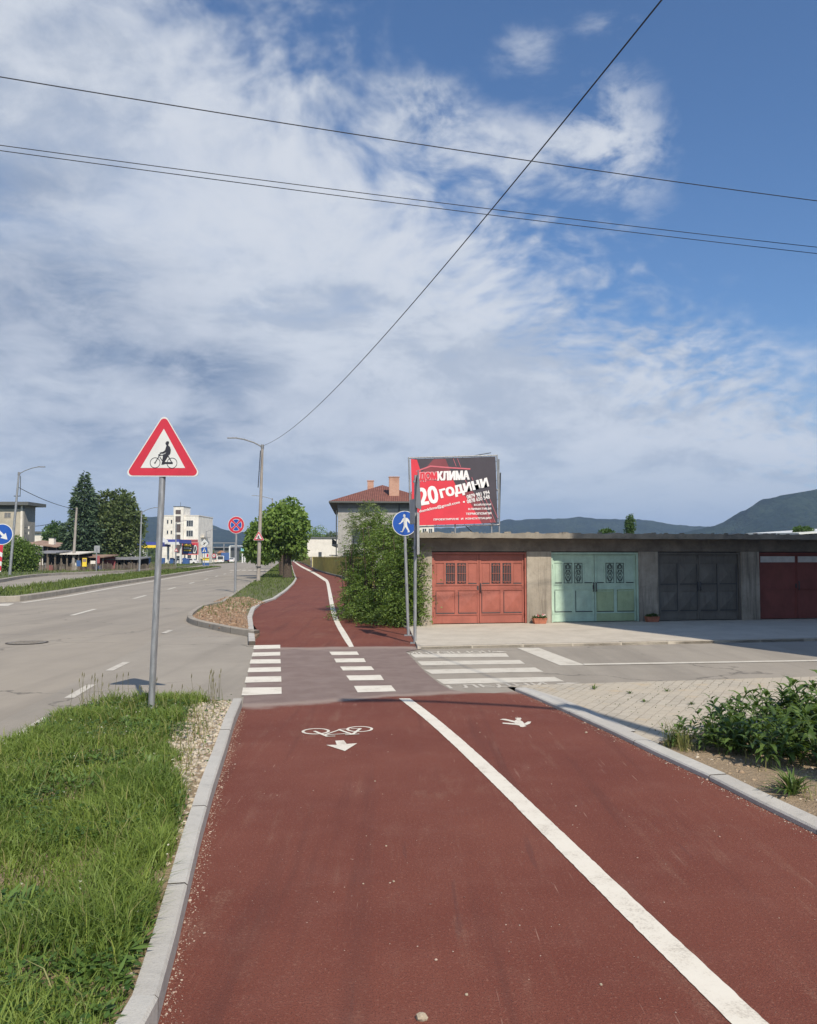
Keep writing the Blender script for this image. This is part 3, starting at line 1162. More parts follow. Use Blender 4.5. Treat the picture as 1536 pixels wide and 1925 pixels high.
mb = MB()
for c, r in (((395, 228), 0.138), ((1140, 190), 0.134)):
    c = G(*zb5(c))
    ri = r * 0.80
    for k in range(32):
        a = k * 2 * math.pi / 32; b = (k + 1) * 2 * math.pi / 32
        mb.poly([(c.x + rr * math.cos(t), c.y + rr * math.sin(t), 0.0035) for rr, t in ((ri, a), (r, a), (r, b), (ri, b))], M_paint)
for i, (pts, w) in enumerate([(q_, w__ * .62) for q_, w__ in [([(375, 228), (590, 316)], .05), ([(590, 316), (715, 312)], .035), ([(548, 290), (790, 208)], .035), ([(560, 292), (945, 270)], .03), ([(790, 206), (1010, 282)], .05), ([(790, 200), (900, 195)], .03),
               ([(1020, 285), (1150, 190)], .05), ([(1000, 192), (1160, 187)], .03), ([(905, 296), (1125, 281)], .03)]]):
    gstroke(mb, pts, w, 0.0045 + i * 0.0004, M_paint)
struct(mb.build('bicycle_marking'))
pxpoly('arrow_marking', [[zb5(p) for p in [(725, 390), (870, 382), (920, 445), (1100, 432), (890, 565), (570, 462), (750, 460)]]], 0.004, M_paint)
pxpoly('pedestrian_marking', [[(935 + x / 20.48, 1335 + y / 20.48) for x, y in
       [(90, 378), (200, 348), (330, 350), (660, 428), (760, 350), (680, 330), (690, 308), (900, 305), (928, 340), (880, 400), (980, 455), (1040, 530), (1170, 452), (1305, 452), (1260, 530), (1130, 582), (1030, 575), (1130, 625), (980, 668), (880, 652), (850, 605), (690, 578), (200, 532), (205, 492), (270, 495), (690, 520), (650, 490), (400, 425), (200, 388)]]], 0.004, M_paint)

# main road: lane dashes, edge line, worn edge dashes, far crossing
d0 = G(135, 1156)
for k in range(-1, 24):
    a = d0 + RD * (k * 10.0)
    mb = MB()
    mb.poly([(p.x, p.y, -0.011) for p in (a - RN * .07, a + RN * .07, a + RN * .07 + RD * 3, a - RN * .07 + RD * 3)], M_paint_worn)
    struct(mb.build('lane_dash'))
e0 = [G(35, 1132.6), G(120, 1120.5), G(200, 1106.2), G(280, 1092.8), G(340, 1082.6), G(400, 1072)]
mb = MB()
el = offset_line(e0, 0.0); er = offset_line(e0, -0.22)
for i in range(len(el) - 1):
    mb.poly([(p.x, p.y, -0.011) for p in (el[i], er[i], er[i + 1], el[i + 1])], M_paint_worn)
struct(mb.build('edge_line'))
mb = MB()
mb.poly([(p.x, p.y, -0.011) for p in (G(-5, 1138.5), G(15, 1138.2), G(27, 1133.5), G(0, 1134.5))], M_paint_worn)
struct(mb.build('edge_line'))
for (a, b) in (((28, 1386), (92, 1347)), ((130, 1311), (172, 1286)), ((205, 1260), (238, 1244)), ((307, 1190), (321, 1184))):
    a = G(*a); b = G(*b)
    t = (b - a).normalized(); n = Vector((-t.y, t.x, 0)) * 0.06
    mb = MB()
    mb.poly([(p.x, p.y, -0.005) for p in (a - n, b - n, b + n, a + n)], M_paint_vworn)
    struct(mb.build('edge_dash'))
for k in range(7):
    a = G(430 + k * 11.5, 1072.3)
    mb = MB()
    mb.poly([(p.x, p.y, -0.011) for p in (a, a + RN * .55, a + RN * .55 + RD * 4.5, a + RD * 4.5)], M_paint_worn)
    struct(mb.build('zebra_stripe'))
# manhole cover
c = G(51, 1207)
mb = MB()
M_iron = paint('cast_iron', (0.20, 0.18, 0.155), 0.6, 0.2, 20)
M_gap = paint('joint_dirt', (0.06, 0.05, 0.04), 0.9, 0.2)
mb.poly([(c.x + .40 * math.cos(t), c.y + .40 * math.sin(t), -0.008) for t in np.linspace(0, 2 * math.pi, 40)[:-1]], M_gap)
mb.poly([(c.x + .36 * math.cos(t), c.y + .36 * math.sin(t), -0.004) for t in np.linspace(0, 2 * math.pi, 40)[:-1]], M_iron)
for k in range(-3, 4):
    mb.box(c.x - .25, c.x + .25, c.y + k * .08 - .01, c.y + k * .08 + .01, -0.004, 0.002, M_iron)
tag(mb.build('manhole_cover'), 'round iron manhole cover set in the grey asphalt of the main road', 'manhole cover')


# ------------------------------------------------------------------ signs
def rot_T(loc, yaw=0.0, tilt=0.0, roll=0.0):
    return Matrix.Translation(Vector(loc)) @ Matrix.Rotation(yaw, 4, 'Z') @ Matrix.Rotation(tilt, 4, 'X') @ Matrix.Rotation(roll, 4, 'Y')


def circ(r, n=40, cx=0, cz=0):
    return [(cx + r * math.cos(t), cz + r * math.sin(t)) for t in np.linspace(0, 2 * math.pi, n + 1)[:-1]]


def rrect(w, h, r, cx=0, cz=0):
    out = []
    for (sx, sz, a0) in ((1, 1, 0), (-1, 1, 90), (-1, -1, 180), (1, -1, 270)):
        for k in range(5):
            a = math.radians(a0 + k * 22.5)
            out.append((cx + sx * (w / 2 - r) + r * math.cos(a), cz + sz * (h / 2 - r) + r * math.sin(a)))
    return out


def rtri(side, r, cz=0.0):
    """equilateral triangle with round corners, centred on its centroid"""
    R = side / math.sqrt(3)
    cs = [(R * math.cos(math.radians(a)), R * math.sin(math.radians(a))) for a in (90, 210, 330)]
    out = []
    for (x, z), a in zip(cs, (90, 210, 330)):
        k = (R - 2 * r) / R
        cx, cz2 = x * k, z * k
        for j in range(7):
            t = math.radians(a - 60 + j * 20)
            out.append((cx + r * math.cos(t), cz2 + r * math.sin(t) + 0))
    return [(x, z + cz) for x, z in out]


def lay(mb, T, pts, y, mat):
    mb.poly([T @ Vector((x, y, z)) for x, z in pts], mat)


def plate(mb, T, pts, th, front, back):
    a = [T @ Vector((x, 0, z)) for x, z in pts]
    b = [T @ Vector((x, th, z)) for x, z in pts]
    mb.poly(a, front)
    mb.poly(b[::-1], back)
    n = len(a)
    for i in range(n):
        j = (i + 1) % n
        mb.poly([a[j], a[i], b[i], b[j]], back)


def strk(mb, T, pts, w, y, mat, closed=False):
    if closed:
        pts = pts + [pts[0]]
    for i in range(len(pts) - 1):
        a = Vector(pts[i]); b = Vector(pts[i + 1])
        t = (b - a)
        if t.length < 1e-6:
            continue
        t.normalize()
        n = Vector((-t.y, t.x)) * w * .5
        e = t * w * .25
        lay(mb, T, [tuple(a - n - e), tuple(b - n + e), tuple(b + n + e), tuple(a + n - e)], y - i * 0.00004, mat)


def ring(mb, T, cx, cz, r, w, y, mat, n=32):
    for k in range(n):
        a = k * 2 * math.pi / n; b = (k + 1) * 2 * math.pi / n
        lay(mb, T, [(cx + q * math.cos(t), cz + q * math.sin(t)) for q, t in ((r - w, a), (r, a), (r, b), (r - w, b))], y, mat)


def pole_part(name, root, base, top, r, mat, n=14):
    mb = MB()
    mb.tube([base, top], r, mat, n)
    return mb.build(name, root)


def clamp_part(root, c, r, mat=M_galv):
    mb = MB()
    mb.tube([Vector(c) - Vector((0, 0, .02)), Vector(c) + Vector((0, 0, .02))], r * 1.13, mat, 12)
    mb.box(c[0] - .02, c[0] + .02, c[1] + r, c[1] + r * 1.7, c[2] - .015, c[2] + .015, mat)
    return mb.build('clamp', root)


# the big bicycle warning sign
b = G(283, 1350, 0.0)
base = Vector((b.x, b.y, 0.03))
s_ = F / base.y
top_sign = H + (1048 - 782) / s_
bot_sign = H + (1048 - 895) / s_
lean_x = (302 - 283) / s_ * 0.94
root = thing('road_sign', 'large red triangular warning sign with a cyclist, on a pole in the near grass', 'road sign', base)
SIDE = 0.80 * 137 / (0.80 * s_) if False else 137 / s_
ctr = Vector((base.x + lean_x, base.y - 0.045, bot_sign + (top_sign - bot_sign) * 0.345))
pole_part('pole', root, base - Vector((0, 0, .1)), (base.x + lean_x * .995, base.y, top_sign - .12), 0.034, M_galv, 20)
T = rot_T(ctr, math.radians(-4), 0, math.radians(0.6))
mb = MB()
rt = rtri(SIDE * 1.11, 0.048)
k_ = (top_sign - bot_sign) / (max(z for x, z in rt) - min(z for x, z in rt))
zs = min(z for x, z in rt)
rt = [(x * SIDE / (max(q[0] for q in rt) - min(q[0] for q in rt)), z * k_) for x, z in rt]
plate(mb, T, rt, 0.012, M_white, M_signback)
lay(mb, T, [(x * .955, z * .955) for x, z in rt], -0.0015, M_redsign)
inner = [(x * .55 * 1.115, z * .55 * 1.115) for x, z in rtri(SIDE * 1.02, 0.001)]
lay(mb, T, [(x, z + 0.004) for x, z in inner], -0.003, M_white)


def zc(p):   # sign artwork, measured from its centroid
    return ((p[0] - 770) / 9.6 / s_, (800 - p[1]) / 9.6 / s_ * 1.0)


y_ = -0.0045
for cx in (626, 938):
    x0, z0 = zc((cx, 938 - (626 - 626) + (5 if cx > 700 else 0)))
    ring(mb, T, x0, z0, 97 / 9.6 / s_, 11 / 9.6 / s_, y_, M_black)
for i, (pts, w) in enumerate([([(626, 938), (706, 800), (715, 765), (735, 755)], 16), ([(700, 800), (860, 805)], 13), ([(712, 835), (785, 935)], 14), ([(785, 938), (862, 810)], 14), ([(862, 810), (940, 940)], 15),
                              ([(760, 940), (945, 941)], 34), ([(750, 962), (800, 955)], 18), ([(688, 795), (720, 800)], 22)]):
    strk(mb, T, [zc(p) for p in pts], w / 9.6 / s_, y_ - 0.0003 * (i + 1), M_black)
lay(mb, T, [zc(p) for p in [(830, 548), (870, 548), (872, 562), (880, 566), (874, 578), (870, 600), (855, 615), (895, 650), (912, 700), (908, 760), (890, 792), (868, 800), (838, 845), (800, 925), (775, 945), (758, 925), (770, 800), (760, 795), (820, 765), (828, 742),
                            (775, 768), (715, 768), (712, 755), (735, 745), (765, 742), (805, 712), (825, 640), (836, 618), (822, 612), (820, 598), (808, 588), (816, 570), (826, 560)]], y_ - 0.0035, M_black)
for cx, cz in ((626, 938), (938, 943)):
    x0, z0 = zc((cx, cz))
    lay(mb, T, circ(13 / 9.6 / s_, 12, x0, z0), y_ - 0.0032, M_black)
mb.build('sign_plate', root)
clamp_part(root, (base.x + lean_x * .9, base.y, ctr.z - .12), .034)
clamp_part(root, (base.x + lean_x * .97, base.y, ctr.z + .2), .034)

# no-stopping sign on the island
b = G(442, 1113)
b = Vector((b.x, b.y, 0.06))
root = thing('road_sign', 'round no-stopping sign, red cross on blue, at the edge of the grass island', 'road sign', b)
sp = F / b.y
cz = H + (1048 - 987) / sp
pole_part('pole', root, b - Vector((0, 0, .1)), (b.x + .03, b.y, cz), 0.055, M_galv)
mb = MB()
T = rot_T((b.x + .03, b.y - .07, cz), math.radians(-8))
R = 16.2 / sp
plate(mb, T, circ(R, 48), .02, M_white, M_signback)
lay(mb, T, circ(R * .95, 48), -.004, M_redsign)
for k in range(4):
    a0 = math.radians(k * 90 + 0)
    seg = []
    for o in np.linspace(-33, 33, 12):
        seg.append((R * .66 * math.cos(a0 + math.radians(o)), R * .66 * math.sin(a0 + math.radians(o))))
    seg.append((R * .14 * math.cos(a0), R * .14 * math.sin(a0)))
    cx_, cz_ = .34 * R * math.cos(a0) * 1.15, .34 * R * math.sin(a0) * 1.15
    lay(mb, T, [((x - cx_) * 1.13 + cx_, (z - cz_) * 1.13 + cz_) for x, z in seg], -.008, M_white)
    lay(mb, T, [((x - cx_) * .96 + cx_, (z - cz_) * .96 + cz_) for x, z in seg], -.012, M_blue)
mb.build('sign_plate', root)

PED = [(188, 922), (205, 918), (222, 928), (226, 952), (218, 970), (222, 980), (258, 990), (280, 1015), (316, 1085), (305, 1097), (288, 1088), (255, 1050), (246, 1045),
       (248, 1110), (252, 1140), (290, 1232), (288, 1248), (255, 1250), (246, 1243), (262, 1232), (218, 1152), (190, 1195), (160, 1248), (128, 1238), (122, 1226), (148, 1230),
       (186, 1130), (186, 1048), (160, 1065), (130, 1090), (100, 1097), (97, 1082), (130, 1070), (165, 1010), (178, 990), (196, 980), (192, 970), (182, 955)]


def ped_fig(mb, T, R, y, mat):
    lay(mb, T, [((x - 205) / 228 * R, (1085 - z) / 228 * R) for x, z in PED], y, mat)


b = G(768, 1195); b = Vector((b.x, b.y, 0.0))
root = thing('road_sign', 'round blue sign with a white walking figure in front of the right bush', 'road sign', b)
sp = F / b.y
cz = H + (1048 - 984) / sp
lx = -8 / sp
pole_part('pole', root, b - Vector((0, 0, .1)), (b.x + lx, b.y, cz + .24), 0.033, M_galv)
mb = MB()
T = rot_T((b.x + lx + .01, b.y - .045, cz), math.radians(3), 0, math.radians(-2))
R = 23.5 / sp
plate(mb, T, circ(R, 48), .012, M_white, M_signback)
lay(mb, T, circ(R * .95, 48), -.002, M_blue)
ped_fig(mb, T, R, -.004, M_white)
mb.build('sign_plate', root)
clamp_part(root, (b.x + lx, b.y, cz + .1), .033)
mb = MB()
mb.box(b.x - .09, b.x + .09, b.y - .09, b.y + .09, .001, .02, M_galv)
mb.build('base_plate', root)

# the taller pole beside it whose plates are seen edge-on
b = G(780, 1209.5); b = Vector((b.x, b.y, 0.0))
root = thing('road_sign', 'tall thin pole with sign plates seen edge-on, in front of the red billboard', 'road sign', b)
sp = F / b.y
zt = H + (1048 - 893) / sp
pole_part('pole', root, b - Vector((0, 0, .1)), (b.x + .02, b.y, zt), 0.033, M_galv)
mb = MB()
T = rot_T((b.x + .075, b.y, H + (1048 - 930) / sp), math.radians(82), 0, math.radians(-1))
plate(mb, T, rtri(.95, .05), .012, M_signback, M_darkmetal)
mb.build('sign_plate', root)
mb = MB()
T = rot_T((b.x - .05, b.y, H + (1048 - 962) / sp), math.radians(-74), 0, 0)
plate(mb, T, rrect(.36, .5, .03), .012, M_signback, M_signback)
mb.build('sign_plate', root)
mb = MB()
T = rot_T((b.x + .07, b.y + .02, H + (1048 - 1003) / sp), math.radians(84), 0, math.radians(-1.5))
plate(mb, T, rrect(.5, .84, .03), .014, M_white, M_darkmetal)
mb.build('sign_plate', root)
clamp_part(root, (b.x, b.y, H + (1048 - 905) / sp), .033)
clamp_part(root, (b.x, b.y, H + (1048 - 1030) / sp), .033)
mb = MB()
mb.box(b.x - .09, b.x + .09, b.y - .09, b.y + .09, .001, .02, M_galv)
mb.build('base_plate', root)


# left edge: blue arrow over a red and white board on the median nose
b = G(-6, 1119, .12)
root = thing('road_sign', 'round blue arrow sign above a red and white striped board at the left edge', 'road sign', b)
sp = F / b.y
pole_part('pole', root, b - Vector((0, 0, .1)), (b.x + .1, b.y, H + (1048 - 990) / sp), 0.04, M_galv)
mb = MB()
T = rot_T((b.x + 8 / sp, b.y - .06, H + (1048 - 1004.5) / sp), math.radians(6))
R = 19.8 / sp
plate(mb, T, circ(R, 40), .02, M_white, M_signback)
lay(mb, T, circ(R * .93, 40), -.004, M_blue)
Ta = T @ Matrix.Rotation(math.radians(45), 4, 'Y')
lay(mb, Ta, [(-.7 * R, -.11 * R), (.15 * R, -.11 * R), (.15 * R, -.34 * R), (.72 * R, 0), (.15 * R, .34 * R), (.15 * R, .11 * R), (-.7 * R, .11 * R)], -.008, M_white)
mb.build('sign_plate', root)
mb = MB()
T = rot_T((b.x + 3.5 / sp, b.y - .06, H + (1048 - 1049) / sp), math.radians(6), 0, math.radians(3))
w, h = 11 / sp, 51 / sp
plate(mb, T, [(-w / 2, -h / 2), (w / 2, -h / 2), (w / 2, h / 2), (-w / 2, h / 2)], .02, M_redsign, M_signback)
for k in range(3):
    z0 = h / 2 - h * (.22 + .33 * k)
    lay(mb, T, [(-w / 2, z0 + .02), (w / 2, z0 - .10), (w / 2, max(-h / 2, z0 - .10 - h * .16)), (-w / 2, max(-h / 2, z0 + .02 - h * .16))], -.004, M_white)
mb.build('striped_board', root)


# signs seen from behind on the far verge
def back_sign(px, pybase, pyc, shape, size, label):
    b = G(px, pybase); b = Vector((b.x, b.y, .1))
    sp = F / b.y
    root = thing('road_sign', label, 'road sign', b)
    cz = H + (1048 - pyc) / sp
    pole_part('pole', root, b - Vector((0, 0, .1)), (b.x, b.y, cz + .1), 0.06, M_galv)
    mb = MB()
    T = rot_T((b.x, b.y + .07, cz), math.radians(5))
    pts = circ(size / sp) if shape == 'c' else rrect(size / sp * 2, size / sp * 2 * 1.3, .05)
    plate(mb, T, pts, .02, M_signback, M_white)
    mb.build('sign_plate', root)


back_sign(181, 1076, 1032.5, 'r', 5.2, 'grey back of a rectangular sign right of the concrete utility pole')
back_sign(223, 1071, 1033.5, 'c', 5.2, 'grey back of a round sign in front of the dark leafy tree')
back_sign(258.5, 1068, 1036.5, 'r', 4.6, 'grey back of a small square sign beside the lamp left of the petrol station')

# diamond sign with the crossing sign and advertising panels under it
b = G(384, 1068.5, .1)
sp = F / b.y
root = thing('road_sign', 'white diamond sign above a blue zebra crossing sign at the median tip', 'road sign', b)
pole_part('pole', root, b - Vector((0, 0, .1)), (b.x, b.y, H + (1048 - 1014) / sp), .05, M_galv)
mb = MB()
T = rot_T((b.x, b.y - .08, H + (1048 - 1021.3) / sp), math.radians(-6))
d = 8.0 / sp
plate(mb, T, [(0, -d), (d, 0), (0, d), (-d, 0)], .02, M_white, M_signback)
strk(mb, T, [(-.32 * d, -.4 * d), (-.1 * d, -.1 * d), (-.15 * d, .25 * d)], .13 * d, -.006, M_black)
strk(mb, T, [(-.1 * d, -.1 * d), (.35 * d, .12 * d)], .2 * d, -.009, M_black)
strk(mb, T, [(0, -.45 * d), (0, -.05 * d)], .1 * d, -.012, M_black)
mb.build('sign_plate', root)
mb = MB()
T = rot_T((b.x, b.y - .08, H + (1048 - 1034.3) / sp), math.radians(-6))
q = 5.4 / sp
plate(mb, T, rrect(2 * q, 2 * q, .05), .02, M_blue, M_signback)
lay(mb, T, [(-.72 * q, -.62 * q), (.72 * q, -.62 * q), (0, .78 * q)], -.006, M_white)
lay(mb, T, [(-.16 * q, -.6 * q), (.2 * q, -.6 * q), (.1 * q, .3 * q), (-.08 * q, .3 * q)], -.012, M_black)
mb.build('sign_plate', root)
b2 = G(387, 1066, .1)
sp = F / b2.y
root = thing('advertising_board', 'upright white, yellow and blue advertising board behind the crossing sign', 'advertising board', b2)
M_yel = paint('yellow_panel', (0.75, 0.55, 0.04), .5, .06)
M_bluep = paint('blue_panel', (0.04, 0.10, 0.26), .5, .1)
for i, (pa, pb, m) in enumerate(((1040.5, 1048, M_white), (1048.5, 1053.5, M_yel), (1054, 1057.5, M_white), (1058, 1063, M_bluep))):
    mb = MB()
    T = rot_T((b2.x, b2.y, H + (1048 - (pa + pb) / 2) / sp), math.radians(-6))
    hh = (pb - pa) / sp
    plate(mb, T, rrect(12.5 / sp, hh, .03), .08, m, M_signback)
    if i == 1:
        lay(mb, T, [(-.5, hh * .1), (.5, hh * .1), (.5, hh * .32), (-.5, hh * .32)], -.01, M_black)
    if i == 0:
        lay(mb, T, [(.12, -.25), (.42, -.25), (.42, .25), (.12, .25)], -.01, M_redsign)
    mb.build('panel', root)
for dx_ in (-5.5, 5.5):
    mb = MB()
    mb.tube([(b2.x + dx_ / sp, b2.y + .15, -.05), (b2.x + dx_ / sp, b2.y + .15, H + 8 / sp)], .05, M_galv, 8)
    mb.build('post', root)
# no u-turn like round sign
b = G(402, 1067, .1); sp = F / b.y
root = thing('road_sign', 'small round red-rimmed sign with a curved arrow at the median tip', 'road sign', b)
pole_part('pole', root, b - Vector((0, 0, .1)), (b.x, b.y, H + (1048 - 1044) / sp), .06, M_galv)
mb = MB()
T = rot_T((b.x, b.y - .08, H + (1048 - 1044.7) / sp), math.radians(-6))
R = 4.1 / sp
plate(mb, T, circ(R, 24), .02, M_redsign, M_signback)
lay(mb, T, circ(R * .7, 24), -.006, M_white)
strk(mb, T, [(-.25 * R, -.45 * R), (-.25 * R, .2 * R), (0, .38 * R), (.25 * R, .2 * R), (.25 * R, -.4 * R)], .15 * R, -.012, M_black)
mb.build('sign_plate', root)
# small triangle in front of the petrol station
b = G(331, 1066, .1); sp = F / b.y
root = thing('road_sign', 'small triangular sign on a pole in front of the petrol station', 'road sign', b)
pole_part('pole', root, b - Vector((0, 0, .1)), (b.x, b.y, H + (1048 - 1031) / sp), .06, M_galv)
mb = MB()
T = rot_T((b.x, b.y - .08, H + (1048 - 1034.5) / sp), 0)
plate(mb, T, rtri(7.5 / sp, .05), .02, M_redsign, M_signback)
lay(mb, T, [(x * .62, z * .62) for x, z in rtri(7.5 / sp, .03)], -.006, M_white)
mb.build('sign_plate', root)


# ------------------------------------------------------------------ street lamps, poles, wires
def street_lamp(base, top_z, arm, label, r0=.11, concrete=False, group='street lamps along the main road', side_hook=False, lean=0.0, sign=False):
    """arm = horizontal vector to the lamp head"""
    base = Vector(base)
    root = thing('street_lamp', label, 'street lamp', base, group)
    mt = M_polec if concrete else M_galv
    topx = base.x + lean
    mb = MB()
    mb.tube([base - Vector((0, 0, .2)), (base.x + lean * .5, base.y, base.z + top_z * .5), (topx, base.y, top_z)], [r0, r0 * .82, r0 * .62], mt, 12)
    mb.build('pole', root)
    A = Vector(arm)
    p0 = Vector((topx, base.y, top_z - .12))
    pts = [p0, p0 + A * .3 + Vector((0, 0, .3)), p0 + A * .65 + Vector((0, 0, .52)), p0 + A * .92 + Vector((0, 0, .6))]
    mb = MB()
    mb.tube(pts, .035 if not concrete else .05, M_lampgrey, 8)
    mb.tube([p0 - Vector((0, 0, .12)), p0 + Vector((0, 0, .16))], r0 * .8, M_lampgrey, 10)
    mb.build('arm', root)
    e = pts[-1]
    t = A.normalized(); n = Vector((-t.y, t.x, 0)) * .13
    mb = MB()
    a = e - t * .05; b = e + t * .62
    up = Vector((0, 0, .06))
    mb.add([a - n * .5 - up * .6, a + n * .5 - up * .6, b + n - up * .6, b - n - up * .6, a - n * .4 + up, a + n * .4 + up, b + n * .5 + up * .5, b - n * .5 + up * .5],
           [(0, 3, 2, 1), (4, 5, 6, 7), (0, 1, 5, 4), (1, 2, 6, 5), (2, 3, 7, 6), (3, 0, 4, 7)], M_lampgrey)
    mb.build('lamp_head', root)
    if side_hook:
        mb = MB()
        mb.tube([(topx - .4, base.y, top_z - 2.1), (topx + .18, base.y, top_z - 2.1)], .04, M_darkmetal, 6)
        mb.tube([(topx + .15, base.y, top_z - 2.1), (topx + .15, base.y, top_z - .3)], .03, M_darkmetal, 6)
        mb.build('cable_bracket', root)
    return root, Vector((topx, base.y, top_z))


bm_ = G(485.5, 1092.5, 0.06)
spm = F / bm_.y
mz = H + (1048 - 836) / spm
root, main_top = street_lamp(bm_, mz, Vector((-1.95, -.2, 0)), 'tall concrete street lamp on the grass island carrying a triangular roadworks sign', .14, True, lean=.2)
mb = MB()
T = rot_T((bm_.x + .05, bm_.y - .25, H + (1048 - 1010) / spm), math.radians(2))
tri = rtri(20.5 / spm, .04)
plate(mb, T, tri, .02, M_white, M_signback)
lay(mb, T, [(x * .93, z * .93) for x, z in tri], -.005, M_redsign)
lay(mb, T, [(x * .66, z * .66) for x, z in rtri(19 / spm, .01)], -.01, M_white)
strk(mb, T, [(-.07, -.15), (0, -.03), (.0, .1)], .06, -.015, M_black)
strk(mb, T, [(0, -.03), (.1, -.15)], .05, -.02, M_black)
strk(mb, T, [(0, .06), (-.12, -.02)], .04, -.024, M_black)
mb.build('roadworks_sign', root)
mb = MB()
mb.tube([(bm_.x + .1, bm_.y - .19, mz - .4), (bm_.x - .02, bm_.y - .3, mz - 3.0)], .03, M_cable, 6)
mb.build('cable', root)
mb = MB()
for zq in (1.0, 1.05):
    mb.tube([(bm_.x, bm_.y, zq), (bm_.x, bm_.y, zq + .04)], .185, M_darkmetal, 12)
mb.build('band', root)

# left lamp with side bracket
bl = G(18, 1082, .1); spl = F / bl.y
street_lamp(bl, H + (1048 - 888) / spl, Vector((2.0, -.3, 0)), 'metal street lamp at the left edge in front of the square beige tower', .13, False, side_hook=True, lean=.6)
bl_top = Vector((bl.x + .5, bl.y, H + (1048 - 915) / spl))
b = G(262, 1073, .1); sp = F / b.y
street_lamp(b, H + (1048 - 962) / sp, Vector((1.8, -.3, 0)), 'pale metal street lamp in front of the right side of the dark leafy tree', .13, False, lean=.15)
b = G(330, 1062, .1); sp = F / b.y
street_lamp(b, H + (1048 - 983) / sp, Vector((2.3, -.3, 0)), 'slim pale street lamp in front of the white building with a stair tower', .15)
b = G(387, 1059.5, .1); sp = F / b.y
street_lamp(b, H + (1048 - 999) / sp, Vector((2.3, -.3, 0)), 'slim pale street lamp against the blue hill, just right of the white building', .15)
b = G(398, 1057, .1); sp = F / b.y
street_lamp(b, H + (1048 - 1004) / sp, Vector((-1.6, -.3, 0)), 'thin distant street lamp against the hill, right of the diamond sign', .12)
# behind the catalpa
bb = rp(120, 4.2); sp = F / bb.y
bb = Vector(((511.5 - 768) / sp, bb.y, .06))
street_lamp(bb, H + (1048 - 937) / sp, Vector((-3.2, -.3, 0)), 'far concrete street lamp rising behind the round-crowned catalpa tree', .14, True)

# the lamp out of frame on the right whose shadow crosses the path
near_base = Vector((5.35, 1.05, 0.03))
_, near_top = street_lamp(near_base, 9.0, Vector((-2.0, 0.1, 0)), 'concrete street lamp behind the planting bed beside the red path', .15, True)


def sag_wire(name, a, b, sag, r, label, n=40, group=None, extra=None):
    a = Vector(a); b = Vector(b)
    pts = []
    for k in range(n + 1):
        t = k / n
        p = a.lerp(b, t)
        p.z -= 4 * sag * t * (1 - t)
        pts.append(p)
    mb = MB()
    mb.tube(pts, r, M_cable, 6)
    return tag(mb.build(name), label, 'overhead wire', group)


# wire from the near lamp to the lamp on the island, passing the spots seen in the photograph
A_ = near_top + Vector((0, 0, -.1)); B_ = main_top + Vector((.08, 0, -.02))
# keep the line in the sky where the photograph has it: solve the sag
def wire_err(sag):
    e = 0
    for t, in ((.25,),):
        p = A_.lerp(B_, t); p.z -= 4 * sag * t * (1 - t)
        d = p - Vector((0, 0, H))
        X = d.x; Yc = d.dot(_Fv); Zc = d.dot(_Uv)
        e = (768 + F * X / Yc, 962.5 - F * Zc / Yc)
    return e


sag_wire('overhead_wire', A_, B_, 1.25, .011, 'single black wire running from the top of the sky down to the island lamp', 60)
# three lines crossing the whole sky
def cross_wire(pl, pr, zl, zr, r, label, sag=.12):
    a = G(pl[0], pl[1], zl); b = G(pr[0], pr[1], zr)
    d = (b - a)
    a2 = a - d * .5; b2 = b + d * .35
    a2.z = zl + sag * 1.9 * .79; b2.z = zr + sag * 1.9 * .6
    return sag_wire('overhead_wire', a2, b2, sag * 1.9, r, label), a2, b2


ZW = 7.6
_, wa, wb = cross_wire((0, 143), (1536, 378), ZW, ZW, .0068, 'uppermost of the three black wires crossing the sky from left to right', .10)
_, wa2, wb2 = cross_wire((0, 272), (1536, 465), ZW, ZW, .006, 'middle wire of the three crossing the sky, just above its close twin', .08)
_, wa3, wb3 = cross_wire((0, 282), (1536, 477), ZW - .06, ZW - .06, .006, 'lowest of the three black wires crossing the sky', .08)
for (q1, q2, q3, lab) in ((wa, wa2, wa3, 'concrete utility pole at the left end of the wires crossing the sky'), (wb, wb2, wb3, 'concrete utility pole at the right end of the wires crossing the sky')):
    c = (q1 + q2) / 2
    root = thing('utility_pole', lab, 'utility pole', (c.x, c.y, -.05))
    mb = MB()
    mb.tube([(c.x, c.y, -.3), (c.x, c.y, ZW + .6)], [.17, .11], M_polec, 12)
    mb.build('pole', root)
    mb = MB()
    mb.tube([q1 - Vector((0, 0, .08)), q3 - Vector((0, 0, .08))], .05, M_darkmetal, 8)
    mb.build('crossarm', root)

# concrete pole on the far verge
b = G(137, 1072.5, .1); sp = F / b.y
root = thing('utility_pole', 'bare grey concrete utility pole standing in front of the tall conifer', 'utility pole', b)
mb = MB(); zt = H + (1048 - 954) / sp
mb.tube([b - Vector((0, 0, .2)), (b.x + .3, b.y, zt)], [.2, .12], M_polec, 10)
mb.build('pole', root)
for dz_ in (.4, .8, 2.8):
    mb = MB()
    mb.tube([(b.x + .05, b.y, zt - dz_), (b.x + .5, b.y, zt - dz_)], .05, M_darkmetal, 6)
    mb.build('bracket', root)
sag_wire('overhead_wire', bl_top, (b.x + .25, b.y, zt - .2), .3, .03, 'wire sloping down from the left lamp towards the conifer', 20)
sag_wire('overhead_wire', G(60, 984, 0) * 0 + P(55, 989, 128), P(110, 979, 150), .3, .05, 'dark cable between the square tower and the light green tree', 12)


# ------------------------------------------------------------------ garages
def gp(u, v, z):
    p = gbase0 + E1 * u + E2 * v
    return Vector((p.x, p.y, z))


GM = Matrix(((E1.x, E2.x, 0, gbase0.x), (E1.y, E2.y, 0, gbase0.y), (0, 0, 1, 0), (0, 0, 0, 1)))


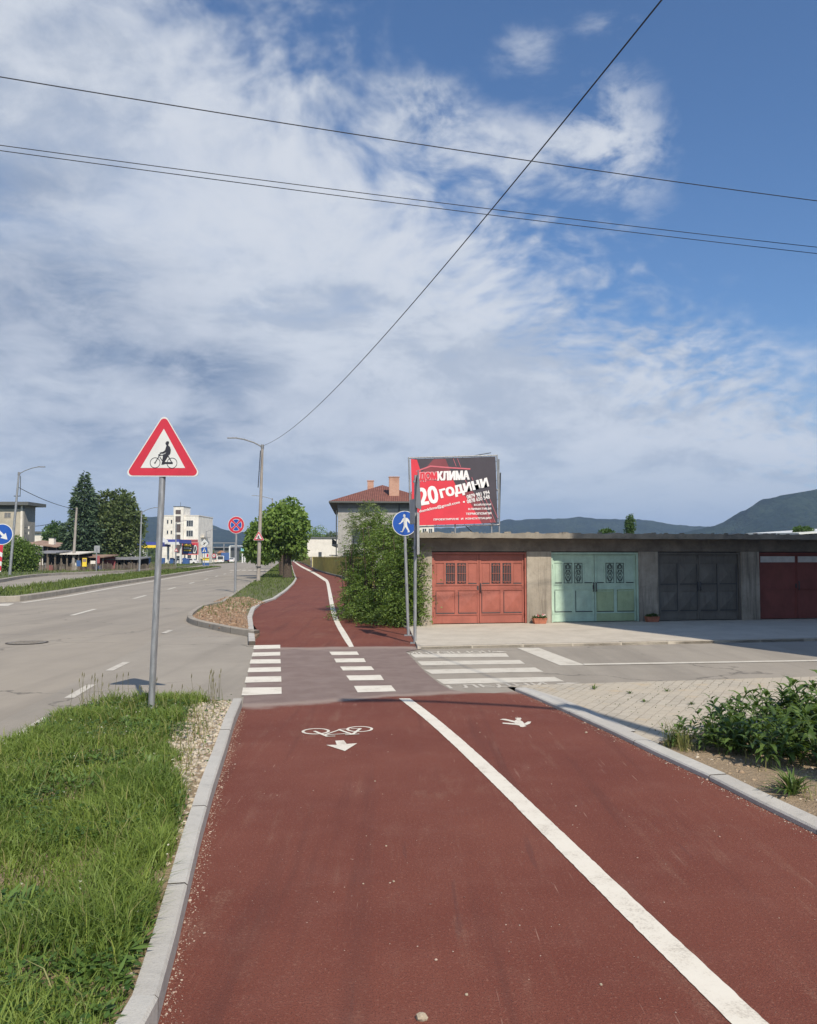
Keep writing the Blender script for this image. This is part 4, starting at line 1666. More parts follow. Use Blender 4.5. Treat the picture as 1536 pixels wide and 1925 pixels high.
def wu(px):
    """u of the wall point seen at column px"""
    k = (px - 768) / F
    # (x0+u*e1x) = k*(y0+u*e1y)*cos-ish
    return (k * gbase0.y - gbase0.x) / (E1.x - k * E1.y)


M_lintel = mat_concrete('stained_shaded_lintel_concrete', (0.14, 0.12, 0.10), (0.24, 0.205, 0.165), (0.06, 0.05, 0.04), scale=1.5, st=.6)  # stained, and coloured darker to deepen the shade under the roof slab
GZ0 = 0.045
Zd = 1.80
ZR = 2.30
U0 = wu(786)
UE = 26.0
org = gp(U0, 0, 0)
garage = thing('garage_building', 'row of low raw concrete garages with a flat slab roof along the side street', 'garage', org)
doors = [(wu(812), wu(990)), (wu(1036), wu(1200)), (wu(1236), wu(1392)), (wu(1426), wu(1426) + 2.35)]
u_ = doors[-1][1]
for k in range(3):
    doors.append((u_ + .55 + k * 2.9, u_ + .55 + k * 2.9 + 2.35))
mb = MB()
prev = U0
for (a, b) in doors + [(UE, UE)]:
    mb.box(prev, a, 0, .22, -.05, Zd + .05, M_gwall, GM)
    prev = b
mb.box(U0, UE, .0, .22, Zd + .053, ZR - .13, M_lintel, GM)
mb.box(U0, U0 + .2, .223, 5.6, -.05, ZR - .13, M_gwall, GM)
mb.box(U0 + .2, UE, 5.4, 5.6, -.05, ZR - .13, M_gwall, GM)
mb.box(UE - .2, UE, .223, 5.397, -.05, ZR - .13, M_gwall, GM)
mb.box(U0 + .2, UE - .2, .6, .65, 0.02, Zd + .2, M_darkmetal, GM)
mb.build('wall', garage)
# slab with a broken, lumpy edge
mb = MB()
n = 150
rowt = []; rowb = []; rowi = []
for i in range(n + 1):
    u = U0 - .12 + (UE + .25 - U0) * i / n
    e = -.46 + random.uniform(-.012, .012)
    zt = ZR + random.uniform(-.012, .014) + (.02 if random.random() < .2 else 0)
    rowt.append((u, e, zt)); rowb.append((u, e + .01, ZR - .125 + random.uniform(-.008, .008)))
for i in range(n):
    a, b = rowt[i], rowt[i + 1]; c, d = rowb[i + 1], rowb[i]
    mb.poly([GM @ Vector(d), GM @ Vector(c), GM @ Vector(b), GM @ Vector(a)], M_gslab)
    mb.poly([GM @ Vector(a), GM @ Vector(b), GM @ Vector((b[0], 5.8, ZR)), GM @ Vector((a[0], 5.8, ZR))], M_gslab)
    mb.poly([GM @ Vector(d), GM @ Vector((d[0], 5.8, ZR - .115)), GM @ Vector((c[0], 5.8, ZR - .115)), GM @ Vector(c)], M_gslab)
mb.poly([GM @ Vector((U0 - .12, -.41, ZR - .115)), GM @ Vector((U0 - .12, -.42, ZR)), GM @ Vector((U0 - .12, 5.8, ZR)), GM @ Vector((U0 - .12, 5.8, ZR - .115))], M_gslab)
roof = mb.build('roof_slab', garage)
mb = MB()
for k in range(60):
    u = random.uniform(U0, U0 + 13); v = -.36 + random.uniform(0, .25)
    r = random.uniform(.01, .035)
    mb.box(u - r * 1.6, u + r * 1.6, v - r, v + r, ZR + .002, ZR + .002 + r * 1.2, M_gslab, GM)
mb.build('roof_rubble', garage)['kind'] = 'stuff'


def mat_door(name, c, chip, fade=.25):
    m, nb, b_ = newmat(name)
    o = nb.objc()
    n1 = nb.noise(o, 2.2, 5, .65)
    n2 = nb.noise(o, 26, 5, .7)
    n3 = nb.noise(nb.map(o, (6, 6, .7)), 2.4, 5, .7)
    col = nb.mix(nb.step(n1, .3, .7), tuple(x * .85 for x in c), tuple(min(1, x * 1.12) for x in c))
    col = nb.mix(nb.step(n3, .48, .74, 0, fade), col, tuple(x * .5 for x in c))
    col = nb.mix(nb.step(n2, .66, .72, 0, .75), col, chip)
    nb.l.new(col, b_.inputs['Base Color'])
    b_.inputs['Roughness'].default_value = .5
    bump(nb, b_, n2, .15, .004)
    return m


M_dred = mat_door('salmon_red_paint', (0.315, 0.098, 0.07), (0.14, 0.07, 0.05))
M_dmint = mat_door('mint_paint', (0.40, 0.54, 0.43), (0.24, 0.25, 0.18))
M_dgreen = mat_door('faded_green_paint', (0.34, 0.43, 0.25), (0.2, 0.2, 0.1))
M_dgrey = mat_door('dark_grey_paint', (0.145, 0.133, 0.115), (0.26, 0.25, 0.22), .6)
M_dwine = mat_door('wine_red_paint', (0.20, 0.06, 0.05), (0.1, 0.03, 0.03), .2)
M_frost = paint('frosted_pane', (0.60, 0.59, 0.56), .35, .08)


def leaf_rails(mb, u0, u1, z0, z1, vf, mat, style):
    """stiles, rails and shallow pyramid panels, proud of the sheet at vf"""
    w = u1 - u0; h = z1 - z0
    def X(f): return u0 + w * f
    def Z(f): return z1 - h * f
    y0 = vf - .016
    def B(fx0, fx1, fz0, fz1, yy=y0):
        mb.box(X(fx0), X(fx1), yy, vf + .004, Z(fz1), Z(fz0), mat, GM)
    def pan(fx0, fx1, fz0, fz1, d=.02):
        a = [Vector((X(fx0), vf, Z(fz1))), Vector((X(fx1), vf, Z(fz1))), Vector((X(fx1), vf, Z(fz0))), Vector((X(fx0), vf, Z(fz0)))]
        c = sum(a, Vector()) / 4; c.y -= d
        vs = [GM @ q for q in a + [c]]
        mb.add(vs, [(0, 1, 4), (1, 2, 4), (2, 3, 4), (3, 0, 4)], mat)
    if style == 'A':       # upper small panels and lights, mid rail, two lower panels
        for (a, b, c, d) in ((0, 1, 0, .012), (0, 1, .104, .125), (0, 1, .43, .452), (0, 1, .505, .525), (0, 1, .862, .882), (0, .035, .012, 1), (.965, 1, .012, 1)):
            B(a, b, c, d, y0 - (.002 if b - a < .1 else 0))
        for a, b in ((.232, .268), (.715, .755)):
            B(a, b, .125, .43, y0 - .001)
        B(.47, .52, .125, .43, y0 - .001)
        B(.465, .535, .525, .862, y0 - .001)
        B(.07, .215, .145, .415, vf - .009); B(.775, .94, .145, .415, vf - .009)
        pan(.06, .45, .545, .845); pan(.555, .94, .545, .845)
        for (a, b, c) in ((.05, .455, .853), (.545, .95, .853), (.06, .225, .423), (.765, .95, .423)):  # dark strips painting in the shadow lines below the panels
            mb.box(X(a), X(b), y0 - .006, y0 + .004, Z(c + .006), Z(c - .006), M_darkmetal, GM)
        for a in (.05, .545):  # upright shadow lines beside the lower panels, drawn as dark strips
            mb.box(X(a), X(a + .01), y0 - .004, y0 + .002, Z(.85), Z(.54), M_darkmetal, GM)
    elif style == 'G':     # 2 x 2 big panels with crossed sheet
        for (a, b, c, d) in ((0, 1, 0, .02), (0, 1, .11, .13), (0, 1, .455, .475), (0, 1, .54, .56), (0, 1, .86, .875), (0, .03, .02, 1), (.97, 1, .02, 1)):
            B(a, b, c, d, y0 - (.002 if b - a < .1 else 0))
        B(.47, .52, .13, .455, y0 - .001); B(.47, .52, .56, .86, y0 - .001)
        for a, b in ((.04, .46), (.53, .96)):
            pan(a, b, .14, .45, .045); pan(a, b, .57, .85, .045)
            for c in (.452, .857):  # dark seam strips standing in for shade along the panel edges
                mb.box(X(a), X(b), y0 - .006, y0 + .004, Z(c + .006), Z(c - .006), M_darkmetal, GM)
            mb.box(X(b), X(b + .012), y0 - .006, y0 + .002, Z(.85), Z(.14), M_darkmetal, GM)
    elif style == 'W':
        for (a, b, c, d) in ((0, 1, 0, .02), (0, 1, .125, .15), (0, 1, .535, .55), (0, .03, .02, 1), (.97, 1, .02, 1), (0, 1, .985, 1)):
            B(a, b, c, d, y0 - (.002 if b - a < .1 else 0))


def garage_door(u0, u1, style, mat, mat2=None, label=None):
    zb, zt = GZ0 + .01, Zd + .03
    vf = .10
    fr = MB()
    for (a, b, c, d) in ((u0, u0 + .05, zb, zt - .05), (u1 - .05, u1, zb, zt - .05), (u0, u1, zt - .05, zt)):
        fr.box(a + .002, b - .002, .03, .2, c, d, mat, GM)
    door = fr.build('garage_door', garage)
    if label:
        door['label'] = label
    ui, uj = u0 + .055, u1 - .055
    mid = (ui + uj) / 2
    for li, (a, b) in enumerate(((ui, mid - .004), (mid + .004, uj))):
        a += .003; b -= .003
        m = MB()
        if mat2 is not None and li == 1:
            zm = zt - .05 - (zt - .05 - zb) * .515
            m.box(a, b, vf, vf + .03, zm, zt - .055, mat, GM)
            m.box(a, b, vf, vf + .03, zb + .01, zm - .001, mat2, GM)
            leaf_rails(m, a, b, zb + .01, zt - .055, vf, mat, style)
            w = b - a
            m.box(a + w * .05, a + w * .455, vf - .024, vf + .002, zb + .27, zm - .06, mat2, GM)
            m.box(a + w * .545, a + w * .95, vf - .024, vf + .002, zb + .27, zm - .06, mat2, GM)
            m.box(a + w * .035, b - w * .035, vf - .006, vf + .002, zb + .012, zb + .21, mat2, GM)
        else:
            m.box(a, b, vf, vf + .03, zb + .01, zt - .055, mat, GM)
            leaf_rails(m, a, b, zb + .01, zt - .055, vf, mat, style)
        m.build('door_leaf', door)
        w = b - a; hh = zt - .055 - zb - .01; z1 = zt - .055
        if style == 'A':
            for fa, fb in ((.275, .465), (.525, .71)):
                g = MB()
                x0, x1 = a + w * fa, a + w * fb
                za, zb_ = z1 - hh * .425, z1 - hh * .13
                back = M_glass if mat is M_dred else mat
                g.box(x0, x1, vf - .006, vf + .001, za, zb_, back, GM)
                gc = mat if mat is M_dred else M_black
                def Q(fx, fz): return GM @ Vector((x0 + (x1 - x0) * fx, vf - .022, za + (zb_ - za) * fz))
                if mat is M_dred:
                    for f in (.2, .4, .6, .8):
                        g.tube([Q(f, .02), Q(f, .98)], .0065, gc, 6)
                    for f in (.1, .5, .9):
                        g.tube([Q(.02, f), Q(.98, f)], .006, gc, 6)
                    for f in (.3, .7):
                        g.tube([Q(f - .1, .9), Q(f, .97), Q(f + .1, .9)], .006, gc, 6)
                        g.tube([Q(f - .1, .1), Q(f, .03), Q(f + .1, .1)], .006, gc, 6)
                else:
                    for f in (.0, 1.0):
                        g.tube([Q(f, 0), Q(f, 1)], .006, gc, 6)
                        g.tube([Q(0, f), Q(1, f)], .006, gc, 6)
                    for q in range(3):
                        c0 = .2 + q * .3
                        for sgn in (-1, 1):
                            g.tube([Q(.5 + sgn * r_ * math.cos(t), c0 + .12 * math.sin(t) * (1 if q % 2 else -1) + .03) for r_, t in [(.06 + .3 * k / 14, -1.2 + k * .36) for k in range(15)]], .0065, gc, 5)
                    for sgn in (-1, 1):
                        g.tube([Q(.5 + sgn * .05, .02), Q(.5 + sgn * .34, .27), Q(.5 + sgn * .08, .5), Q(.5 + sgn * .34, .75), Q(.5 + sgn * .05, .98)], .006, gc, 5)
                g.build('grille', door)
        if style == 'W':
            g = MB()
            g.box(a + w * .035, b - w * .035, vf - .01, vf + .001, z1 - hh * .12, z1 - hh * .025, M_frost, GM)
            g.build('window_pane', door)
    hd = MB()
    hz = zb + (zt - zb) * .5
    for sg in ((1,) if style in 'AW' and mat is not M_dmint else (-1, 1)):
        uu = mid + sg * .035
        hd.tube([GM @ Vector((uu, vf - .02, hz - .11)), GM @ Vector((uu, vf - .055, hz - .10)), GM @ Vector((uu, vf - .055, hz + .10)), GM @ Vector((uu, vf - .02, hz + .11))], .014, M_darkmetal, 6)
    hd.box(mid - .05, mid - .015, vf - .022, vf - .012, hz - .06, hz + .05, M_darkmetal, GM)
    hd.build('handle', door)
    for uu in (ui - .012, uj + .012):
        for zq in (zb + .25, zt - .35):
            hn = MB()
            hn.tube([GM @ Vector((uu, .022, zq - .05)), GM @ Vector((uu, .022, zq + .05))], .012, mat, 8)
            hn.build('hinge', door)
    return door


garage_door(*doors[0], 'A', M_dred, None, 'salmon red double door with barred lights')
garage_door(*doors[1], 'A', M_dmint, M_dgreen, 'pale mint green double door with scrollwork lights')
garage_door(*doors[2], 'G', M_dgrey, None, 'dark grey panelled double door')
garage_door(*doors[3], 'W', M_dwine, None, 'wine red double door with pale panes along the top')
for k in range(4, 7):
    garage_door(*doors[k], 'G', (M_dgrey, M_dgreen, M_dwine)[k - 4], None, None)


# flower boxes
M_terra = paint('terracotta', (0.36, 0.13, 0.075), .7, .15, 12)
M_fbox = foliage('planter_leaves', (0.03, 0.06, 0.012), (0.08, 0.14, 0.03), .3)
M_petal = paint('pink_petal', (0.7, 0.16, 0.2), .6, .1)
M_petal2 = paint('white_petal', (0.7, 0.62, 0.58), .6, .1)


def flower_box(u, label, nfl):
    c = gp(u, -.16, GZ0)
    root = thing('flower_box', label, 'flower box', c)
    mb = MB()
    h, w, d = .12, .17, .08
    P0 = [Vector((sx * w * k, sy * d * k - .16, z)) for k, z in ((.86, GZ0 + .003), (1.0, GZ0 + h), (1.06, GZ0 + h + .001), (1.06, GZ0 + h + .02), (.95, GZ0 + h + .02), (.95, GZ0 + h - .01)) for sx, sy in ((-1, -1), (1, -1), (1, 1), (-1, 1))]
    vs = [GM @ Vector((u + p.x, p.y, p.z)) for p in P0]
    fs = [(0, 3, 2, 1), (20, 21, 22, 23)]
    for r in range(5):
        for k in range(4):
            fs.append((r * 4 + k, r * 4 + (k + 1) % 4, r * 4 + 4 + (k + 1) % 4, r * 4 + 4 + k))
    mb.add(vs, fs, M_terra)
    mb.build('trough', root)
    n = 420
    lx_ = rng.uniform(-w, w, n); ly_ = rng.uniform(-d, d, n); lz_ = GZ0 + h + rng.uniform(0, .09, n) * (1 - (lx_ / w) ** 2 * .4)
    C = np.array([tuple(GM @ Vector((u + a, -.16 + b_, c_))) for a, b_, c_ in zip(lx_, ly_, lz_)])
    D = rng.normal(size=(n, 3)); D[:, 2] = np.abs(D[:, 2]) * .7
    leaves('foliage', C, D, rng.uniform(.02, .04, n), rng.uniform(.02, .03, n), M_fbox, rng.random(n), root)
    mb = MB()
    for k in range(nfl):
        cc = GM @ Vector((u + random.uniform(-w * .7, w * .8), -.2 + random.uniform(-.03, .06), GZ0 + h + random.uniform(.07, .12)))
        mt = M_petal if random.random() < .55 else M_petal2
        for q in range(6):
            t = q * math.pi / 3
            e = Vector((math.cos(t), -.5, math.sin(t))) * .018
            e2 = Vector((math.cos(t + .7), -.5, math.sin(t + .7))) * .018
            mb.poly([cc, cc + e, cc + (e + e2) * .62, cc + e2], mt)
    if nfl:
        mb.build('flowers', root)['kind'] = 'stuff'


flower_box(wu(1009), 'terracotta flower box with pink flowers between the red and the mint garage doors', 9)
flower_box(wu(1218), 'shaded terracotta flower box with low leaves left of the grey garage door', 0)

# ------------------------------------------------------------------ billboard on the garage roof
M_bred = paint('banner_red', (0.62, 0.035, 0.055), .55, .05, 2)
M_bdark = paint('banner_dark', (0.052, 0.045, 0.058), .55, .08, 2)
M_bmid = paint('banner_maroon', (0.20, 0.045, 0.055), .55, .06, 2)
M_bwhite = paint('banner_white', (0.78, 0.76, 0.75), .55, .02)
M_bpink = paint('banner_pink', (0.55, 0.13, 0.16), .55, .05)
YB = 23.2
spb = F / YB
tl = P(776, 863, YB); tr = P(936, 858, YB); br_ = P(939, 985, YB); bl_ = P(783, 988, YB)
cx_ = (tl.x + tr.x) / 2
wB = 160 / spb; hB = 126 / spb
org = Vector((tl.x, YB, bl_.z))
board = thing('billboard', 'red and black climate company billboard on a steel frame standing on the garage roof', 'billboard', (cx_, YB, ZR))
skew = (tr.z - tl.z) / wB
TB = Matrix.Translation(Vector((tl.x, YB, bl_.z))) @ Matrix.Rotation(math.radians(1.6), 4, 'Y').inverted() @ Matrix.Identity(4)


def bp(f, g):      # billboard artwork fraction -> local (x, z); measured on a 1536-wide crop
    return ((f - 20) / 1420 * wB, hB * (1 - (g - 95) / 1110))


mb = MB()
plate(mb, TB, [(0, 0), (wB, 0), (wB, hB), (0, hB)], .02, M_bdark, M_signback)
lay(mb, TB, [(0, 0), (0, hB), bp(120, 110), bp(185, 330), bp(400, 470), bp(720, 470), bp(760, 560), bp(880, 700), bp(1000, 870), bp(1170, 1200), (bp(1170, 0)[0], 0)], -.004, M_bred)
lay(mb, TB, [bp(400, 110), bp(600, 110), bp(735, 470), bp(380, 470), bp(190, 330)], -.003, M_bmid)
lay(mb, TB, [bp(760, 560), bp(960, 545), bp(1400, 1190), bp(1170, 1200)], -.003, M_bmid)
for a, b_ in (((730, 110), (775, 240)), ((800, 110), (850, 250)), ((1030, 430), (1048, 480)), ((1320, 800), (1440, 1120)), ((1150, 700), (1330, 1190)), ((1250, 800), (1400, 1190)), ((920, 470), (960, 560))):
    strk(mb, TB, [bp(*a), bp(*b_)], .012, -.006, M_bpink)
strk(mb, TB, [bp(105, 305), bp(345, 225), bp(690, 262), bp(1005, 290)], .04, -.008, M_bpink)


M_bpinkl = paint('banner_light_pink', (0.72, 0.36, 0.38), .55, .03)


def btext(txt, f0, g0, f1, g1, mat, fat=0.02, rot=0.0, y=-.012, shear=0.0):
    """baseline-left (f0,g0) to top-right (f1,g1), before turning by rot"""
    x0, z0 = bp(f0, g0); x1, z1 = bp(f1, g1)
    T_ = TB @ Matrix.Translation(Vector((x0, y, z0))) @ Matrix.Rotation(-rot, 4, 'Y')
    mb.text(txt, T_, x1 - x0, z1 - z0, mat, .012, shear, fat)


btext('ДОМ', 150, 478, 452, 325, M_bpinkl, .10, y=-.010)
btext('ДОМ', 154, 474, 448, 329, M_bred, .045, y=-.015)
btext('КЛИМА', 456, 466, 985, 318, M_bwhite, .06)
btext('20', 150, 880, 470, 590, M_bwhite, .03, math.radians(8))
btext('години', 520, 800, 1335, 615, M_bwhite, .045, math.radians(12.5), y=-.014)
btext('domklima@gmail.com', 140, 1008, 835, 948, M_bwhite, .012, math.radians(11.5))
btext('•', 872, 850, 900, 822, M_bwhite, .06)
btext('0879 981 994', 942, 790, 1330, 725, M_bwhite, .014, math.radians(11))
btext('0878 650 548', 942, 865, 1330, 800, M_bwhite, .014, math.radians(11))
btext('БОЙЛЕРИ', 1055, 905, 1335, 868, M_bwhite, .03)
btext('КЛИМАТИЦИ', 955, 980, 1335, 942, M_bwhite, .03)
btext('ТЕРМОПОМПИ', 912, 1055, 1335, 1018, M_bwhite, .03)
btext('ПРОЕКТИРАНЕ  И  КОНСУЛТАЦИЯ', 372, 1138, 1335, 1100, M_bwhite, .03)
mb.build('banner', board)
mb = MB()
def BP(x, z, y=0.05): return TB @ Vector((x, y, z))
for a, b_ in (((-.06, -.05), (-.06, hB + .05)), ((wB + .05, -.05), (wB + .05, hB + .06)), ((-.06, hB + .04), (wB + .05, hB + .04)), ((-.06, -.04), (wB + .05, -.04)), ((-.06, hB * .5), (wB + .05, hB * .5))):
    mb.tube([BP(*a), BP(*b_)], .022, M_galv, 8)
mb.tube([BP(wB * .75, hB + .05), BP(wB * .95, hB + .12)], .012, M_darkmetal, 6)
for k in range(9):
    for zz_ in (hB - .01, .01):
        mb.tube([BP(wB * (k + .5) / 9, zz_, -.02), BP(wB * (k + .5) / 9, hB + .04 if zz_ > .5 else -.04, .05)], .006, M_darkmetal, 5)
for k in range(7):
    mb.tube([BP(wB - .02, hB * (k + .5) / 7, -.02), BP(wB + .05, hB * (k + .5) / 7, .05)], .006, M_darkmetal, 5)
mb.build('frame', board)
for f in (.02, .5, .93, 1.02):
    x = tl.x + wB * f
    mb = MB()
    mb.tube([(x, YB + .08, ZR - .02), (x, YB + .08, bl_.z + (hB if f in (.02, 1.02) else .1))], .022, M_galv, 8)
    mb.build('post', board)
mb = MB()
mb.tube([(tl.x + wB + .13, YB + .9, ZR - .02), (tl.x + wB + .1, YB + .15, bl_.z + hB * .8)], .018, M_darkmetal, 6)
mb.build('brace', board)
mb = MB()
mb.tube([(tl.x + wB * .62, YB + .1, bl_.z), (tl.x + wB * .8, YB + 1.1, ZR)], .012, M_darkmetal, 6)
mb.build('brace', board)
mb = MB()
mb.tube([(tl.x + .1, YB + .1, bl_.z + .3), (tl.x - .05, YB + 1.1, ZR)], .014, M_darkmetal, 6)
mb.build('brace', board)


# ------------------------------------------------------------------ vegetation
M_catalpa = foliage('catalpa_leaves', (0.075, 0.135, 0.028), (0.20, 0.30, 0.07), .32)
M_conifer = foliage('conifer_needles', (0.038, 0.072, 0.042), (0.085, 0.13, 0.07), .1, .6)
M_darktree = foliage('dark_tree_leaves', (0.05, 0.08, 0.028), (0.125, 0.165, 0.06), .25)
M_lighttree = foliage('light_tree_leaves', (0.05, 0.1, 0.03), (0.09, 0.16, 0.05), .3)
M_bush = foliage('bush_leaves', (0.055, 0.10, 0.02), (0.18, 0.27, 0.06), .32)
M_bushtop = foliage('pale_sprig_leaves', (0.10, 0.15, 0.05), (0.20, 0.25, 0.11), .35)
M_plant = foliage('broad_plant_leaves', (0.055, 0.10, 0.025), (0.125, 0.19, 0.05), .3, .42)
M_grass = foliage('grass_blades', (0.085, 0.142, 0.025), (0.215, 0.290, 0.064), .35, .55)
M_grass_dry = foliage('dry_grass_blades', (0.15, 0.17, 0.055), (0.28, 0.27, 0.11), .35, .6)
M_fargrass = foliage('roadside_grass', (0.07, 0.11, 0.022), (0.14, 0.18, 0.045), .3, .6)
M_rosette = foliage('rosette_leaves', (0.07, 0.13, 0.03), (0.15, 0.24, 0.06), .3, .45)
M_cfl = foliage('clover_heads', (0.45, 0.45, 0.36), (0.6, 0.6, 0.5), .2, .7)
M_weed = foliage('weed_leaves', (0.035, 0.085, 0.02), (0.08, 0.15, 0.03), .3, .5)


def clump_points(cl, n):
    cl = np.array(cl, dtype=float)
    vol = cl[:, 3] * cl[:, 4] * cl[:, 5]
    w = vol ** .72
    idx = rng.choice(len(cl), n, p=w / w.sum())
    d = rng.normal(size=(n, 3))
    d /= np.linalg.norm(d, axis=1, keepdims=True)
    # lumpy radius
    a = np.arctan2(d[:, 1], d[:, 0]); e = np.arcsin(d[:, 2])
    lump = 1 + .22 * (vnoise(a * 2.2 + idx * 7.7, e * 3 + idx * 3.1, 1.3, 3) - .5) * 2
    r = np.clip(1.05 - np.abs(rng.normal(0, .24, n)), 0.1, 1.12) * lump
    c = cl[idx]
    Pn = c[:, :3] + d * r[:, None] * c[:, 3:6]
    return Pn, d, idx


def tree(name, label, cat, base, clumps, n, leaf, wid, mat, trunk_r, trunk_top, limbs=8, droop=.3, group=None, trunk_lean=(0, 0), tr_mat=None, zmin=.25, curl=.15):
    base = Vector(base)
    root = thing(name, label, cat, base, group)
    Pn, d, idx = clump_points(clumps, n)
    k = Pn[:, 2] > zmin
    Pn, d, idx = Pn[k], d[k], idx[k]
    n = len(Pn)
    D = d * .8 + rng.normal(size=(n, 3)) * .5
    D[:, 2] -= droop
    ct = rng.random(len(clumps))
    tint = .25 + .5 * rng.random(n) + .35 * (ct[idx] - .5)
    leaves('crown', Pn, D, rng.uniform(.7, 1.25, n) * leaf, rng.uniform(.75, 1.2, n) * wid, mat, tint, root, curl)
    mb = MB()
    tt = Vector((base.x + trunk_lean[0], base.y + trunk_lean[1], trunk_top))
    mb.tube([base - Vector((0, 0, .1)), base.lerp(tt, .08), base.lerp(tt, .5) + Vector((random.uniform(-.1, .1) * trunk_r * 3, 0, 0)), tt], [trunk_r * 1.35, trunk_r, trunk_r * .85, trunk_r * .6], tr_mat or M_bark, 12)
    cs = sorted(clumps, key=lambda q: -q[3] * q[4] * q[5])[:limbs]
    for c in cs:
        e = Vector(c[:3])
        a = base.lerp(tt, random.uniform(.6, 1.0))
        m_ = a.lerp(e, .5) + Vector((0, 0, .12 * (e - a).length))
        mb.tube([a, m_, e], [trunk_r * .5, trunk_r * .33, trunk_r * .12], tr_mat or M_bark, 7)
    mb.build('trunk', root)
    return root


def pxclump(cx, cy, rx, ry, Y, ryd=None):
    s = F / Y
    c = P(cx, cy, Y)
    return (c.x, c.y, c.z, rx / s, (ryd if ryd else rx) / s, ry / s)


def dome(cx, cy, rx, ry, Y, k=16, r=.42):
    """crown built of many overlapping lobes inside an ellipse of the picture"""
    out = [pxclump(cx, cy, rx * .7, ry * .7, Y)]
    s = F / Y
    for i in range(k):
        a = i * 2.39996
        t = (i + .5) / k
        zz_ = 1 - 2 * t
        q = math.sqrt(1 - zz_ * zz_)
        f = random.uniform(.58, .82)
        c = P(cx + rx * f * q * math.cos(a), cy - ry * f * zz_, Y)
        rr = r * random.uniform(.7, 1.22)
        out.append((c.x, c.y + rx / s * f * q * math.sin(a), c.z, rx / s * rr, rx / s * rr, ry / s * rr))
    return out


# catalpas on the island
def catalpa_clumps(cx, cy, rx, ry, Y):
    o = dome(cx, cy, rx, ry, Y, 22, .36)
    return o


YA = 66.0
bA = Vector(((541 - 768) / F * YA, YA, .06))
tree('catalpa_tree', 'round-crowned catalpa with a thick dark trunk on the grass island, nearest of the row', 'tree', bA,
     catalpa_clumps(534, 992, 46, 50, YA) + [pxclump(560, 1035, 16, 18, YA), pxclump(505, 1035, 20, 20, YA)], 9000, .30, .22, M_catalpa, .36, 3.6, 8, .75, 'catalpa trees on the grass island', curl=.35, zmin=1.6)
YB2 = 74.0
bB = Vector(((531 - 768) / F * YB2, YB2, .06))
tree('catalpa_tree', 'catalpa with a lower crown reaching out to the left behind the concrete street lamp', 'tree', bB,
     catalpa_clumps(489, 1018, 29, 42, YB2) + [pxclump(512, 1020, 24, 34, YB2)], 6500, .30, .22, M_catalpa, .24, 3.4, 8, .75, 'catalpa trees on the grass island', curl=.35, zmin=1.2)
for i, (Yc, px) in enumerate(((96, 528), (120, 531), (150, 534))):
    bC = Vector(((px - 768) / F * Yc, Yc, .06)); s_c = F / Yc
    tree('catalpa_tree', 'small far catalpa of the island row, mostly hidden behind the nearest one', 'tree', bC,
         dome(px - 2, 1048 - 3.2 * s_c, 2.3 * s_c, 2.2 * s_c, Yc, 10, .45), 1500, .4, .3, M_catalpa, .2, 3.0, 4, .7, 'catalpa trees on the grass island', zmin=1.4)

# conifer: whorls of drooping sprays
YC = 110.0
bc = Vector(((157 - 768) / F * YC, YC, .1))
hC = H + (1048 - 893) / (F / YC)
root = thing('conifer_tree', 'tall dark green conifer with a pointed top on the far side of the road', 'tree', bc)
n = 11000
hz = hC * (1 - rng.random(n) ** .62 * .97)
lev = np.floor(hz / .55) * .55
f = 1 - hz / hC
wid = 3.9 * (f ** .8) * (1 + .18 * np.sin(lev * 12.9))
a = rng.uniform(0, 2 * np.pi, n)
br2 = .78 + .3 * vnoise(a * 3, lev * 3, 1.5, 5)
rr = wid * np.sqrt(rng.random(n)) * br2 + .05
C = np.stack([bc.x + rr * np.cos(a), bc.y + rr * np.sin(a), lev + .5 - .22 * rr + rng.normal(0, .12, n) + .1], 1)
k = C[:, 2] > .4
C = C[k]; a = a[k]; n = len(C)
D = np.stack([np.cos(a), np.sin(a), -0.35 + rng.normal(0, .25, n)], 1) + rng.normal(size=(n, 3)) * .3
leaves('crown', C, D, rng.uniform(.35, .7, n), rng.uniform(.14, .26, n), M_conifer, rng.random(n), root, .2)
mb = MB()
mb.tube([bc - Vector((0, 0, .2)), (bc.x, bc.y, hC - .3)], [.24, .03], M_bark, 8)
mb.build('trunk', root)

YD = 113.0
bD = Vector(((214 - 768) / F * YD, YD, .1))
cl = dome(218, 992, 52, 66, YD, 34, .30) + [pxclump(180, 1040, 24, 28, YD), pxclump(250, 1040, 22, 28, YD), pxclump(238, 945, 14, 20, YD), pxclump(200, 940, 18, 16, YD), pxclump(225, 932, 12, 12, YD), pxclump(262, 990, 12, 22, YD), pxclump(172, 955, 12, 18, YD)]
tree('leafy_tree', 'big dark green leafy tree just right of the tall conifer', 'tree', bD, cl, 15000, .42, .28, M_darktree, .3, 4.5, 12, .1)
YE = 150.0
bE = Vector(((103 - 768) / F * YE, YE, .1))
tree('leafy_tree', 'pale green rounded tree between the square tower and the conifer', 'tree', bE, dome(104, 1010, 22, 32, YE, 14, .42), 4500, .45, .3, M_lighttree, .25, 3, 6, .2)
YF = 92.0
bF = Vector(((38 - 768) / F * YF, YF, .1))
tree('roadside_shrub', 'large rounded green shrub behind the left edge street lamp', 'shrub', bF, dome(36, 1044, 31, 34, YF, 20, .38) + [pxclump(16, 1050, 18, 26, YF), pxclump(54, 1058, 14, 20, YF)], 8000, .3, .18, M_bush, .15, 1.4, 8, .1)

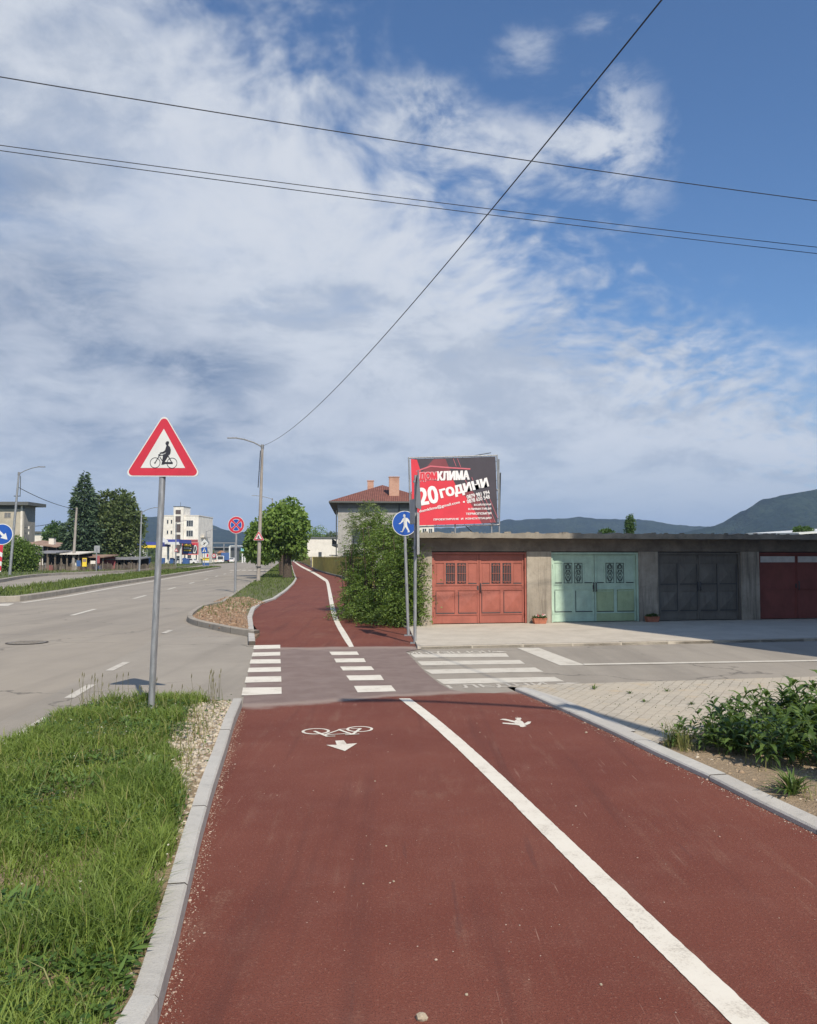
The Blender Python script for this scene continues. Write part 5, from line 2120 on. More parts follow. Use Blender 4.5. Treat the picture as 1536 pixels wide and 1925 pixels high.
# the bush between path and garages, pinnate leaves
root = thing('bush', 'large green bush with feathery pale sprigs on top, between the path and the garages', 'bush', P(730, 1048, 22.5) * 1.0 - Vector((0, 0, H)))
cl = [pxclump(*q) for q in [(700, 1105, 45, 42, 23), (748, 1092, 34, 56, 20.8), (682, 1065, 30, 45, 25.5), (733, 1035, 40, 38, 22.5), (703, 1003, 22, 20, 24), (668, 1045, 12, 18, 26.5), (772, 1080, 20, 66, 20.4), (787, 1070, 12, 52, 20.2),
                                     (707, 1140, 40, 24, 21.8), (679, 1116, 17, 22, 24.5), (752, 1148, 34, 24, 20.2), (775, 1140, 18, 32, 20), (662, 1140, 18, 8, 22.5), (690, 1150, 26, 12, 21.3), (735, 1010, 26, 26, 23), (765, 1030, 24, 30, 21.5), (720, 1165, 30, 10, 20.6), (790, 1110, 10, 30, 19.9), (668, 1085, 10, 20, 26), (655, 1125, 12, 14, 24), (788, 1160, 8, 14, 19.9), (661, 1012, 8, 9, 26), (738, 986, 9, 12, 23), (651, 1066, 8, 7, 26), (641, 1149, 15, 7, 22.3), (772, 1006, 10, 11, 21.5), (722, 975, 7, 9, 24)]]
ns = 5600
Pn, d, idx = clump_points(cl, ns)
k = Pn[:, 2] > .06
Pn, d, idx = Pn[k], d[k], idx[k]; ns = len(Pn)
ct = rng.random(len(cl))


def sprigs(nm, Pn, d, tn, mat, L=.26, m=9, lf=.062, wf=.03, up=.15):
    ns = len(Pn)
    A = d * .7 + rng.normal(size=(ns, 3)) * .5; A[:, 2] += up
    A /= np.linalg.norm(A, axis=1, keepdims=True)
    S = np.cross(A, rng.normal(size=(ns, 3)) * .4 + np.array([0, 0, 1.0])); S /= np.linalg.norm(S, axis=1, keepdims=True)
    L = L * (1 + (rng.random((ns, 1)) < .15) * rng.random((ns, 1)) * .9)
    Cs = []; Ds = []; Ts = []
    for j in range(m):
        t = (j // 2 + 1) / (m // 2 + 1)
        sg = 1 if j % 2 else -1
        Cc = Pn + A * L * t
        Cc[:, 2] -= np.ravel(L) * .5 * t * t
        dd = A * .45 + S * sg
        if j == m - 1:
            dd = A.copy()
        dd[:, 2] -= .25
        Cs.append(Cc); Ds.append(dd); Ts.append(tn)
    Cs = np.concatenate(Cs); Ds = np.concatenate(Ds); Ts = np.concatenate(Ts)
    q = Cs[:, 2] > .03
    Cs, Ds, Ts = Cs[q], Ds[q], Ts[q]
    return leaves(nm, Cs, Ds, rng.uniform(.75, 1.2, len(Cs)) * lf, wf, mat, Ts + rng.normal(0, .12, len(Cs)), root, .15)


sprigs('foliage', Pn, d, .2 + .55 * rng.random(ns) + .4 * (ct[idx] - .5), M_bush)
cl2 = [pxclump(*q) for q in [(672, 985, 17, 20, 24.6), (694, 968, 16, 18, 24.4), (690, 985, 26, 16, 24.3), (708, 985, 14, 22, 24.2), (655, 1040, 10, 12, 26.5), (700, 955, 8, 9, 24.4)]]
Pn, d, idx = clump_points(cl2, 420)
sprigs('pale_sprigs', Pn, d, rng.random(len(Pn)), M_bushtop, .28, 9, .06, .028, .4)
mb = MB()
for i in range(26):
    x = random.uniform(-1.9, .15); y = 20.6 - x * 2.3 + random.uniform(-.6, .6)
    q = Vector((x, y, 0))
    e = Vector((x + random.uniform(-.5, .5), y + random.uniform(-.4, .4), random.uniform(1.2, 2.6)))
    mb.tube([q, q.lerp(e, .5) + Vector((random.uniform(-.1, .1), 0, 0)), e], [.028, .02, .008], M_bark, 6)
mb.build('stems', root)

# trees behind the garages and behind the small white building
for (px, py, rx, ry, Y, nm, lab, mt) in ((1184, 990, 8.5, 22, 70, 'poplar_tree', 'slim upright pale poplar top showing above the garage roof', M_lighttree), (1140, 1003, 13, 8, 65, 'leafy_tree', 'low round treetop peeping over the garage roof left of the poplar', M_lighttree),
                                          (1512, 998, 17, 8, 62, 'leafy_tree', 'low green treetop above the garage roof near the right edge', M_lighttree), (592, 1016, 26, 22, 290, 'leafy_tree', 'broad green tree behind the small white building', M_catalpa), (622, 1020, 20, 18, 300, 'leafy_tree', 'second green tree behind the grey house, right of the broad one', M_darktree)):
    sp = F / Y
    b = Vector(((px - 768) / sp, Y, 0))
    tree(nm, lab, 'tree', b, dome(px, py, rx, ry, Y, 14, .45), 2200 if Y < 100 else 4000, .14 if Y < 100 else .5, .09 if Y < 100 else .35, mt, .12 if Y < 100 else .3, H + (1048 - py) / sp, 5, .1, zmin=.3)

# distant tree masses as stuff along the far end of the valley
cl = []
for i in range(60):
    px = random.uniform(372, 640); Y = random.uniform(420, 600)
    cl.append(pxclump(px, 1048 - random.uniform(2, 9), random.uniform(6, 14), random.uniform(4, 8), Y))
for i in range(70):
    px = random.uniform(-500, 330); Y = random.uniform(230, 330)
    cl.append(pxclump(px, 1048 - random.uniform(0, 8), random.uniform(10, 22), random.uniform(6, 14), Y))
for i in range(60):
    px = random.uniform(640, 2300); Y = random.uniform(150, 260)
    cl.append(pxclump(px, 1048 - random.uniform(0, 14), random.uniform(14, 30), random.uniform(10, 18), Y))
Pn, d, idx = clump_points(cl, 26000)
k = Pn[:, 2] > -.5
Pn, d, idx = Pn[k], d[k], idx[k]
o = leaves('distant_woods', Pn, d + rng.normal(size=Pn.shape) * .5, rng.uniform(.8, 1.6, len(Pn)), rng.uniform(.6, 1.1, len(Pn)), M_darktree, rng.random(len(Pn)), None)
tag(o, 'low belts of distant trees and scrub beyond the buildings and along the foot of the hills', 'woods', kind='stuff')

# --- grass on the near verge
vp = [(p.x, p.y) for p in verge_poly if True]
vis = [(-0.7, 2.4), (-1.02, 3.0)] + [(p.x - .11, p.y) for p in nearL if p.y > 3.2] + [(G(420, 1327).x, 9.35), (G(330, 1326).x, G(330, 1326).y), (G(250, 1333).x, G(250, 1333).y), (G(180, 1338).x, G(180, 1338).y), (G(110, 1362).x, G(110, 1362).y), (G(40, 1408).x, G(40, 1408).y), (-3.5, 6.5), (-3.5, 2.4)]
x, y = scatter(vis, 150000)
# distance from the kerb line decides where the bare gravel strip is
kx = np.interp(y, [p.y for p in nearL], [p.x for p in nearL]) - .095
dk = kx - x
bare = np.interp(y, [2.5, 4, 5, 5.8, 6.4, 7.4, 8.3, 8.9, 9.4], [.0, .01, .03, .10, .24, .36, .45, .5, .2])
bare = bare * (.75 + .6 * vnoise(x, y, 2.2, 1))
pk = np.clip((dk - bare) / .07 + .15, 0, 1)
keep = rng.random(len(x)) < np.maximum(pk, .02)
dens = vnoise(x, y, 3.0, 2) * .6 + vnoise(x, y, 9.0, 4) * .4
keep &= rng.random(len(x)) < np.clip((dens - .18) * 2.2, 0.12, 1)
x, y, dk, pk, dens = x[keep], y[keep], dk[keep], pk[keep], dens[keep]
hg = (.05 + .13 * rng.random(len(x))) * (.4 + 1.1 * vnoise(x, y, 2.1, 6)) * (.35 + .65 * pk)
hg *= np.interp(y, [2.5, 9.0], [1.0, .85])
tn = .15 + .7 * vnoise(x, y, 2.6, 8)
wd = np.interp(y, [2.5, 9], [.0045, .0085]) * (.7 + .7 * rng.random(len(x)))
z0 = np.full(len(x), .068)
V_ = blades('verge_grass', x, y, z0, hg, wd, M_grass, 1.25, None, tn)
tag(V_, 'lush uneven green grass covering the verge in the lower left', 'grass', kind='stuff')
x, y = scatter(vis, 3200)
kx = np.interp(y, [p.y for p in nearL], [p.x for p in nearL]) - .095
k = (kx - x) > .08
x, y = x[k], y[k]
V_ = blades('dry_grass', x, y, np.full(len(x), .068), .06 + .2 * rng.random(len(x)), np.full(len(x), .006), M_grass_dry, 1.1)
tag(V_, 'scattered straw coloured dry blades among the verge grass', 'dry grass', kind='stuff')
# clover and broad weeds in the grass
x, y = scatter(vis, 26000)
kx = np.interp(y, [p.y for p in nearL], [p.x for p in nearL]) - .095
w_ = vnoise(x, y, 1.8, 12)
k = ((kx - x) > .02 + np.interp(y, [5.4, 6.2, 9.2], [0, .22, .34]) * (rng.random(len(x)) > .12)) & (w_ > .38) & (rng.random(len(x)) < .9)
x, y = x[k], y[k]
n = len(x)
C = np.stack([x, y, .07 + rng.uniform(.0, .09, n)], 1)
D = rng.normal(size=(n, 3)); D[:, 2] = np.abs(D[:, 2]) * .35
o = leaves('clover', C, D, rng.uniform(.02, .045, n), rng.uniform(.015, .03, n), M_weed, rng.random(n), None, .1, up=np.array([0, 0, 2.0]))
tag(o, 'low clover and broad-leaved weeds growing through the verge grass', 'weeds', kind='stuff')
# rosettes of dandelion and plantain, and white clover heads
x, y = scatter(vis, 2600)
k = (vnoise(x, y, 1.1, 21) > .42)
x, y = x[k], y[k]
xr = np.repeat(x, 7) + rng.normal(0, .008, len(x) * 7); yr = np.repeat(y, 7) + rng.normal(0, .008, len(x) * 7)
kx = np.interp(yr, [p.y for p in nearL], [p.x for p in nearL]) - .095
k = (kx - xr) > .04 + np.interp(yr, [5.4, 6.2, 9.2], [0, .25, .4])
xr, yr = xr[k], yr[k]
n = len(xr)
C = np.stack([xr, yr, .085 + rng.uniform(0, .05, n)], 1)
D = rng.normal(size=(n, 3)); D[:, 2] = np.abs(D[:, 2]) * .6 + .2
o = leaves('rosette_weeds', C, D, rng.uniform(.05, .10, n), rng.uniform(.014, .026, n), M_rosette, rng.random(n), None, .3, up=np.array([0, 0, 2.0]))
tag(o, 'broad rosette weeds such as dandelion and plantain among the verge grass', 'weeds', kind='stuff')
x, y = scatter(vis, 420)
k = vnoise(x, y, 1.5, 33) > .5
x, y = x[k], y[k]
C = np.repeat(np.stack([x, y, .13 + rng.uniform(0, .05, len(x))], 1), 5, 0)
D = rng.normal(size=C.shape); D[:, 2] = np.abs(D[:, 2])
o = leaves('clover_flowers', C, D, rng.uniform(.007, .012, len(C)), rng.uniform(.006, .009, len(C)), M_cfl, rng.random(len(C)), None)
tag(o, 'small whitish clover heads dotted through the verge grass', 'flowers', kind='stuff')
# tall seed heads near the sign and the kerb end
M_seed = paint('seed_head', (0.16, 0.15, 0.07), .8, .3)
for i in range(34):
    px = random.choice([random.uniform(300, 420), random.uniform(395, 424), random.uniform(120, 270)])
    g_ = G(px, 1336 + random.uniform(-8, 14)); h_ = random.uniform(.16, .36)
    mb = MB()
    e = Vector((g_.x + random.uniform(-.05, .05), g_.y, .06 + h_))
    a = Vector((g_.x, g_.y, .05))
    mb.tube([a, a.lerp(e, .6) + Vector((random.uniform(-.01, .01), 0, 0)), e], [.0022, .0018, .0015], M_seed, 4)
    mb.tube([e, e + Vector((.003, 0, .022)), e + Vector((.004, 0, .05))], [.003, .006, .002], M_seed, 5)
    tag(mb.build('grass_stalk'), 'thin dry grass stalk with a seed head at the far edge of the near verge', 'grass stalk', 'seeding grass stalks on the near verge')


# gravel / stones
def stones(name, x, y, z, r, mat, label, cat):
    ico = bmesh.new(); bmesh.ops.create_icosphere(ico, subdivisions=1, radius=1)
    iv = np.array([v.co[:] for v in ico.verts]); it = np.array([[v.index for v in f.verts] for f in ico.faces]); ico.free()
    n = len(x); m = len(iv)
    V_ = iv[None] * (1 + rng.normal(0, .16, (n, m, 1)))
    sc = np.stack([rng.uniform(.7, 1.4, n), rng.uniform(.7, 1.3, n), rng.uniform(.35, .75, n)], 1) * np.asarray(r)[:, None]
    V_ = V_ * sc[:, None, :]
    th = rng.uniform(0, 2 * np.pi, n); c, s_ = np.cos(th)[:, None], np.sin(th)[:, None]
    X = V_[:, :, 0] * c - V_[:, :, 1] * s_; Yv = V_[:, :, 0] * s_ + V_[:, :, 1] * c
    V_ = np.stack([X + np.asarray(x)[:, None], Yv + np.asarray(y)[:, None], V_[:, :, 2] + np.asarray(z)[:, None] + sc[:, 2:3] * .3], 2)
    T_ = (np.arange(n)[:, None, None] * m + it[None]).reshape(-1, 3)
    t = np.zeros((n, m, 2), dtype=np.float32); t[:, :, 0] = rng.random(n)[:, None]; t[:, :, 1] = rng.random(n)[:, None]
    o = np_mesh(name, V_.reshape(-1, 3), np.zeros((0, 4), dtype=int), T_, mat, t.reshape(-1, 2))
    return tag(o, label, cat, kind='stuff')


def mat_stone(name, a, b_, c):
    m, nb, bs = newmat(name)
    t = nb.sep(nb.attr('tint'))
    col = nb.mix(t[0], a, b_)
    col = nb.mix(nb.step(t[1], .75, .95), col, c)
    nb.l.new(nb.mix(nb.mul(nb.step(nb.noise(nb.pos(), 90), .4, .7), .4), col, tuple(q * .5 for q in a)), bs.inputs['Base Color'])
    bs.inputs['Roughness'].default_value = .9
    return m


M_gravel = mat_stone('limestone_gravel', (0.36, 0.30, 0.22), (0.52, 0.46, 0.37), (0.30, 0.27, 0.24))
M_bedstone = mat_stone('earthy_stones', (0.28, 0.20, 0.13), (0.38, 0.29, 0.19), (0.48, 0.42, 0.33))
M_grit = mat_stone('grit_specks', (0.34, 0.22, 0.17), (0.46, 0.38, 0.31), (0.16, 0.07, 0.06))
M_clod = mat_stone('soil_clods', (0.20, 0.125, 0.075), (0.30, 0.20, 0.13), (0.38, 0.30, 0.21))
x, y = scatter(vis, 26000)
kx = np.interp(y, [p.y for p in nearL], [p.x for p in nearL]) - .095
dk = kx - x
bare = np.interp(y, [2.5, 4, 5, 5.8, 6.4, 7.4, 8.3, 8.9, 9.4], [.0, .01, .03, .10, .24, .36, .45, .5, .2])
k = (dk > .015) & (dk < bare * 1.15 + .05) & (rng.random(len(x)) < np.interp(y, [3, 5, 6.3, 9], [.12, .2, .7, 1]))
x, y = x[k], y[k]
stones('gravel', x, y, np.full(len(x), .068), np.minimum(rng.gamma(2.2, .0055, len(x)) + .004, .03), M_gravel, 'pale limestone rubble and grit beside the left kerb', 'gravel')
ip = [(p[0], p[1]) for p in isl_poly]
near_isl = [(p.x, p.y) for p in (G(352, 1166), G(400, 1185), G(474, 1198), G(462, 1160), G(466, 1148), G(500, 1134), G(470, 1124), G(420, 1124), G(390, 1138))]
x, y = scatter([((q[0] - -4.6) * .93 - 4.6, (q[1] - 21.5) * .93 + 21.5) for q in near_isl], 16000)
stones('soil_clods', x, y, np.full(len(x), .06), rng.gamma(1.6, .010, len(x)) + .005, M_clod, 'loose brown soil clods at the near tip of the grass island', 'soil')
x, y = scatter([(p.x, p.y) for p in bed if p.y > 2], 60000)
k = (x < 6) & (y > 2.6) & (x < .6 * y + .4)
x, y = x[k][:5000], y[k][:5000]
stones('bed_stones', x, y, np.full(len(x), .026), rng.gamma(1.3, .0035, len(x)) + .002, M_bedstone, 'small stones and crumbs of earth scattered over the planting bed', 'stones')
# grit along the kerbs and over the path
xs = []; ys = []
for _ in range(2200):
    yy_ = random.uniform(2.6, 9.2); xx = float(np.interp(yy_, [p.y for p in nearL], [p.x for p in nearL])) + abs(random.gauss(0, .035)) + .004
    xs.append(xx); ys.append(yy_)
kr2 = sorted(kr, key=lambda p: p.y)
for _ in range(1500):
    yy_ = random.uniform(4, 10.4); xx = float(np.interp(yy_, [p.y for p in kr2], [p.x for p in kr2])) - abs(random.gauss(0, .05)) - .004
    xs.append(xx); ys.append(yy_)
for _ in range(500):
    yy_ = 2.8 + 8 * random.random() ** 1.2; xs.append(random.uniform(-1.5, 2.2)); ys.append(yy_)
for _ in range(300):
    g_ = G(random.uniform(780, 850), random.uniform(1208, 1220)); xs.append(g_.x); ys.append(g_.y)
for _ in range(500):
    g_ = G(random.uniform(350, 470), 1190 + random.uniform(-2, 8)); xs.append(g_.x); ys.append(g_.y)
xs = np.array(xs); ys = np.array(ys)
stones('grit', xs, ys, np.full(len(xs), .001), rng.gamma(1.5, .0011, len(xs)) + .0008, M_grit, 'fine pale grit gathered along the kerbs and sprinkled over the red path', 'grit')
for (px, py, r) in ((793, 1916, .022), (740, 1658, .007), (683, 1662, .005), (705, 1469, .006), (1102, 1378, .013), (1125, 1372, .010), (889, 1960, .01), (1130, 1852, .006), (726, 1591, .006), (877, 1871, .007)):
    g_ = G(px, py)
    bm = bmesh.new(); bmesh.ops.create_icosphere(bm, subdivisions=2, radius=r)
    for v in bm.verts:
        v.co *= 1 + random.uniform(-.16, .16)
        v.co.z *= .7
        v.co += Vector((g_.x, g_.y, r * .45))
    me = bpy.data.meshes.new('pebble'); bm.to_mesh(me); bm.free(); me.materials.append(M_gravel)
    o = bpy.data.objects.new('pebble', me); COL.objects.link(o)
    if r > .02:
        tag(o, 'largest pale pebble on the red path, at the bottom of the picture', 'pebble')
    else:
        tag(o, 'tiny pale pebble lying on the red path', 'pebble', 'small pebbles on the red path')

# roadside grass: island, median, far verge
def far_grass(name, poly, n, hmin, hmax, wid, label, zb, pw=None):
    x, y = scatter(poly, n)
    if pw:
        k = rng.random(len(x)) < pw(x, y)
        x, y = x[k], y[k]
    hh = hmin + (hmax - hmin) * rng.random(len(x)) * (.5 + vnoise(x, y, .8, 3))
    o = blades(name, x, y, np.full(len(x), zb), hh, wid(y) * (.6 + .8 * rng.random(len(x))), M_fargrass, .9, None, .2 + .6 * vnoise(x, y, .5, 9))
    return tag(o, label, 'grass', kind='stuff')


ig = [(p[0], p[1]) for p in isl_poly if p[1] < 140]
ig = [(p[0], p[1]) for p in isl_poly]
far_grass('island_grass', ig, 420000, .05, .16, lambda y: .004 + y * .00055, 'mown grass of the long island between the road and the red path', .06,
          lambda x, y: np.clip((y - 22.3 + 5 * (vnoise(x, y, .9, 2) - .5) + (x + 6.0) * -.6) / 3, 0.04, 1) * np.clip(1.3 - y / 190, .1, 1))
far_grass('median_grass', [(p[0], p[1]) for p in med_poly], 60000, .06, .3, lambda y: .012 + y * .0006, 'strip of grass on the median between the two carriageways', .11)
far_grass('far_verge_grass', [(p.x, p.y) for p in (G(-60, 1100), G(60, 1084), G(285, 1071), G(420, 1056), G(380, 1055), G(-60, 1066))], 60000, .06, .3, lambda y: .02 + y * .0006, 'grass verge along the far side of the road', .11)


# --- broad-leaved plants in the bed
def leaf_fan(V, Q, T_, TT, c, dirv_, L, w, up, tint):
    """one folded lance leaf with a midrib"""
    D = dirv_.normalized()
    S = D.cross(up).normalized()
    N = S.cross(D).normalized()
    b0 = len(V)
    pts = []
    for t, dz_ in ((0, 0), (.35, .10), (.7, .06), (1.0, -.16)):
        pts.append(c + D * L * t + N * L * dz_)
    l1 = pts[1] + S * w * .5 + N * w * .16; r1 = pts[1] - S * w * .5 + N * w * .16
    l2 = pts[2] + S * w * .36 + N * w * .12; r2 = pts[2] - S * w * .36 + N * w * .12
    V += [tuple(q) for q in (pts[0], pts[1], pts[2], pts[3], l1, r1, l2, r2)]
    Q += [(b0 + 4, b0 + 1, b0 + 2, b0 + 6), (b0 + 1, b0 + 5, b0 + 7, b0 + 2)]
    T_ += [(b0, b0 + 1, b0 + 4), (b0, b0 + 5, b0 + 1), (b0 + 6, b0 + 2, b0 + 3), (b0 + 2, b0 + 7, b0 + 3)]
    TT += [(tint, random.random() * .6 if random.random() < .15 else 0)] * 8


M_stem = paint('green_stem', (0.07, 0.11, 0.03), .6, .2)
protos = []
for v in range(6):
    V = []; Q = []; T_ = []; TT = []
    root = thing('leafy_plant', 'broad-leaved green plant growing in the clump beside the right kerb', 'plant', (0, 0, 0), 'broad-leaved plants in the right bed')
    mb = MB()
    for s_i in range(5):
        a0 = random.uniform(0, 6.28)
        bx, by = .07 * math.cos(a0) * random.random(), .07 * math.sin(a0) * random.random()
        hh = random.uniform(.22, .42)
        ln_ = Vector((math.cos(a0), math.sin(a0), 0)) * random.uniform(.04, .17)
        top = Vector((bx, by, hh)) + ln_
        mid = Vector((bx, by, hh * .5)) + ln_ * .3
        mb.tube([(bx, by, 0), mid, top], [.005, .004, .0025], M_stem, 5)
        nl_ = 6
        ph = random.uniform(0, 3)
        for j in range(nl_):
            t = .25 + .75 * j / (nl_ - 1)
            p = Vector((bx, by, 0)).lerp(mid, t * 2) if t < .5 else mid.lerp(top, t * 2 - 1)
            for sg in (0, math.pi):
                a = ph + j * 1.45 + sg + random.uniform(-.3, .3)
                el = random.uniform(-.25, .5) + (.35 if j >= nl_ - 2 else 0)
                dv = Vector((math.cos(a) * math.cos(el), math.sin(a) * math.cos(el), math.sin(el)))
                L_ = random.uniform(.12, .20) * (.75 if j >= nl_ - 1 else 1)
                leaf_fan(V, Q, T_, TT, p, dv, L_, L_ * random.uniform(.25, .34), Vector((random.uniform(-.2, .2), random.uniform(-.2, .2), 1)), random.random())
    np_mesh('foliage', V, Q, T_, M_plant, np.array(TT), root)
    mb.build('stem', root)
    protos.append(root)
spots = []
for i in range(900):
    px = random.uniform(2.3, 7.5); py_ = random.uniform(4.8, 9.5)
    front_y = np.interp(px, [2.3, 2.5, 2.9, 3.5, 4.5, 7], [7.35, 7.0, 6.55, 6.3, 5.8, 5.0])
    back_y = np.interp(px, [2.3, 2.75, 3.5, 4.6, 7], [7.6, 7.8, 8.2, 8.75, 9.4])
    if front_y < py_ < back_y and px < .62 * py_ + .3:
        if all((px - a) ** 2 + (py_ - b) ** 2 > .16 ** 2 for a, b in spots):
            spots.append((px, py_))
used = [False] * 6


def copy_tree_(o, parent=None):
    c = o.copy()
    COL.objects.link(c)
    if parent is not None:
        c.parent = parent
    for ch in list(o.children):
        copy_tree_(ch, c)
    return c


for i, (x_, y_2) in enumerate(spots):
    v = i % 6
    o = protos[v]
    if used[v]:
        o = copy_tree_(o)
    used[v] = True
    o.location = (x_, y_2, .02)
    o.rotation_euler = (0, 0, random.uniform(0, 6.28))
    sc_h = float(np.interp(x_, [2.35, 2.9, 3.6, 4.5], [.6, .8, 1.0, 1.12])) * random.uniform(.85, 1.15)
    o.scale = (sc_h, sc_h, sc_h)
# low tuft nearest the kerb, and tiny weeds in the pavers
def tuft(name, c, n, h, w, label, cat, mat=M_plant, spread=.12, group=None):
    root = thing(name, label, cat, c, group)
    V = []; Q = []; T_ = []; TT = []
    for j in range(n):
        a = random.uniform(0, 6.28); el = random.uniform(.15, 1.3)
        dv = Vector((math.cos(a) * math.cos(el), math.sin(a) * math.cos(el), math.sin(el)))
        leaf_fan(V, Q, T_, TT, Vector(c) + Vector((math.cos(a), math.sin(a), 0)) * spread * .25 * random.random(), dv, h * random.uniform(.6, 1.1), w, Vector((0, 0, 1)), random.random())
    np_mesh('foliage', V, Q, T_, mat, np.array(TT), root, org=c)


g_ = G(1490, 1495, .03)
tuft('weed', tuple(g_), 70, .22, .018, 'low tuft of narrow leaves in bare soil in front of the broad-leaved plants', 'weed')
for (px, py) in ((1117, 1296), (1213, 1320), (1300, 1325), (1255, 1300), (1185, 1304), (1340, 1345)):
    g_ = G(px, py, .012)
    tuft('weed', tuple(g_), 14, .05 if px != 1117 else .08, .014, 'tiny weed growing in a joint of the pale paving', 'weed', group='weeds in the paving joints')
x, y = scatter([(p.x, p.y) for p in (G(1060, 1290), G(1500, 1283), G(1280, 1400), G(1150, 1335))], 260)
n = len(x)
C = np.stack([x, y, np.full(n, .014)], 1); D = rng.normal(size=(n, 3)); D[:, 2] = np.abs(D[:, 2]) * .5
o = leaves('joint_moss', C, D, rng.uniform(.01, .025, n), rng.uniform(.008, .015, n), M_weed, rng.random(n) * .3, None)
tag(o, 'specks of moss and seedlings in the joints of the paving', 'moss', kind='stuff')
x, y = scatter([(p.x, p.y) for p in bed if p.y > 3], 14000)
k = (x < .6 * y + .3) & (vnoise(x, y, 2.3, 5) > .55) & (x > 2.7)
x, y = x[k][:900], y[k][:900]
o = blades('bed_grass', x, y, np.full(len(x), .028), .03 + .1 * rng.random(len(x)), np.full(len(x), .006), M_grass_dry, 1.0)
tag(o, 'sparse dry grass blades in the bare soil of the planting bed', 'dry grass', kind='stuff')
for (px, py) in ((1262, 1405), (1275, 1400), (1290, 1412), (1268, 1395)):
    g_ = G(px, py, .03)
    o = blades('dry_grass_tuft', g_.x + rng.normal(0, .04, 40), g_.y + rng.normal(0, .04, 40), np.full(40, .02), .08 + .2 * rng.random(40), np.full(40, .005), M_grass_dry, .8)
    tag(o, 'brownish grass tuft at the left end of the broad-leaved plants, by the kerb', 'grass tuft', 'grass tufts at the left end of the plants')


# ------------------------------------------------------------------ fence, house and far buildings
M_fence = paint('olive_yellow_fence', (0.50, 0.42, 0.09), .6, .15, 1.5, dirt=(0.22, .17, .05))
M_rail = paint('yellow_rail', (0.58, 0.50, 0.12), .6, .12)
M_render = mat_concrete('grey_render', (0.30, 0.29, 0.27), (0.40, 0.385, 0.355), (0.20, 0.19, 0.18), vertical=True, st=.5)
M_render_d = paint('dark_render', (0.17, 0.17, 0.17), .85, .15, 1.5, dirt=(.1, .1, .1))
M_tiles = mat_rooftile('red_roof_tiles', (0.15, 0.055, 0.04), (0.23, 0.09, 0.065))
M_brick = mat_brick('chimney_brick', (0.42, 0.17, 0.10), (0.50, 0.24, 0.15), (0.42, 0.36, 0.30))
M_cream = paint('cream_render', (0.70, 0.67, 0.60), .85, .08, .8, dirt=(.42, .36, .27), fine=8)
M_creamw = paint('pale_wall', (0.66, 0.62, 0.55), .85, .06, .8, dirt=(.5, .45, .38), fine=8)
M_beige = paint('beige_silo_wall', (0.42, 0.38, 0.30), .9, .1, .8, dirt=(.28, .25, .2), fine=8)
M_beige_d = paint('grey_silo_side', (0.27, 0.255, 0.225), .9, .1, .8, dirt=(.18, .17, .15), fine=8)
M_fascia = paint('dark_fascia', (0.10, 0.105, 0.10), .8, .1)
M_shedroof = paint('shed_roof', (0.20, 0.20, 0.21), .7, .2, 1.5)
M_rust = paint('rusty_roof', (0.28, 0.19, 0.14), .8, .2, 1.5)
M_wood = paint('grey_wood', (0.16, 0.13, 0.10), .85, .25, 2)
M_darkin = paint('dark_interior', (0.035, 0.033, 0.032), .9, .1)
M_winred = paint('faded_red_band', (0.30, 0.07, 0.08), .7, .1)

fpts = [G(760, 1140), G(700, 1110), G(650.6, 1086.3), G(622.5, 1079.7), G(597.5, 1072.3), G(586.6, 1066.5), G(574, 1060.5), G(562, 1056)]
fpts = [Vector((p.x + .02, p.y, 0)) for p in fpts]
fence = thing('fence', 'olive yellow slatted metal fence running along the right side of the red path', 'fence', fpts[1])
ftot = []
for i in range(1, len(fpts) - 1):
    a, b = fpts[i], fpts[i + 1]
    L = (b - a).length
    nseg = max(1, int(L / 9))
    if L > 100:
        nseg = 6
    t = (b - a).normalized(); nrm = Vector((-t.y, t.x, 0))
    for k in range(nseg):
        p, q = a.lerp(b, k / nseg), a.lerp(b, (k + 1) / nseg)
        if i == 4 and k == nseg - 1:
            q = p.lerp(q, .55)
        R = Matrix(((t.x, nrm.x, 0, p.x), (t.y, nrm.y, 0, p.y), (0, 0, 1, 0), (0, 0, 0, 1)))
        ll = (q - p).length
        mb = MB()
        pitch = .13 if p.y < 110 else .3
        m_ = int(ll / pitch)
        for j in range(m_):
            x0 = j * pitch
            mb.box(x0, x0 + pitch * .82, .0, .012 + .012 * (j % 2), .10, 1.72 + random.uniform(-.012, .012), M_fence, R)
        mb.box(0, ll, -.04, -.002, .3, .36, M_fence, R)
        mb.build('slat_panel', fence)
        mb = MB()
        mb.box(0, ll, -.05, .06, 1.735, 1.80, M_rail, R)
        mb.build('top_rail', fence)
        mb = MB()
        mb.box(-.04, .04, -.12, -.045, -.05, 1.86, M_rail, R)
        mb.build('post', fence)
        mb = MB()
        mb.box(0, ll, -.08, .1, -.05, .075, M_kerb_old, R)
        mb.build('plinth', fence)
g_ = G(588, 1066.3)
root = thing('gate_post', 'white post standing at the gap in the yellow fence', 'post', g_)
mb = MB()
mb.box(g_.x - .35, g_.x + .35, g_.y - .3, g_.y + .3, -.05, 1.75, M_creamw)
mb.box(g_.x - .42, g_.x + .42, g_.y - .36, g_.y + .36, 1.752, 1.85, M_kerb)
mb.build('pillar', root)


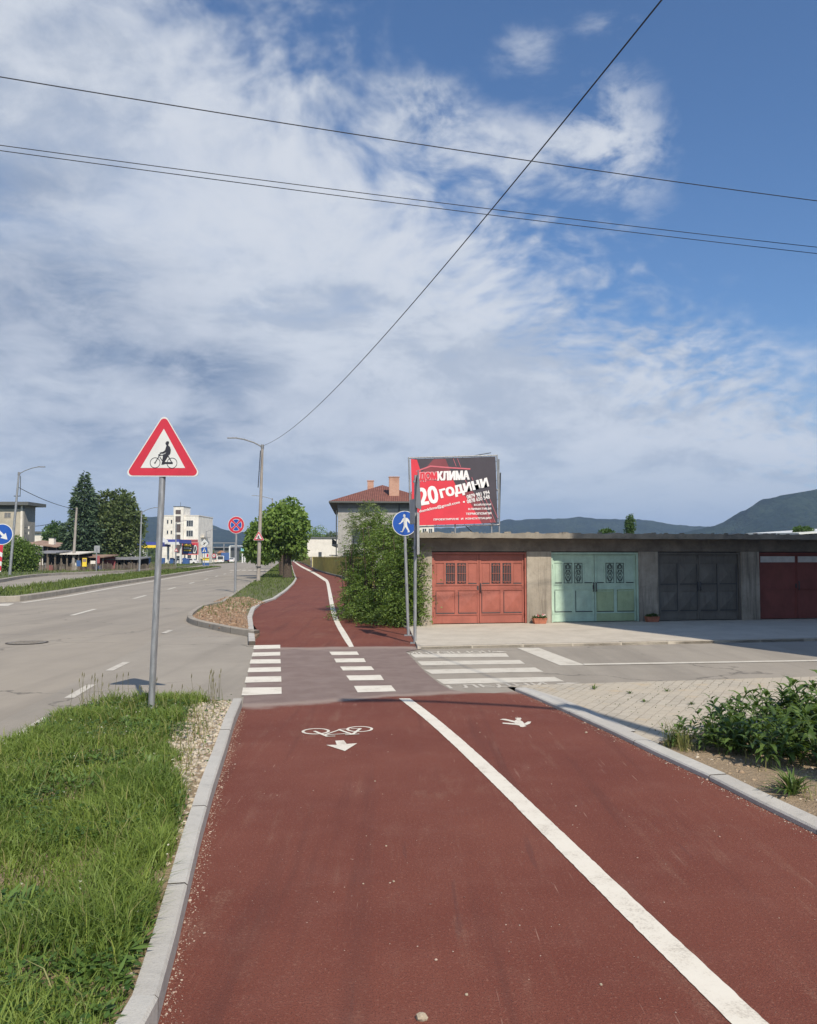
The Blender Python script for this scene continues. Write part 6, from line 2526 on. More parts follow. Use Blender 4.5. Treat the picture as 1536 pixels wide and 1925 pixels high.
class Bld:
    """building with its own frame: u along the front, v depth away from the viewer"""

    def __init__(s, origin, yaw):
        s.o = Vector(origin)
        s.M = Matrix.Translation(s.o) @ Matrix.Rotation(yaw, 4, 'Z')

    def box(s, mb, u0, u1, v0, v1, z0, z1, m):
        mb.box(u0, u1, v0, v1, z0, z1, m, s.M)

    def part(s, root, name, boxes):
        mb = MB()
        for b in boxes:
            s.box(mb, *b)
        return mb.build(name, root)

    def window(s, root, u0, u1, z0, z1, fr=M_creamw, gl_=None, v=0.0, mull=2, side=None):
        gl_ = gl_ or M_glass
        t = min(.08, (u1 - u0) * .12)
        mb = MB()
        fl_ = MB()
        if side is None:
            for (a, b, c, d) in ((u0, u0 + t, z0, z1), (u1 - t, u1, z0, z1), (u0 + t, u1 - t, z0, z0 + t), (u0 + t, u1 - t, z1 - t, z1)):
                s.box(mb, a, b, v - .05, v - .002, c, d, fr)
            for k in range(1, mull):
                c = u0 + (u1 - u0) * k / mull
                s.box(mb, c - t * .4, c + t * .4, v - .048, v - .002, z0 + t, z1 - t, fr)
            s.box(fl_, u0 + t, u1 - t, v - .02, v - .001, z0 + t, z1 - t, gl_)
        else:        # on the left flank u = side, running in v
            for (a, b, c, d) in ((u0, u0 + t, z0, z1), (u1 - t, u1, z0, z1), (u0 + t, u1 - t, z0, z0 + t), (u0 + t, u1 - t, z1 - t, z1)):
                s.box(mb, side - .05, side - .002, a, b, c, d, fr)
            s.box(fl_, side - .02, side - .001, u0 + t, u1 - t, z0 + t, z1 - t, gl_)
        w = mb.build('window', root)
        fl_.build('pane', w)
        return w


# grey two-storey house with a hipped tile roof
Yh = 92.0
sh = F / Yh
uh0 = (635 - 768) / sh
eave = H + (1048 - 943) / sh
wh = 10.3
dh = 24.0
hb = Bld((uh0, Yh, 0), math.radians(3.5))
root = thing('house', 'weathered grey two-storey house with red hipped tile roof behind the yellow fence', 'house', (uh0, Yh, 0))
hb.part(root, 'wall', [(0, wh, 0, dh, -.1, eave - .02, M_render)])
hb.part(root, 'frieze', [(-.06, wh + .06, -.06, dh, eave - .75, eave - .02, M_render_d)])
# flank: recessed loggias with slabs and columns
sl = []
for zf in (.15, 3.05, 5.6):
    sl.append((-.75, -.002, 3.0, 21.0, zf, zf + .22, M_render))
hb.part(root, 'balcony_slab', [sl[1]])
hb.part(root, 'balcony_slab', [(-1.0, -.07, 1.0, 14.0, 1.9, 2.0, M_render_d)])
for v0 in (2.2, 6.4, 10.4, 14.4, 18.4):
    for z0, z1 in ((.8, 2.9), (3.5, 5.5), (5.9, 7.5)):
        hb.window(root, v0 + .4, v0 + 3.0, z0, z1, M_render_d, M_glass, side=-.062 if z1 > 7.6 else 0)
hb.part(root, 'balcony_rail', [(-.74, -.70, 3.0, 21.0, 3.28, 3.9, M_render)])
# front windows
hb.window(root, 1.55, 4.1, 3.2, 4.9, M_render_d, M_glass, 0, 2)
hb.window(root, .6, 4.2, .9, 2.2, M_render_d, M_glass, 0, 3)
hb.window(root, 8.2, 9.9, 5.6, 7.1, M_render, M_glass, -.0, 2)
hb.window(root, 6.2, 7.8, 3.1, 4.8, M_render_d, M_glass, 0, 2)
# hipped roof
ov = 1.0
ra, rb2 = (-ov, -ov), (wh + ov, dh + ov)
rz = eave - .0
rise = 2.35
v8 = [(-ov, -ov, rz), (wh + ov, -ov, rz), (wh + ov, dh + ov, rz), (-ov, dh + ov, rz), (wh / 2, wh / 2 - .2, rz + rise), (wh / 2, dh - wh / 2 + .2, rz + rise)]
mb = MB()
Vv = [hb.M @ Vector(q) for q in v8]
mb.add(Vv, [(0, 1, 4), (1, 2, 5, 4), (2, 3, 5), (3, 0, 4, 5)], M_tiles)
rf = mb.build('roof', root)
hb.part(root, 'eaves', [(-ov, wh + ov, -ov, dh + ov, rz - .16, rz - .003, M_fascia)])
def chimney(b, rootp, u, v, w, d, z0, z1):
    b.part(rootp, 'chimney', [(u, u + w, v, v + d, z0, z1, M_brick), (u - .05, u + w + .05, v - .05, v + d + .05, z1 + .002, z1 + .1, M_brick)])
u_c = (728 - 635) / sh + .25
chimney(hb, root, u_c, .9, 1.15, .9, rz + .15, H + (1048 - 895) / sh)
chimney(hb, root, (686 - 635) / sh + .35, 7.0, .75, .7, rz + 1.2, H + (1048 - 906) / (F / 100) + .05)
mb = MB()
mb.tube([hb.M @ Vector((-ov + .1, -.6, rz - .2)), hb.M @ Vector((-.15, -.12, rz - 1.0)), hb.M @ Vector((-.15, -.12, .1))], .06, M_darkmetal, 8)
mb.build('downpipe', root)
mb = MB()
mb.tube([hb.M @ Vector((wh * .67, -.1, rz - .2)), hb.M @ Vector((wh * .67, -.1, .1))], .06, M_darkmetal, 8)
mb.build('downpipe', root)

# small white building beyond it
Yw = 222.0; sw = F / Yw
wb_ = Bld(((578 - 768) / sw, Yw, 0), math.radians(3))
root = thing('outbuilding', 'low white building left of the grey house, above the yellow fence', 'building', ((578 - 768) / sw, Yw, 0))
wb_.part(root, 'wall', [(0, 9, 0, 16, -.1, H + 36 / sw, M_creamw)])
wb_.part(root, 'roof', [(-.3, 9.3, -.3, 16.3, H + 36 / sw + .002, H + 38.5 / sw, M_fascia)])
wb_.window(root, 3.0, 3.9, .9, 3.2, M_render_d, M_glass)
for k in range(3):
    wb_.window(root, 2 + k * 4.6, 5.2 + k * 4.6, 1.6, 4.2, M_render_d, M_glass, side=0)

# white block with the stair tower
Yt = 217.0; st_ = F / Yt
def zt_(py): return H + (1048 - py) / st_
def ut(px): return (px - 300) / st_
tb = Bld(((300 - 768) / st_, Yt, 0), math.radians(-3))
root = thing('office_building', 'cream four-storey building with a stair tower beside the petrol station', 'building', ((300 - 768) / st_, Yt, 0))
tb.part(root, 'wall', [(0, ut(374), 0, 13, -.2, zt_(970), M_cream)])
tb.part(root, 'parapet', [(-.1, ut(374) + .1, -.1, 13.1, zt_(970) + .002, zt_(968.5), M_creamw)])
tb.part(root, 'stair_tower', [(ut(327.5), ut(346.5), -.6, 5, -.2, zt_(953), M_cream), (ut(327.5) - .1, ut(346.5) + .1, -.7, 5.1, zt_(953) + .002, zt_(952), M_fascia)])
for (a, b) in ((959, 967), (970.5, 982), (985.5, 1001), (1005, 1018), (1024, 1040)):
    tb.window(root, ut(331.5), ut(341.5), zt_(b), zt_(a), M_render_d, mat_glass('brown_glass', (.06, .045, .04), .3) if 'bg' not in MATS else MATS['bg'], -.6, 2)
    MATS['bg'] = MATS['brown_glass']
for (y0, y1) in ((977, 985), (997, 1004.5)):
    for x0 in (313.5, 320.8):
        tb.window(root, ut(x0), ut(x0 + 3.6), zt_(y1), zt_(y0), M_cream, M_glass, 0, 1)
for (y0, y1) in ((978, 990), (997, 1009)):
    tb.window(root, ut(351), ut(364), zt_(y1), zt_(y0), M_white, M_glass, 0, 3)
tb.window(root, ut(332), ut(342), zt_(1057), zt_(1045), M_render_d, M_glass, -.6, 2)
tb.window(root, ut(354), ut(361), zt_(1058), zt_(1043), M_render_d, M_glass, 0, 2)
tb.part(root, 'sign_band', [(ut(345.8), ut(373.5), -.15, -.002, zt_(1018.5), zt_(1014.5), M_winred)])
tb.part(root, 'canopy_band', [(ut(303), ut(326), -.15, -.002, zt_(1016.5), zt_(1014.5), M_winred)])
mb = MB()
mb.tube([tb.M @ Vector((ut(337), 1, zt_(952))), tb.M @ Vector((ut(337), 1, zt_(944)))], .05, M_darkmetal, 5)
mb.build('antenna', root)
for k in range(3):
    mb = MB()
    zz1 = zt_(1050 - k * 20)
    tb.box(mb, ut(374) + .002, ut(374) + .9, 2, 8, zz1, zz1 + .15, M_cream)
    tb.box(mb, ut(374) + .85, ut(374) + .95, 2, 8, zz1 + .152, zz1 + 1.0, M_creamw)
    mb.build('balcony', root)
# betting billboard in a red frame
M_pinkframe = paint('pink_red_frame', (0.62, 0.16, 0.16), .6, .08)
Yk = 205.0; sk = F / Yk
root = thing('billboard', 'dark billboard with yellow lettering in a red frame in front of the cream building', 'billboard', ((358 - 768) / sk, Yk, 0))
T = rot_T(((342.5 - 768) / sk, Yk, H + (1048 - 1043) / sk), math.radians(-3))
w, h = 31.5 / sk, 23.5 / sk
mb = MB()
plate(mb, T, [(0, 0), (w, 0), (w, h), (0, h)], .2, M_pinkframe, M_signback)
lay(mb, T, [(.25, .25), (w - .25, .25), (w - .25, h - .25), (.25, h - .25)], -.02, M_black)
lay(mb, T, [(w * .6, h * .82), (w - .25, h * .7), (w - .25, h - .25), (w * .6, h - .25)], -.03, M_redsign)
lay(mb, T, [(w * .68, h * .15), (w * .82, h * .12), (w * .92, h * .5), (w * .85, h * .8), (w * .74, h * .75), (w * .72, h * .45)], -.04, M_white)
lay(mb, T, [(w * .72, h * .25), (w * .8, h * .22), (w * .88, h * .5), (w * .83, h * .7), (w * .77, h * .66)], -.05, M_darkmetal)
lay(mb, T, [(.3, .3), (w * .45, .3), (w * .62, h * .12), (w * .6, h * .2), (.3, h * .3)], -.025, M_bluep)
mb.text('efbet', T @ Matrix.Translation((w * .12, -.05, h * .66)), w * .42, h * .2, M_yel, .02, 0, .04)
for k, (a, b) in enumerate(((.54, .6), (.46, .52))):
    lay(mb, T, [(w * .12, h * a), (w * (.46 + .12 * k), h * a), (w * (.46 + .12 * k), h * b), (w * .12, h * b)], -.05, M_white)
lay(mb, T, [(w * .12, h * .3), (w * .52, h * .3), (w * .52, h * .4), (w * .12, h * .4)], -.05, M_yel)
mb.build('panel', root)
for f in (.15, .85):
    mb = MB()
    q = T @ Vector((w * f, .4, 0))
    mb.tube([(q.x, q.y, -.1), (q.x, q.y, H + (1048 - 1022) / sk)], .15, M_darkmetal, 6)
    mb.build('post', root)

# petrol station canopies
M_stblue = paint('station_blue', (0.05, 0.07, 0.30), .5, .08)
for (px0, px1, pyt, pyb, Yg, lab, yb) in ((303, 337, 1014, 1021, 195, 'petrol station canopy with a blue and white roof edge in front of the cream building', False), (258, 296, 1019, 1027, 190, 'petrol station canopy with a blue and yellow roof edge behind the near sign pole', True)):
    sg_ = F / Yg
    gb_ = Bld(((px0 - 768) / sg_, Yg, 0), math.radians(-4))
    root = thing('station_canopy', lab, 'canopy', ((px0 - 768) / sg_, Yg, 0))
    W_ = (px1 - px0) / sg_
    za, zb2 = H + (1048 - pyt) / sg_, H + (1048 - pyb) / sg_
    gb_.part(root, 'roof', [(0, W_, 0, 9, zb2, za, M_stblue if not yb else M_stblue)])
    gb_.part(root, 'roof_edge', [(-.1, W_ + .1, -.15, -.002, zb2 - .35, zb2 + .25, M_yel if yb else M_white)])
    if not yb:
        mb = MB()
        mb.poly([gb_.M @ Vector(q) for q in ((-.3, -.3, zb2 - .6), (1.8, -.3, zb2 - .1), (1.8, -.3, zb2 + .6), (.4, -.3, za + .6), (-.3, -.3, za))], M_white)
        mb.build('emblem_panel', root)
    for u in (.6, W_ - .6):
        gb_.part(root, 'column', [(u - .2, u + .2, 3, 3.4, -.1, zb2, M_white)])
        gb_.part(root, 'fuel_pump', [(u + .5, u + 1.3, 3, 3.6, -.1, 1.6, M_bluep)])

# square beige tower at the left edge
Yl = 124.0; sl_ = F / Yl
xl = (42 - 768) / sl_
lb_ = Bld((xl - 12, Yl, 0), 0)
root = thing('tower_building', 'windowless beige concrete tower with a flat overhanging roof at the left edge', 'tower', (xl, Yl, 0))
zl = H + (1048 - 950) / sl_
lb_.part(root, 'wall', [(0, 12, 0, 3.6, -.1, zl, M_beige)])
lb_.part(root, 'side_wall', [(12.002, 12.25, -.05, 3.6, -.1, zl, M_beige_d)])
lb_.part(root, 'roof_slab', [(-.5, 13.2, -.9, 5.2, zl + .002, zl + .5, M_fascia)])
lb_.part(root, 'frieze', [(-.05, 12.3, -.08, -.002, zl - .55, zl, M_fascia)])
lb_.window(root, 9.2, 10.2, zl - 1.9, zl - 1.1, M_beige_d, M_glass2)
lb_.part(root, 'corner_strip', [(11.7, 12.0, -.1, -.002, 0, zl, M_creamw)])
for i in range(2):
    mb = MB()
    c = lb_.M @ Vector((12.9, -.3, zl - 3.4 - i * .8))
    mb.tube([c - Vector((.5, 0, 0)), c + Vector((.4, 0, 0))], .05, M_darkmetal, 5)
    mb.tube([c + Vector((.2, 0, .2)), c + Vector((.2, 0, -.2))], .12, M_creamw, 6)
    mb.build('insulator', root)
# long pale building and the shacks
Yq = 170.0; sq_ = F / Yq
root = thing('long_building', 'long low cream building between the beige tower and the pale green tree', 'building', ((52 - 768) / sq_, Yq, 0))
qb = Bld(((50 - 768) / sq_, Yq, 0), 0)
qb.part(root, 'wall', [(0, 55 / sq_, 0, 8, -.1, H + 46 / sq_, M_creamw)])
qb.part(root, 'roof', [(-.3, 57 / sq_, -.5, 8.4, H + 46 / sq_ + .002, H + 49 / sq_, M_fascia)])
qb.window(root, 2, 5, 1.5, 4, M_render_d)


def shack(px0, px1, pyt, Y, roofm, lab, cat='shed', slope=.3, depth=4, nposts=4, back=M_darkin, tilt=0.0):
    s_ = F / Y
    b_ = Bld(((px0 - 768) / s_, Y, 0), math.radians(-3))
    W_ = (px1 - px0) / s_
    zt2 = H + (1048 - pyt) / s_
    root = thing('market_shed', lab, cat, ((px0 - 768) / s_, Y, 0))
    mb = MB()
    A = [(-.3, -.5, zt2 - slope), (W_ + .3, -.5, zt2 - slope + tilt), (W_ + .3, depth, zt2 + tilt), (-.3, depth, zt2)]
    mb.prism([b_.M @ Vector(q) for q in A], (0, 0, .12), roofm)
    mb.build('roof', root)
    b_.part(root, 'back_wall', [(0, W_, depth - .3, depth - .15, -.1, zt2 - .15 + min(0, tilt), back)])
    for k in range(nposts):
        u = W_ * k / max(1, nposts - 1)
        b_.part(root, 'post', [(u - .07, u + .07, -.1, .04, -.1, zt2 - slope - .01 + tilt * k / max(1, nposts - 1), M_wood)])
    cols = [M_wood, M_rust, M_glass2, M_signback, M_bluep, M_winred, M_cream]
    for k in range(int(W_ / .9)):
        u = k * .9 + random.uniform(0, .3); hh = random.uniform(.5, 1.5)
        b_.part(root, 'panel', [(u, u + random.uniform(.35, .7), .25 + random.uniform(0, .6), .95 + random.uniform(0, .3), -.1, hh, random.choice(cols))])
    return root


shack(66, 106, 1036, 100, M_shedroof, 'open shed with a dark grey sheet roof right of the round shrub')
shack(106, 150, 1038, 101, M_creamw, 'open market shed with a pale roof edge behind the concrete pole', nposts=5)
shack(148, 196, 1044, 104, M_rust, 'market shed with cluttered stalls below the conifer', nposts=5, back=M_winred)
shack(58, 108, 1016, 118, M_rust, 'shed with a faded brown sloping roof behind the grey roofed one', tilt=-.55, slope=.5)
shack(196, 262, 1048, 108, M_shedroof, 'low shed hidden behind the trunk of the dark leafy tree', nposts=6)
# box-like vent on the brown roof
s_ = F / 119
root = thing('roof_cowl', 'pale boxy roof vent standing above the brown shed roof', 'vent', ((97 - 768) / s_, 119, 0))
mb = MB(); mb.box((92 - 768) / s_, (101.5 - 768) / s_, 119, 119.7, H + 20 / s_, H + 36 / s_, M_creamw); mb.box((92 - 768) / s_ - .05, (101.5 - 768) / s_ + .05, 118.95, 119.75, H + 36 / s_ + .002, H + 36.6 / s_, M_signback)
mb.build('box', root)
# rickety fence in front of the shacks
x0 = (62 - 768) / (F / 97)
root = thing('fence', 'rickety wooden picket fence in front of the sheds on the far side of the road', 'fence', (x0, 97, 0))
mb = MB()
for k in range(110):
    xx = x0 + k * .14 * 1.05
    mb.box(xx, xx + .07, 97 + k * .03, 97.03 + k * .03, 0, random.uniform(.7, 1.15), M_wood)
mb.build('pickets', root)
for (px, py, w_, h_, m, lab) in ((160, 1057, 8, 16, M_yel, 'yellow and orange upright poster board in front of the sheds'), (149, 1059, 7, 11, M_bluep, 'small blue poster board left of the yellow one'), (176, 1057, 9, 6, M_creamw, 'low pale counter right of the yellow poster board'), (185, 1052, 7, 14, M_winred, 'red poster on the market shed left of the dark tree')):
    s_ = F / 96
    root = thing('notice_board', lab, 'board', ((px - 768) / s_, 96, 0))
    mb = MB()
    T = rot_T(((px - 768) / s_, 96, H + (1048 - py) / s_), math.radians(5))
    plate(mb, T, rrect(w_ / s_, h_ / s_, .03), .05, m, M_signback)
    if m is M_yel:
        lay(mb, T, [(-.2, .05), (.2, .05), (.2, .4), (-.2, .4)], -.01, M_rust)
    mb.build('panel', root)
    mb = MB()
    mb.tube([((px - 768) / s_, 96.1, -.1), ((px - 768) / s_, 96.1, H + (1048 - py) / s_)], .05, M_wood, 6)
    mb.build('post', root)


# vehicles
M_carwhite = paint('white_car_paint', (0.68, 0.68, 0.67), .3, .03)
M_tyre = paint('tyre_rubber', (0.02, 0.02, 0.02), .8, .1)
M_tail = paint('tail_light_red', (0.45, 0.02, 0.02), .3, .05)


def vehicle(name, label, cat, loc, yaw, L, W_, Hh, kind, col, group=None):
    root = thing(name, label, cat, (0, 0, 0), group)
    hw = W_ / 2
    if kind == 'car':
        prof = [(0, .35), (0, .8), (.12, .95), (.6, 1.02), (1.0, Hh - .03), (1.7, Hh), (2.6, Hh - .04), (3.3, 1.0), (L - .15, .85), (L, .6), (L, .35)]
    elif kind == 'van':
        prof = [(0, .35), (0, Hh - .1), (.15, Hh), (L - 1.5, Hh), (L - .9, 1.15), (L - .1, .95), (L, .6), (L, .35)]
    else:
        prof = [(0, .9), (0, Hh), (L - 2.2, Hh), (L - 2.15, Hh - .5), (L - .25, Hh - .55), (L, 1.5), (L, .5), (L - 2.1, .5), (L - 2.15, .9)]
    mb = MB()
    a = [Vector((-hw, y, z)) for y, z in prof]
    mb.prism(a, (W_, 0, 0), col)
    mb.build('body', root)
    gz = Hh - .12
    if kind == 'car':
        wins = [[(-hw + .18, .62, 1.04), (hw - .18, .62, 1.04), (hw - .28, .97, gz), (-hw + .28, .97, gz)]]
        off = Vector((0, -.03, .02))
    elif kind == 'van':
        wins = [[(-hw + .15, 0, 1.1), (hw - .15, 0, 1.1), (hw - .2, 0, gz), (-hw + .2, 0, gz)], [(-hw + .12, L - .93, 1.18), (hw - .12, L - .93, 1.18), (hw - .2, L - 1.4, gz), (-hw + .2, L - 1.4, gz)]]
        off = Vector((0, -.02, 0))
    else:
        wins = [[(-hw + .12, L - .02, 1.6), (hw - .12, L - .02, 1.6), (hw - .15, L - .22, Hh - .7), (-hw + .15, L - .22, Hh - .7)]]
        off = Vector((0, .03, 0))
    for w_ in wins:
        mb = MB(); mb.prism([Vector(q) + off for q in w_], (0, .015, 0), M_glass); mb.build('window', root)
    for sx in (-1, 1):
        mb = MB()
        y0, y1 = (1.0, 2.9) if kind == 'car' else ((L - 1.9, L - .95) if kind == 'van' else (L - 1.6, L - .5))
        z0, z1 = (1.03, gz) if kind != 'truck' else (1.6, Hh - .75)
        mb.prism([Vector((sx * (hw + .004), y0, z0)), Vector((sx * (hw + .004), y1 + .3, z0)), Vector((sx * (hw + .004), y1 - .15, z1)), Vector((sx * (hw + .004), y0 + .2, z1))], (sx * .01, 0, 0), M_glass)
        mb.build('window', root)
        for yw in ((.75, L - .8) if kind != 'truck' else (1.3, L - 1.1)):
            mb = MB()
            r = .32 if kind != 'truck' else .48
            mb.tube([Vector((sx * (hw - .2), yw, r)), Vector((sx * (hw + .02), yw, r))], r, M_tyre, 16)
            mb.build('wheel', root)
        mb = MB()
        mb.box(sx * (hw - .28) - .12, sx * (hw - .28) + .12, -.02, .03, .72, .88, M_tail)
        mb.build('tail_light', root)
    root.location = loc
    root.rotation_euler = (0, 0, yaw)
    return root


rd_yaw = math.atan2(-RD.x, RD.y)
c = G(440, 1057.5)
vehicle('parked_car', 'white car driving away on the main road beside the no-stopping sign', 'car', (c.x - .9, c.y, 0), rd_yaw, 4.2, 1.9, 1.6, 'car', M_carwhite)
for (px, Y, kind, col, lab, L_, W2, H2, yw) in ((276, 148, 'truck', M_carwhite, 'white truck parked behind the near sign pole, left of the petrol station', 7, 2.4, 3.1, 100),
                                               (351, 200, 'car', M_carwhite, 'white car parked in front of the cream building door', 4.2, 1.8, 1.5, 80),
                                               (373, 200, 'car', M_carwhite, 'white car parked right of the betting billboard', 4.2, 1.8, 1.5, 85),
                                               (402, 235, 'van', M_creamw, 'cream van parked behind the small round sign', 5.0, 2.0, 2.6, 20),
                                               (415, 250, 'van', M_carwhite, 'white van parked nearest to the white moving car', 5.0, 2.0, 2.2, 10),
                                               (424, 255, 'truck', M_bluep, 'blue and white lorry behind the parked vans', 6, 2.4, 3.2, 15),
                                               (392, 228, 'car', M_winred, 'dark red car parked behind the advertising board', 4.2, 1.8, 1.5, 60)):
    s_ = F / Y
    vehicle('parked_vehicle', lab, 'vehicle', ((px - 768) / s_, Y, 0), math.radians(yw), L_, W2, H2, kind, col)
# litter container
s_ = F / 190
root = thing('waste_container', 'dark blue waste container in front of the cream building', 'container', ((352 - 768) / s_, 190, 0))
mb = MB(); mb.box((349 - 768) / s_, (355.5 - 768) / s_, 190, 191, 0, 1.3, M_bluep); mb.build('bin', root)
mb = MB(); mb.box((348.6 - 768) / s_, (356 - 768) / s_, 189.95, 191.05, 1.302, 1.45, M_stblue); mb.build('lid', root)

# far end: gantry, depot, kiosk, light blue sign
s_ = F / 300
root = thing('gantry', 'thin white road gantry spanning the far end of the main road', 'gantry', ((432 - 768) / s_, 300, 0))
for px in (432, 461):
    mb = MB(); mb.box((px - 768) / s_ - .25, (px - 768) / s_ + .25, 300, 300.4, -.1, H + 21 / s_, M_white); mb.build('post', root)
mb = MB(); mb.box((432 - 768) / s_, (461 - 768) / s_, 300.1, 300.3, H + 21.002 / s_, H + 22.4 / s_, M_white); mb.build('beam', root)
root = thing('overhead_beam', 'long grey pipe bridge crossing above the parked vans in the distance', 'pipe bridge', ((400 - 768) / s_, 320, 0))
s2 = F / 320
mb = MB(); mb.box((398 - 768) / s2, (443 - 768) / s2, 320, 320.6, H + 26.5 / s2, H + 28.2 / s2, M_lampgrey); mb.build('beam', root)
for px in (399, 421, 442):
    mb = MB(); mb.box((px - 768) / s2 - .2, (px - 768) / s2 + .2, 320.1, 320.5, -.1, H + 26.5 / s2 - .01, M_lampgrey); mb.build('post', root)
s_ = F / 330
root = thing('depot', 'dark flat-roofed depot hall behind the parked vans at the end of the road', 'building', ((405 - 768) / s_, 330, 0))
mb = MB(); mb.box((403 - 768) / s_, (436 - 768) / s_, 330, 345, -.1, H + 18 / s_, M_fascia); mb.build('wall', root)
mb = MB(); mb.box((401 - 768) / s_, (438 - 768) / s_, 329, 346, H + 18.01 / s_, H + 20 / s_, M_lampgrey); mb.build('roof', root)
s_ = F / 280
root = thing('kiosk', 'orange brown kiosk with a pitched roof above the parked vans', 'kiosk', ((415 - 768) / s_, 280, 0))
mb = MB(); mb.box((410 - 768) / s_, (420 - 768) / s_, 280, 283, -.1, H + 8 / s_, M_rust); mb.build('wall', root)
mb = MB(); mb.prism([Vector(((408 - 768) / s_, 279.5, H + 8.01 / s_)), Vector(((422 - 768) / s_, 279.5, H + 8.01 / s_)), Vector(((415 - 768) / s_, 279.5, H + 13 / s_))], (0, 4, 0), paint('orange_brown', (.38, .2, .11), .8, .1)); mb.build('roof', root)
s_ = F / 260
root = thing('filling_sign', 'light blue and white totem sign at the far end of the road', 'totem sign', ((456 - 768) / s_, 260, 0))
M_cyan = paint('light_blue_panel', (0.22, 0.50, 0.55), .5, .05)
mb = MB(); mb.box((453.5 - 768) / s_, (458.5 - 768) / s_, 260, 260.4, H + 9 / s_, H + 17.5 / s_, M_cyan); mb.build('panel', root)
mb = MB(); mb.box((455 - 768) / s_, (457.5 - 768) / s_, 260.02, 260.38, -.1, H + 8.98 / s_, M_white); mb.build('post', root)
# white building behind the billboard and a pale sheet roof near the right edge
s_ = F / 60
root = thing('shed_roof_house', 'low building with a white sheet roof behind the garages at the right edge', 'building', ((1500 - 768) / s_, 60, 0))
mb = MB(); mb.box((1502 - 768) / s_, (1640 - 768) / s_, 60, 68, -.1, H + 42 / s_, M_render); mb.build('wall', root)
mb = MB(); mb.prism([Vector(((1497 - 768) / s_, 59.6, H + 43 / s_)), Vector(((1700 - 768) / s_, 59.6, H + 56 / s_)), Vector(((1700 - 768) / s_, 69, H + 62 / s_)), Vector(((1497 - 768) / s_, 69, H + 49 / s_))], (0, 0, .12), M_white); mb.build('roof', root)
s_ = F / 70
root = thing('distant_house', 'pale house partly visible under the left end of the red billboard', 'house', ((800 - 768) / s_, 70, 0))
hb2 = Bld(((786 - 768) / s_, 70, 0), 0)
hb2.part(root, 'wall', [(0, 30 / s_, 0, 7, -.1, H + 62 / s_, M_creamw)])
for z0 in (H + 38 / s_, H + 50 / s_):
    for u in (.25, .75, 1.0):
        pass
hb2.window(root, .35, .75, H + 42 / s_, H + 55 / s_, M_white)
hb2.window(root, .9, 1.25, H + 42 / s_, H + 55 / s_, M_white)

# apartment block out of frame on the right, which shades the right-hand garages
cor = Vector((6.8 + .40 * 6.0 + .42, 13.6 - .916 * 6.0, 0))
root = thing('apartment_block', 'tall plain apartment block to the right that shades the grey garage', 'building', cor)
ab = Bld(cor, math.radians(25.5))
ab.part(root, 'wall', [(0, 24, -13, 0, -.1, 16.5, M_render)])
ab.part(root, 'roof', [(-.3, 24.3, -13.3, .3, 16.502, 16.8, M_fascia)])
for k in range(5):
    for j in range(4):
        ab.window(root, 1.5 + j * 5.6, 3.3 + j * 5.6, 1.0 + k * 3.1, 2.5 + k * 3.1, M_creamw, v=-13.0)

# ------------------------------------------------------------------ hills
M_hill = None
m, nb, b_ = newmat('wooded_hillside')
p = nb.pos()
n1 = nb.noise(p, .012, 6, .65); n2 = nb.noise(p, .09, 4, .7)
col = nb.mix(nb.step(n1, .35, .65), (0.014, 0.028, 0.022), (0.032, 0.050, 0.032))
col = nb.mix(nb.step(n2, .4, .62, 0, .85), col, (0.008, 0.017, 0.014))
nb.l.new(col, b_.inputs['Base Color'])
b_.inputs['Roughness'].default_value = 1.0
b_.inputs['Specular IOR Level'].default_value = 0.0
bump(nb, b_, nb.add(n1, n2), 1.0, 6.0)
M_hill = m


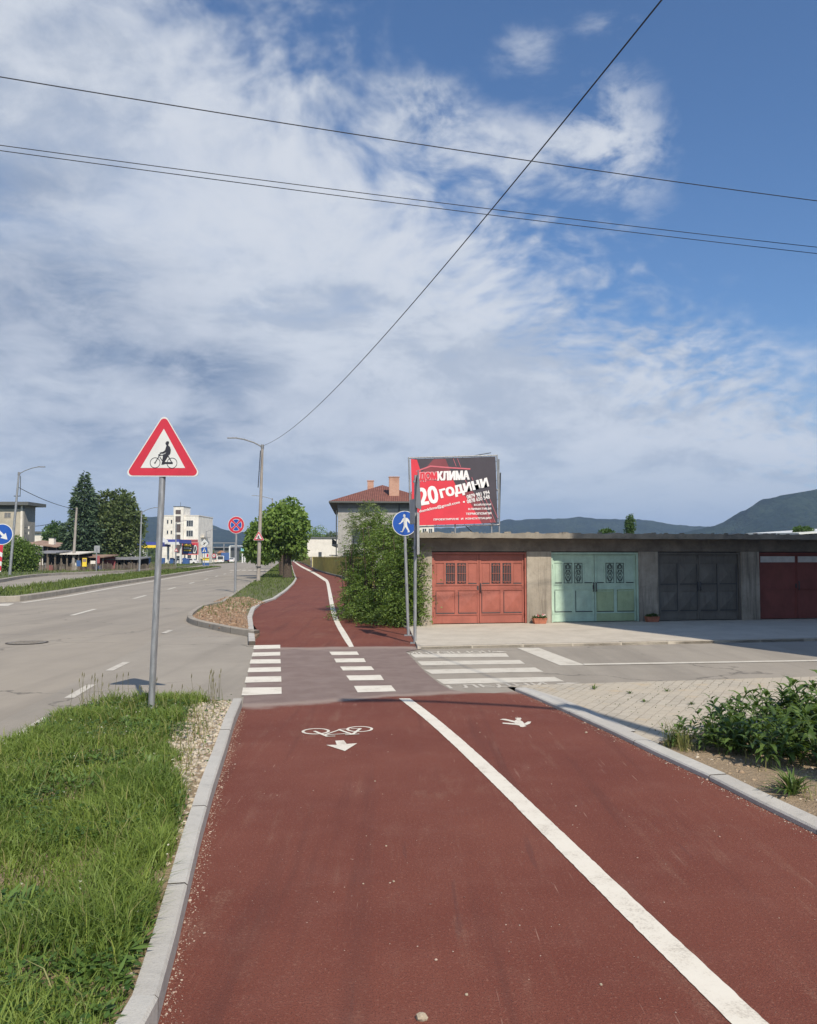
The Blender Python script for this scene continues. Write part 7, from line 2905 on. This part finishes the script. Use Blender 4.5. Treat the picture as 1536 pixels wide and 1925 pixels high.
def hill(profile, D, depth, nm='hills', rough=5.0, seed=1):
    px = np.linspace(profile[0][0], profile[-1][0], 420)
    pyv = np.interp(px, [q[0] for q in profile], [q[1] for q in profile])
    V_ = []; nr = 26
    for r in range(nr):
        t = r / (nr - 1)
        Y = D - depth + 2 * depth * t
        f = max(0.0, 1 - abs(2 * t - 1)) ** 1.25
        for i in range(len(px)):
            hmax = H + (1048 - pyv[i]) * D / F
            X = (px[i] - 768) / F * D
            q = hmax * f
            rid = (float(vnoise(X, Y, .006, seed)) - .5) * .5 + (float(vnoise(X, Y, .02, seed + 1)) - .5) * .2
            q = q * (1 + rid * (1 - abs(2 * t - 1)) * (abs(t - .5) > .03)) if f > 0 else -2
            if abs(t - .5) <= .03:
                q += (float(vnoise(X, Y, .07, seed + 2)) - .5) * rough * .6
            V_.append((X * (Y / D * .3 + .7), Y, max(q, -2)))
    m_ = len(px)
    Q = [(r * m_ + i, r * m_ + i + 1, (r + 1) * m_ + i + 1, (r + 1) * m_ + i) for r in range(nr - 1) for i in range(m_ - 1)]
    o = np_mesh(nm, V_, Q, np.zeros((0, 3), dtype=int), M_hill)
    for pl in o.data.polygons:
        pl.use_smooth = True
    return struct(o)


hill([(-1500, 960), (-700, 985), (-300, 975), (-100, 990), (40, 1008), (110, 1003), (160, 988), (220, 974), (262, 969), (300, 968), (340, 966), (384, 973), (396, 983), (410, 989), (430, 995), (455, 998), (480, 1000), (560, 1011), (620, 1022), (700, 1030)], 2300, 600, seed=2)
hill([(560, 1030), (700, 1000), (820, 990), (870, 990), (905, 988), (935, 980), (965, 975), (1000, 973), (1060, 971), (1095, 970), (1130, 972), (1165, 973), (1210, 974), (1245, 980), (1280, 985), (1330, 988), (1400, 995), (1536, 1005), (1700, 1015)], 2500, 600, seed=5)
hill([(1180, 1040), (1260, 1005), (1320, 991), (1350, 985), (1373, 975), (1395, 958), (1430, 944), (1450, 931), (1475, 924), (1500, 921), (1536, 914), (1700, 885), (2000, 880), (2600, 930)], 1700, 450, seed=9)

# ------------------------------------------------------------------ air
mb = MB()
mb.box(-7100, 7100, -7100, 7100, -9.0, 330.0, M_white)
hz_ = mb.build('haze')
hz_['kind'] = 'stuff'
hz_['label'] = 'thin blue summer haze filling the air of the valley'
hz_['category'] = 'haze'
m = bpy.data.materials.new('haze_air')
m.use_nodes = True
nt = m.node_tree
nt.nodes.clear()
pv = nt.nodes.new('ShaderNodeVolumePrincipled')
pv.inputs['Color'].default_value = (0.48, 0.66, 0.98, 1)
pv.inputs['Density'].default_value = 0.00015
ou = nt.nodes.new('ShaderNodeOutputMaterial')
nt.links.new(pv.outputs[0], ou.inputs['Volume'])
hz_.data.materials.clear()
hz_.data.materials.append(m)
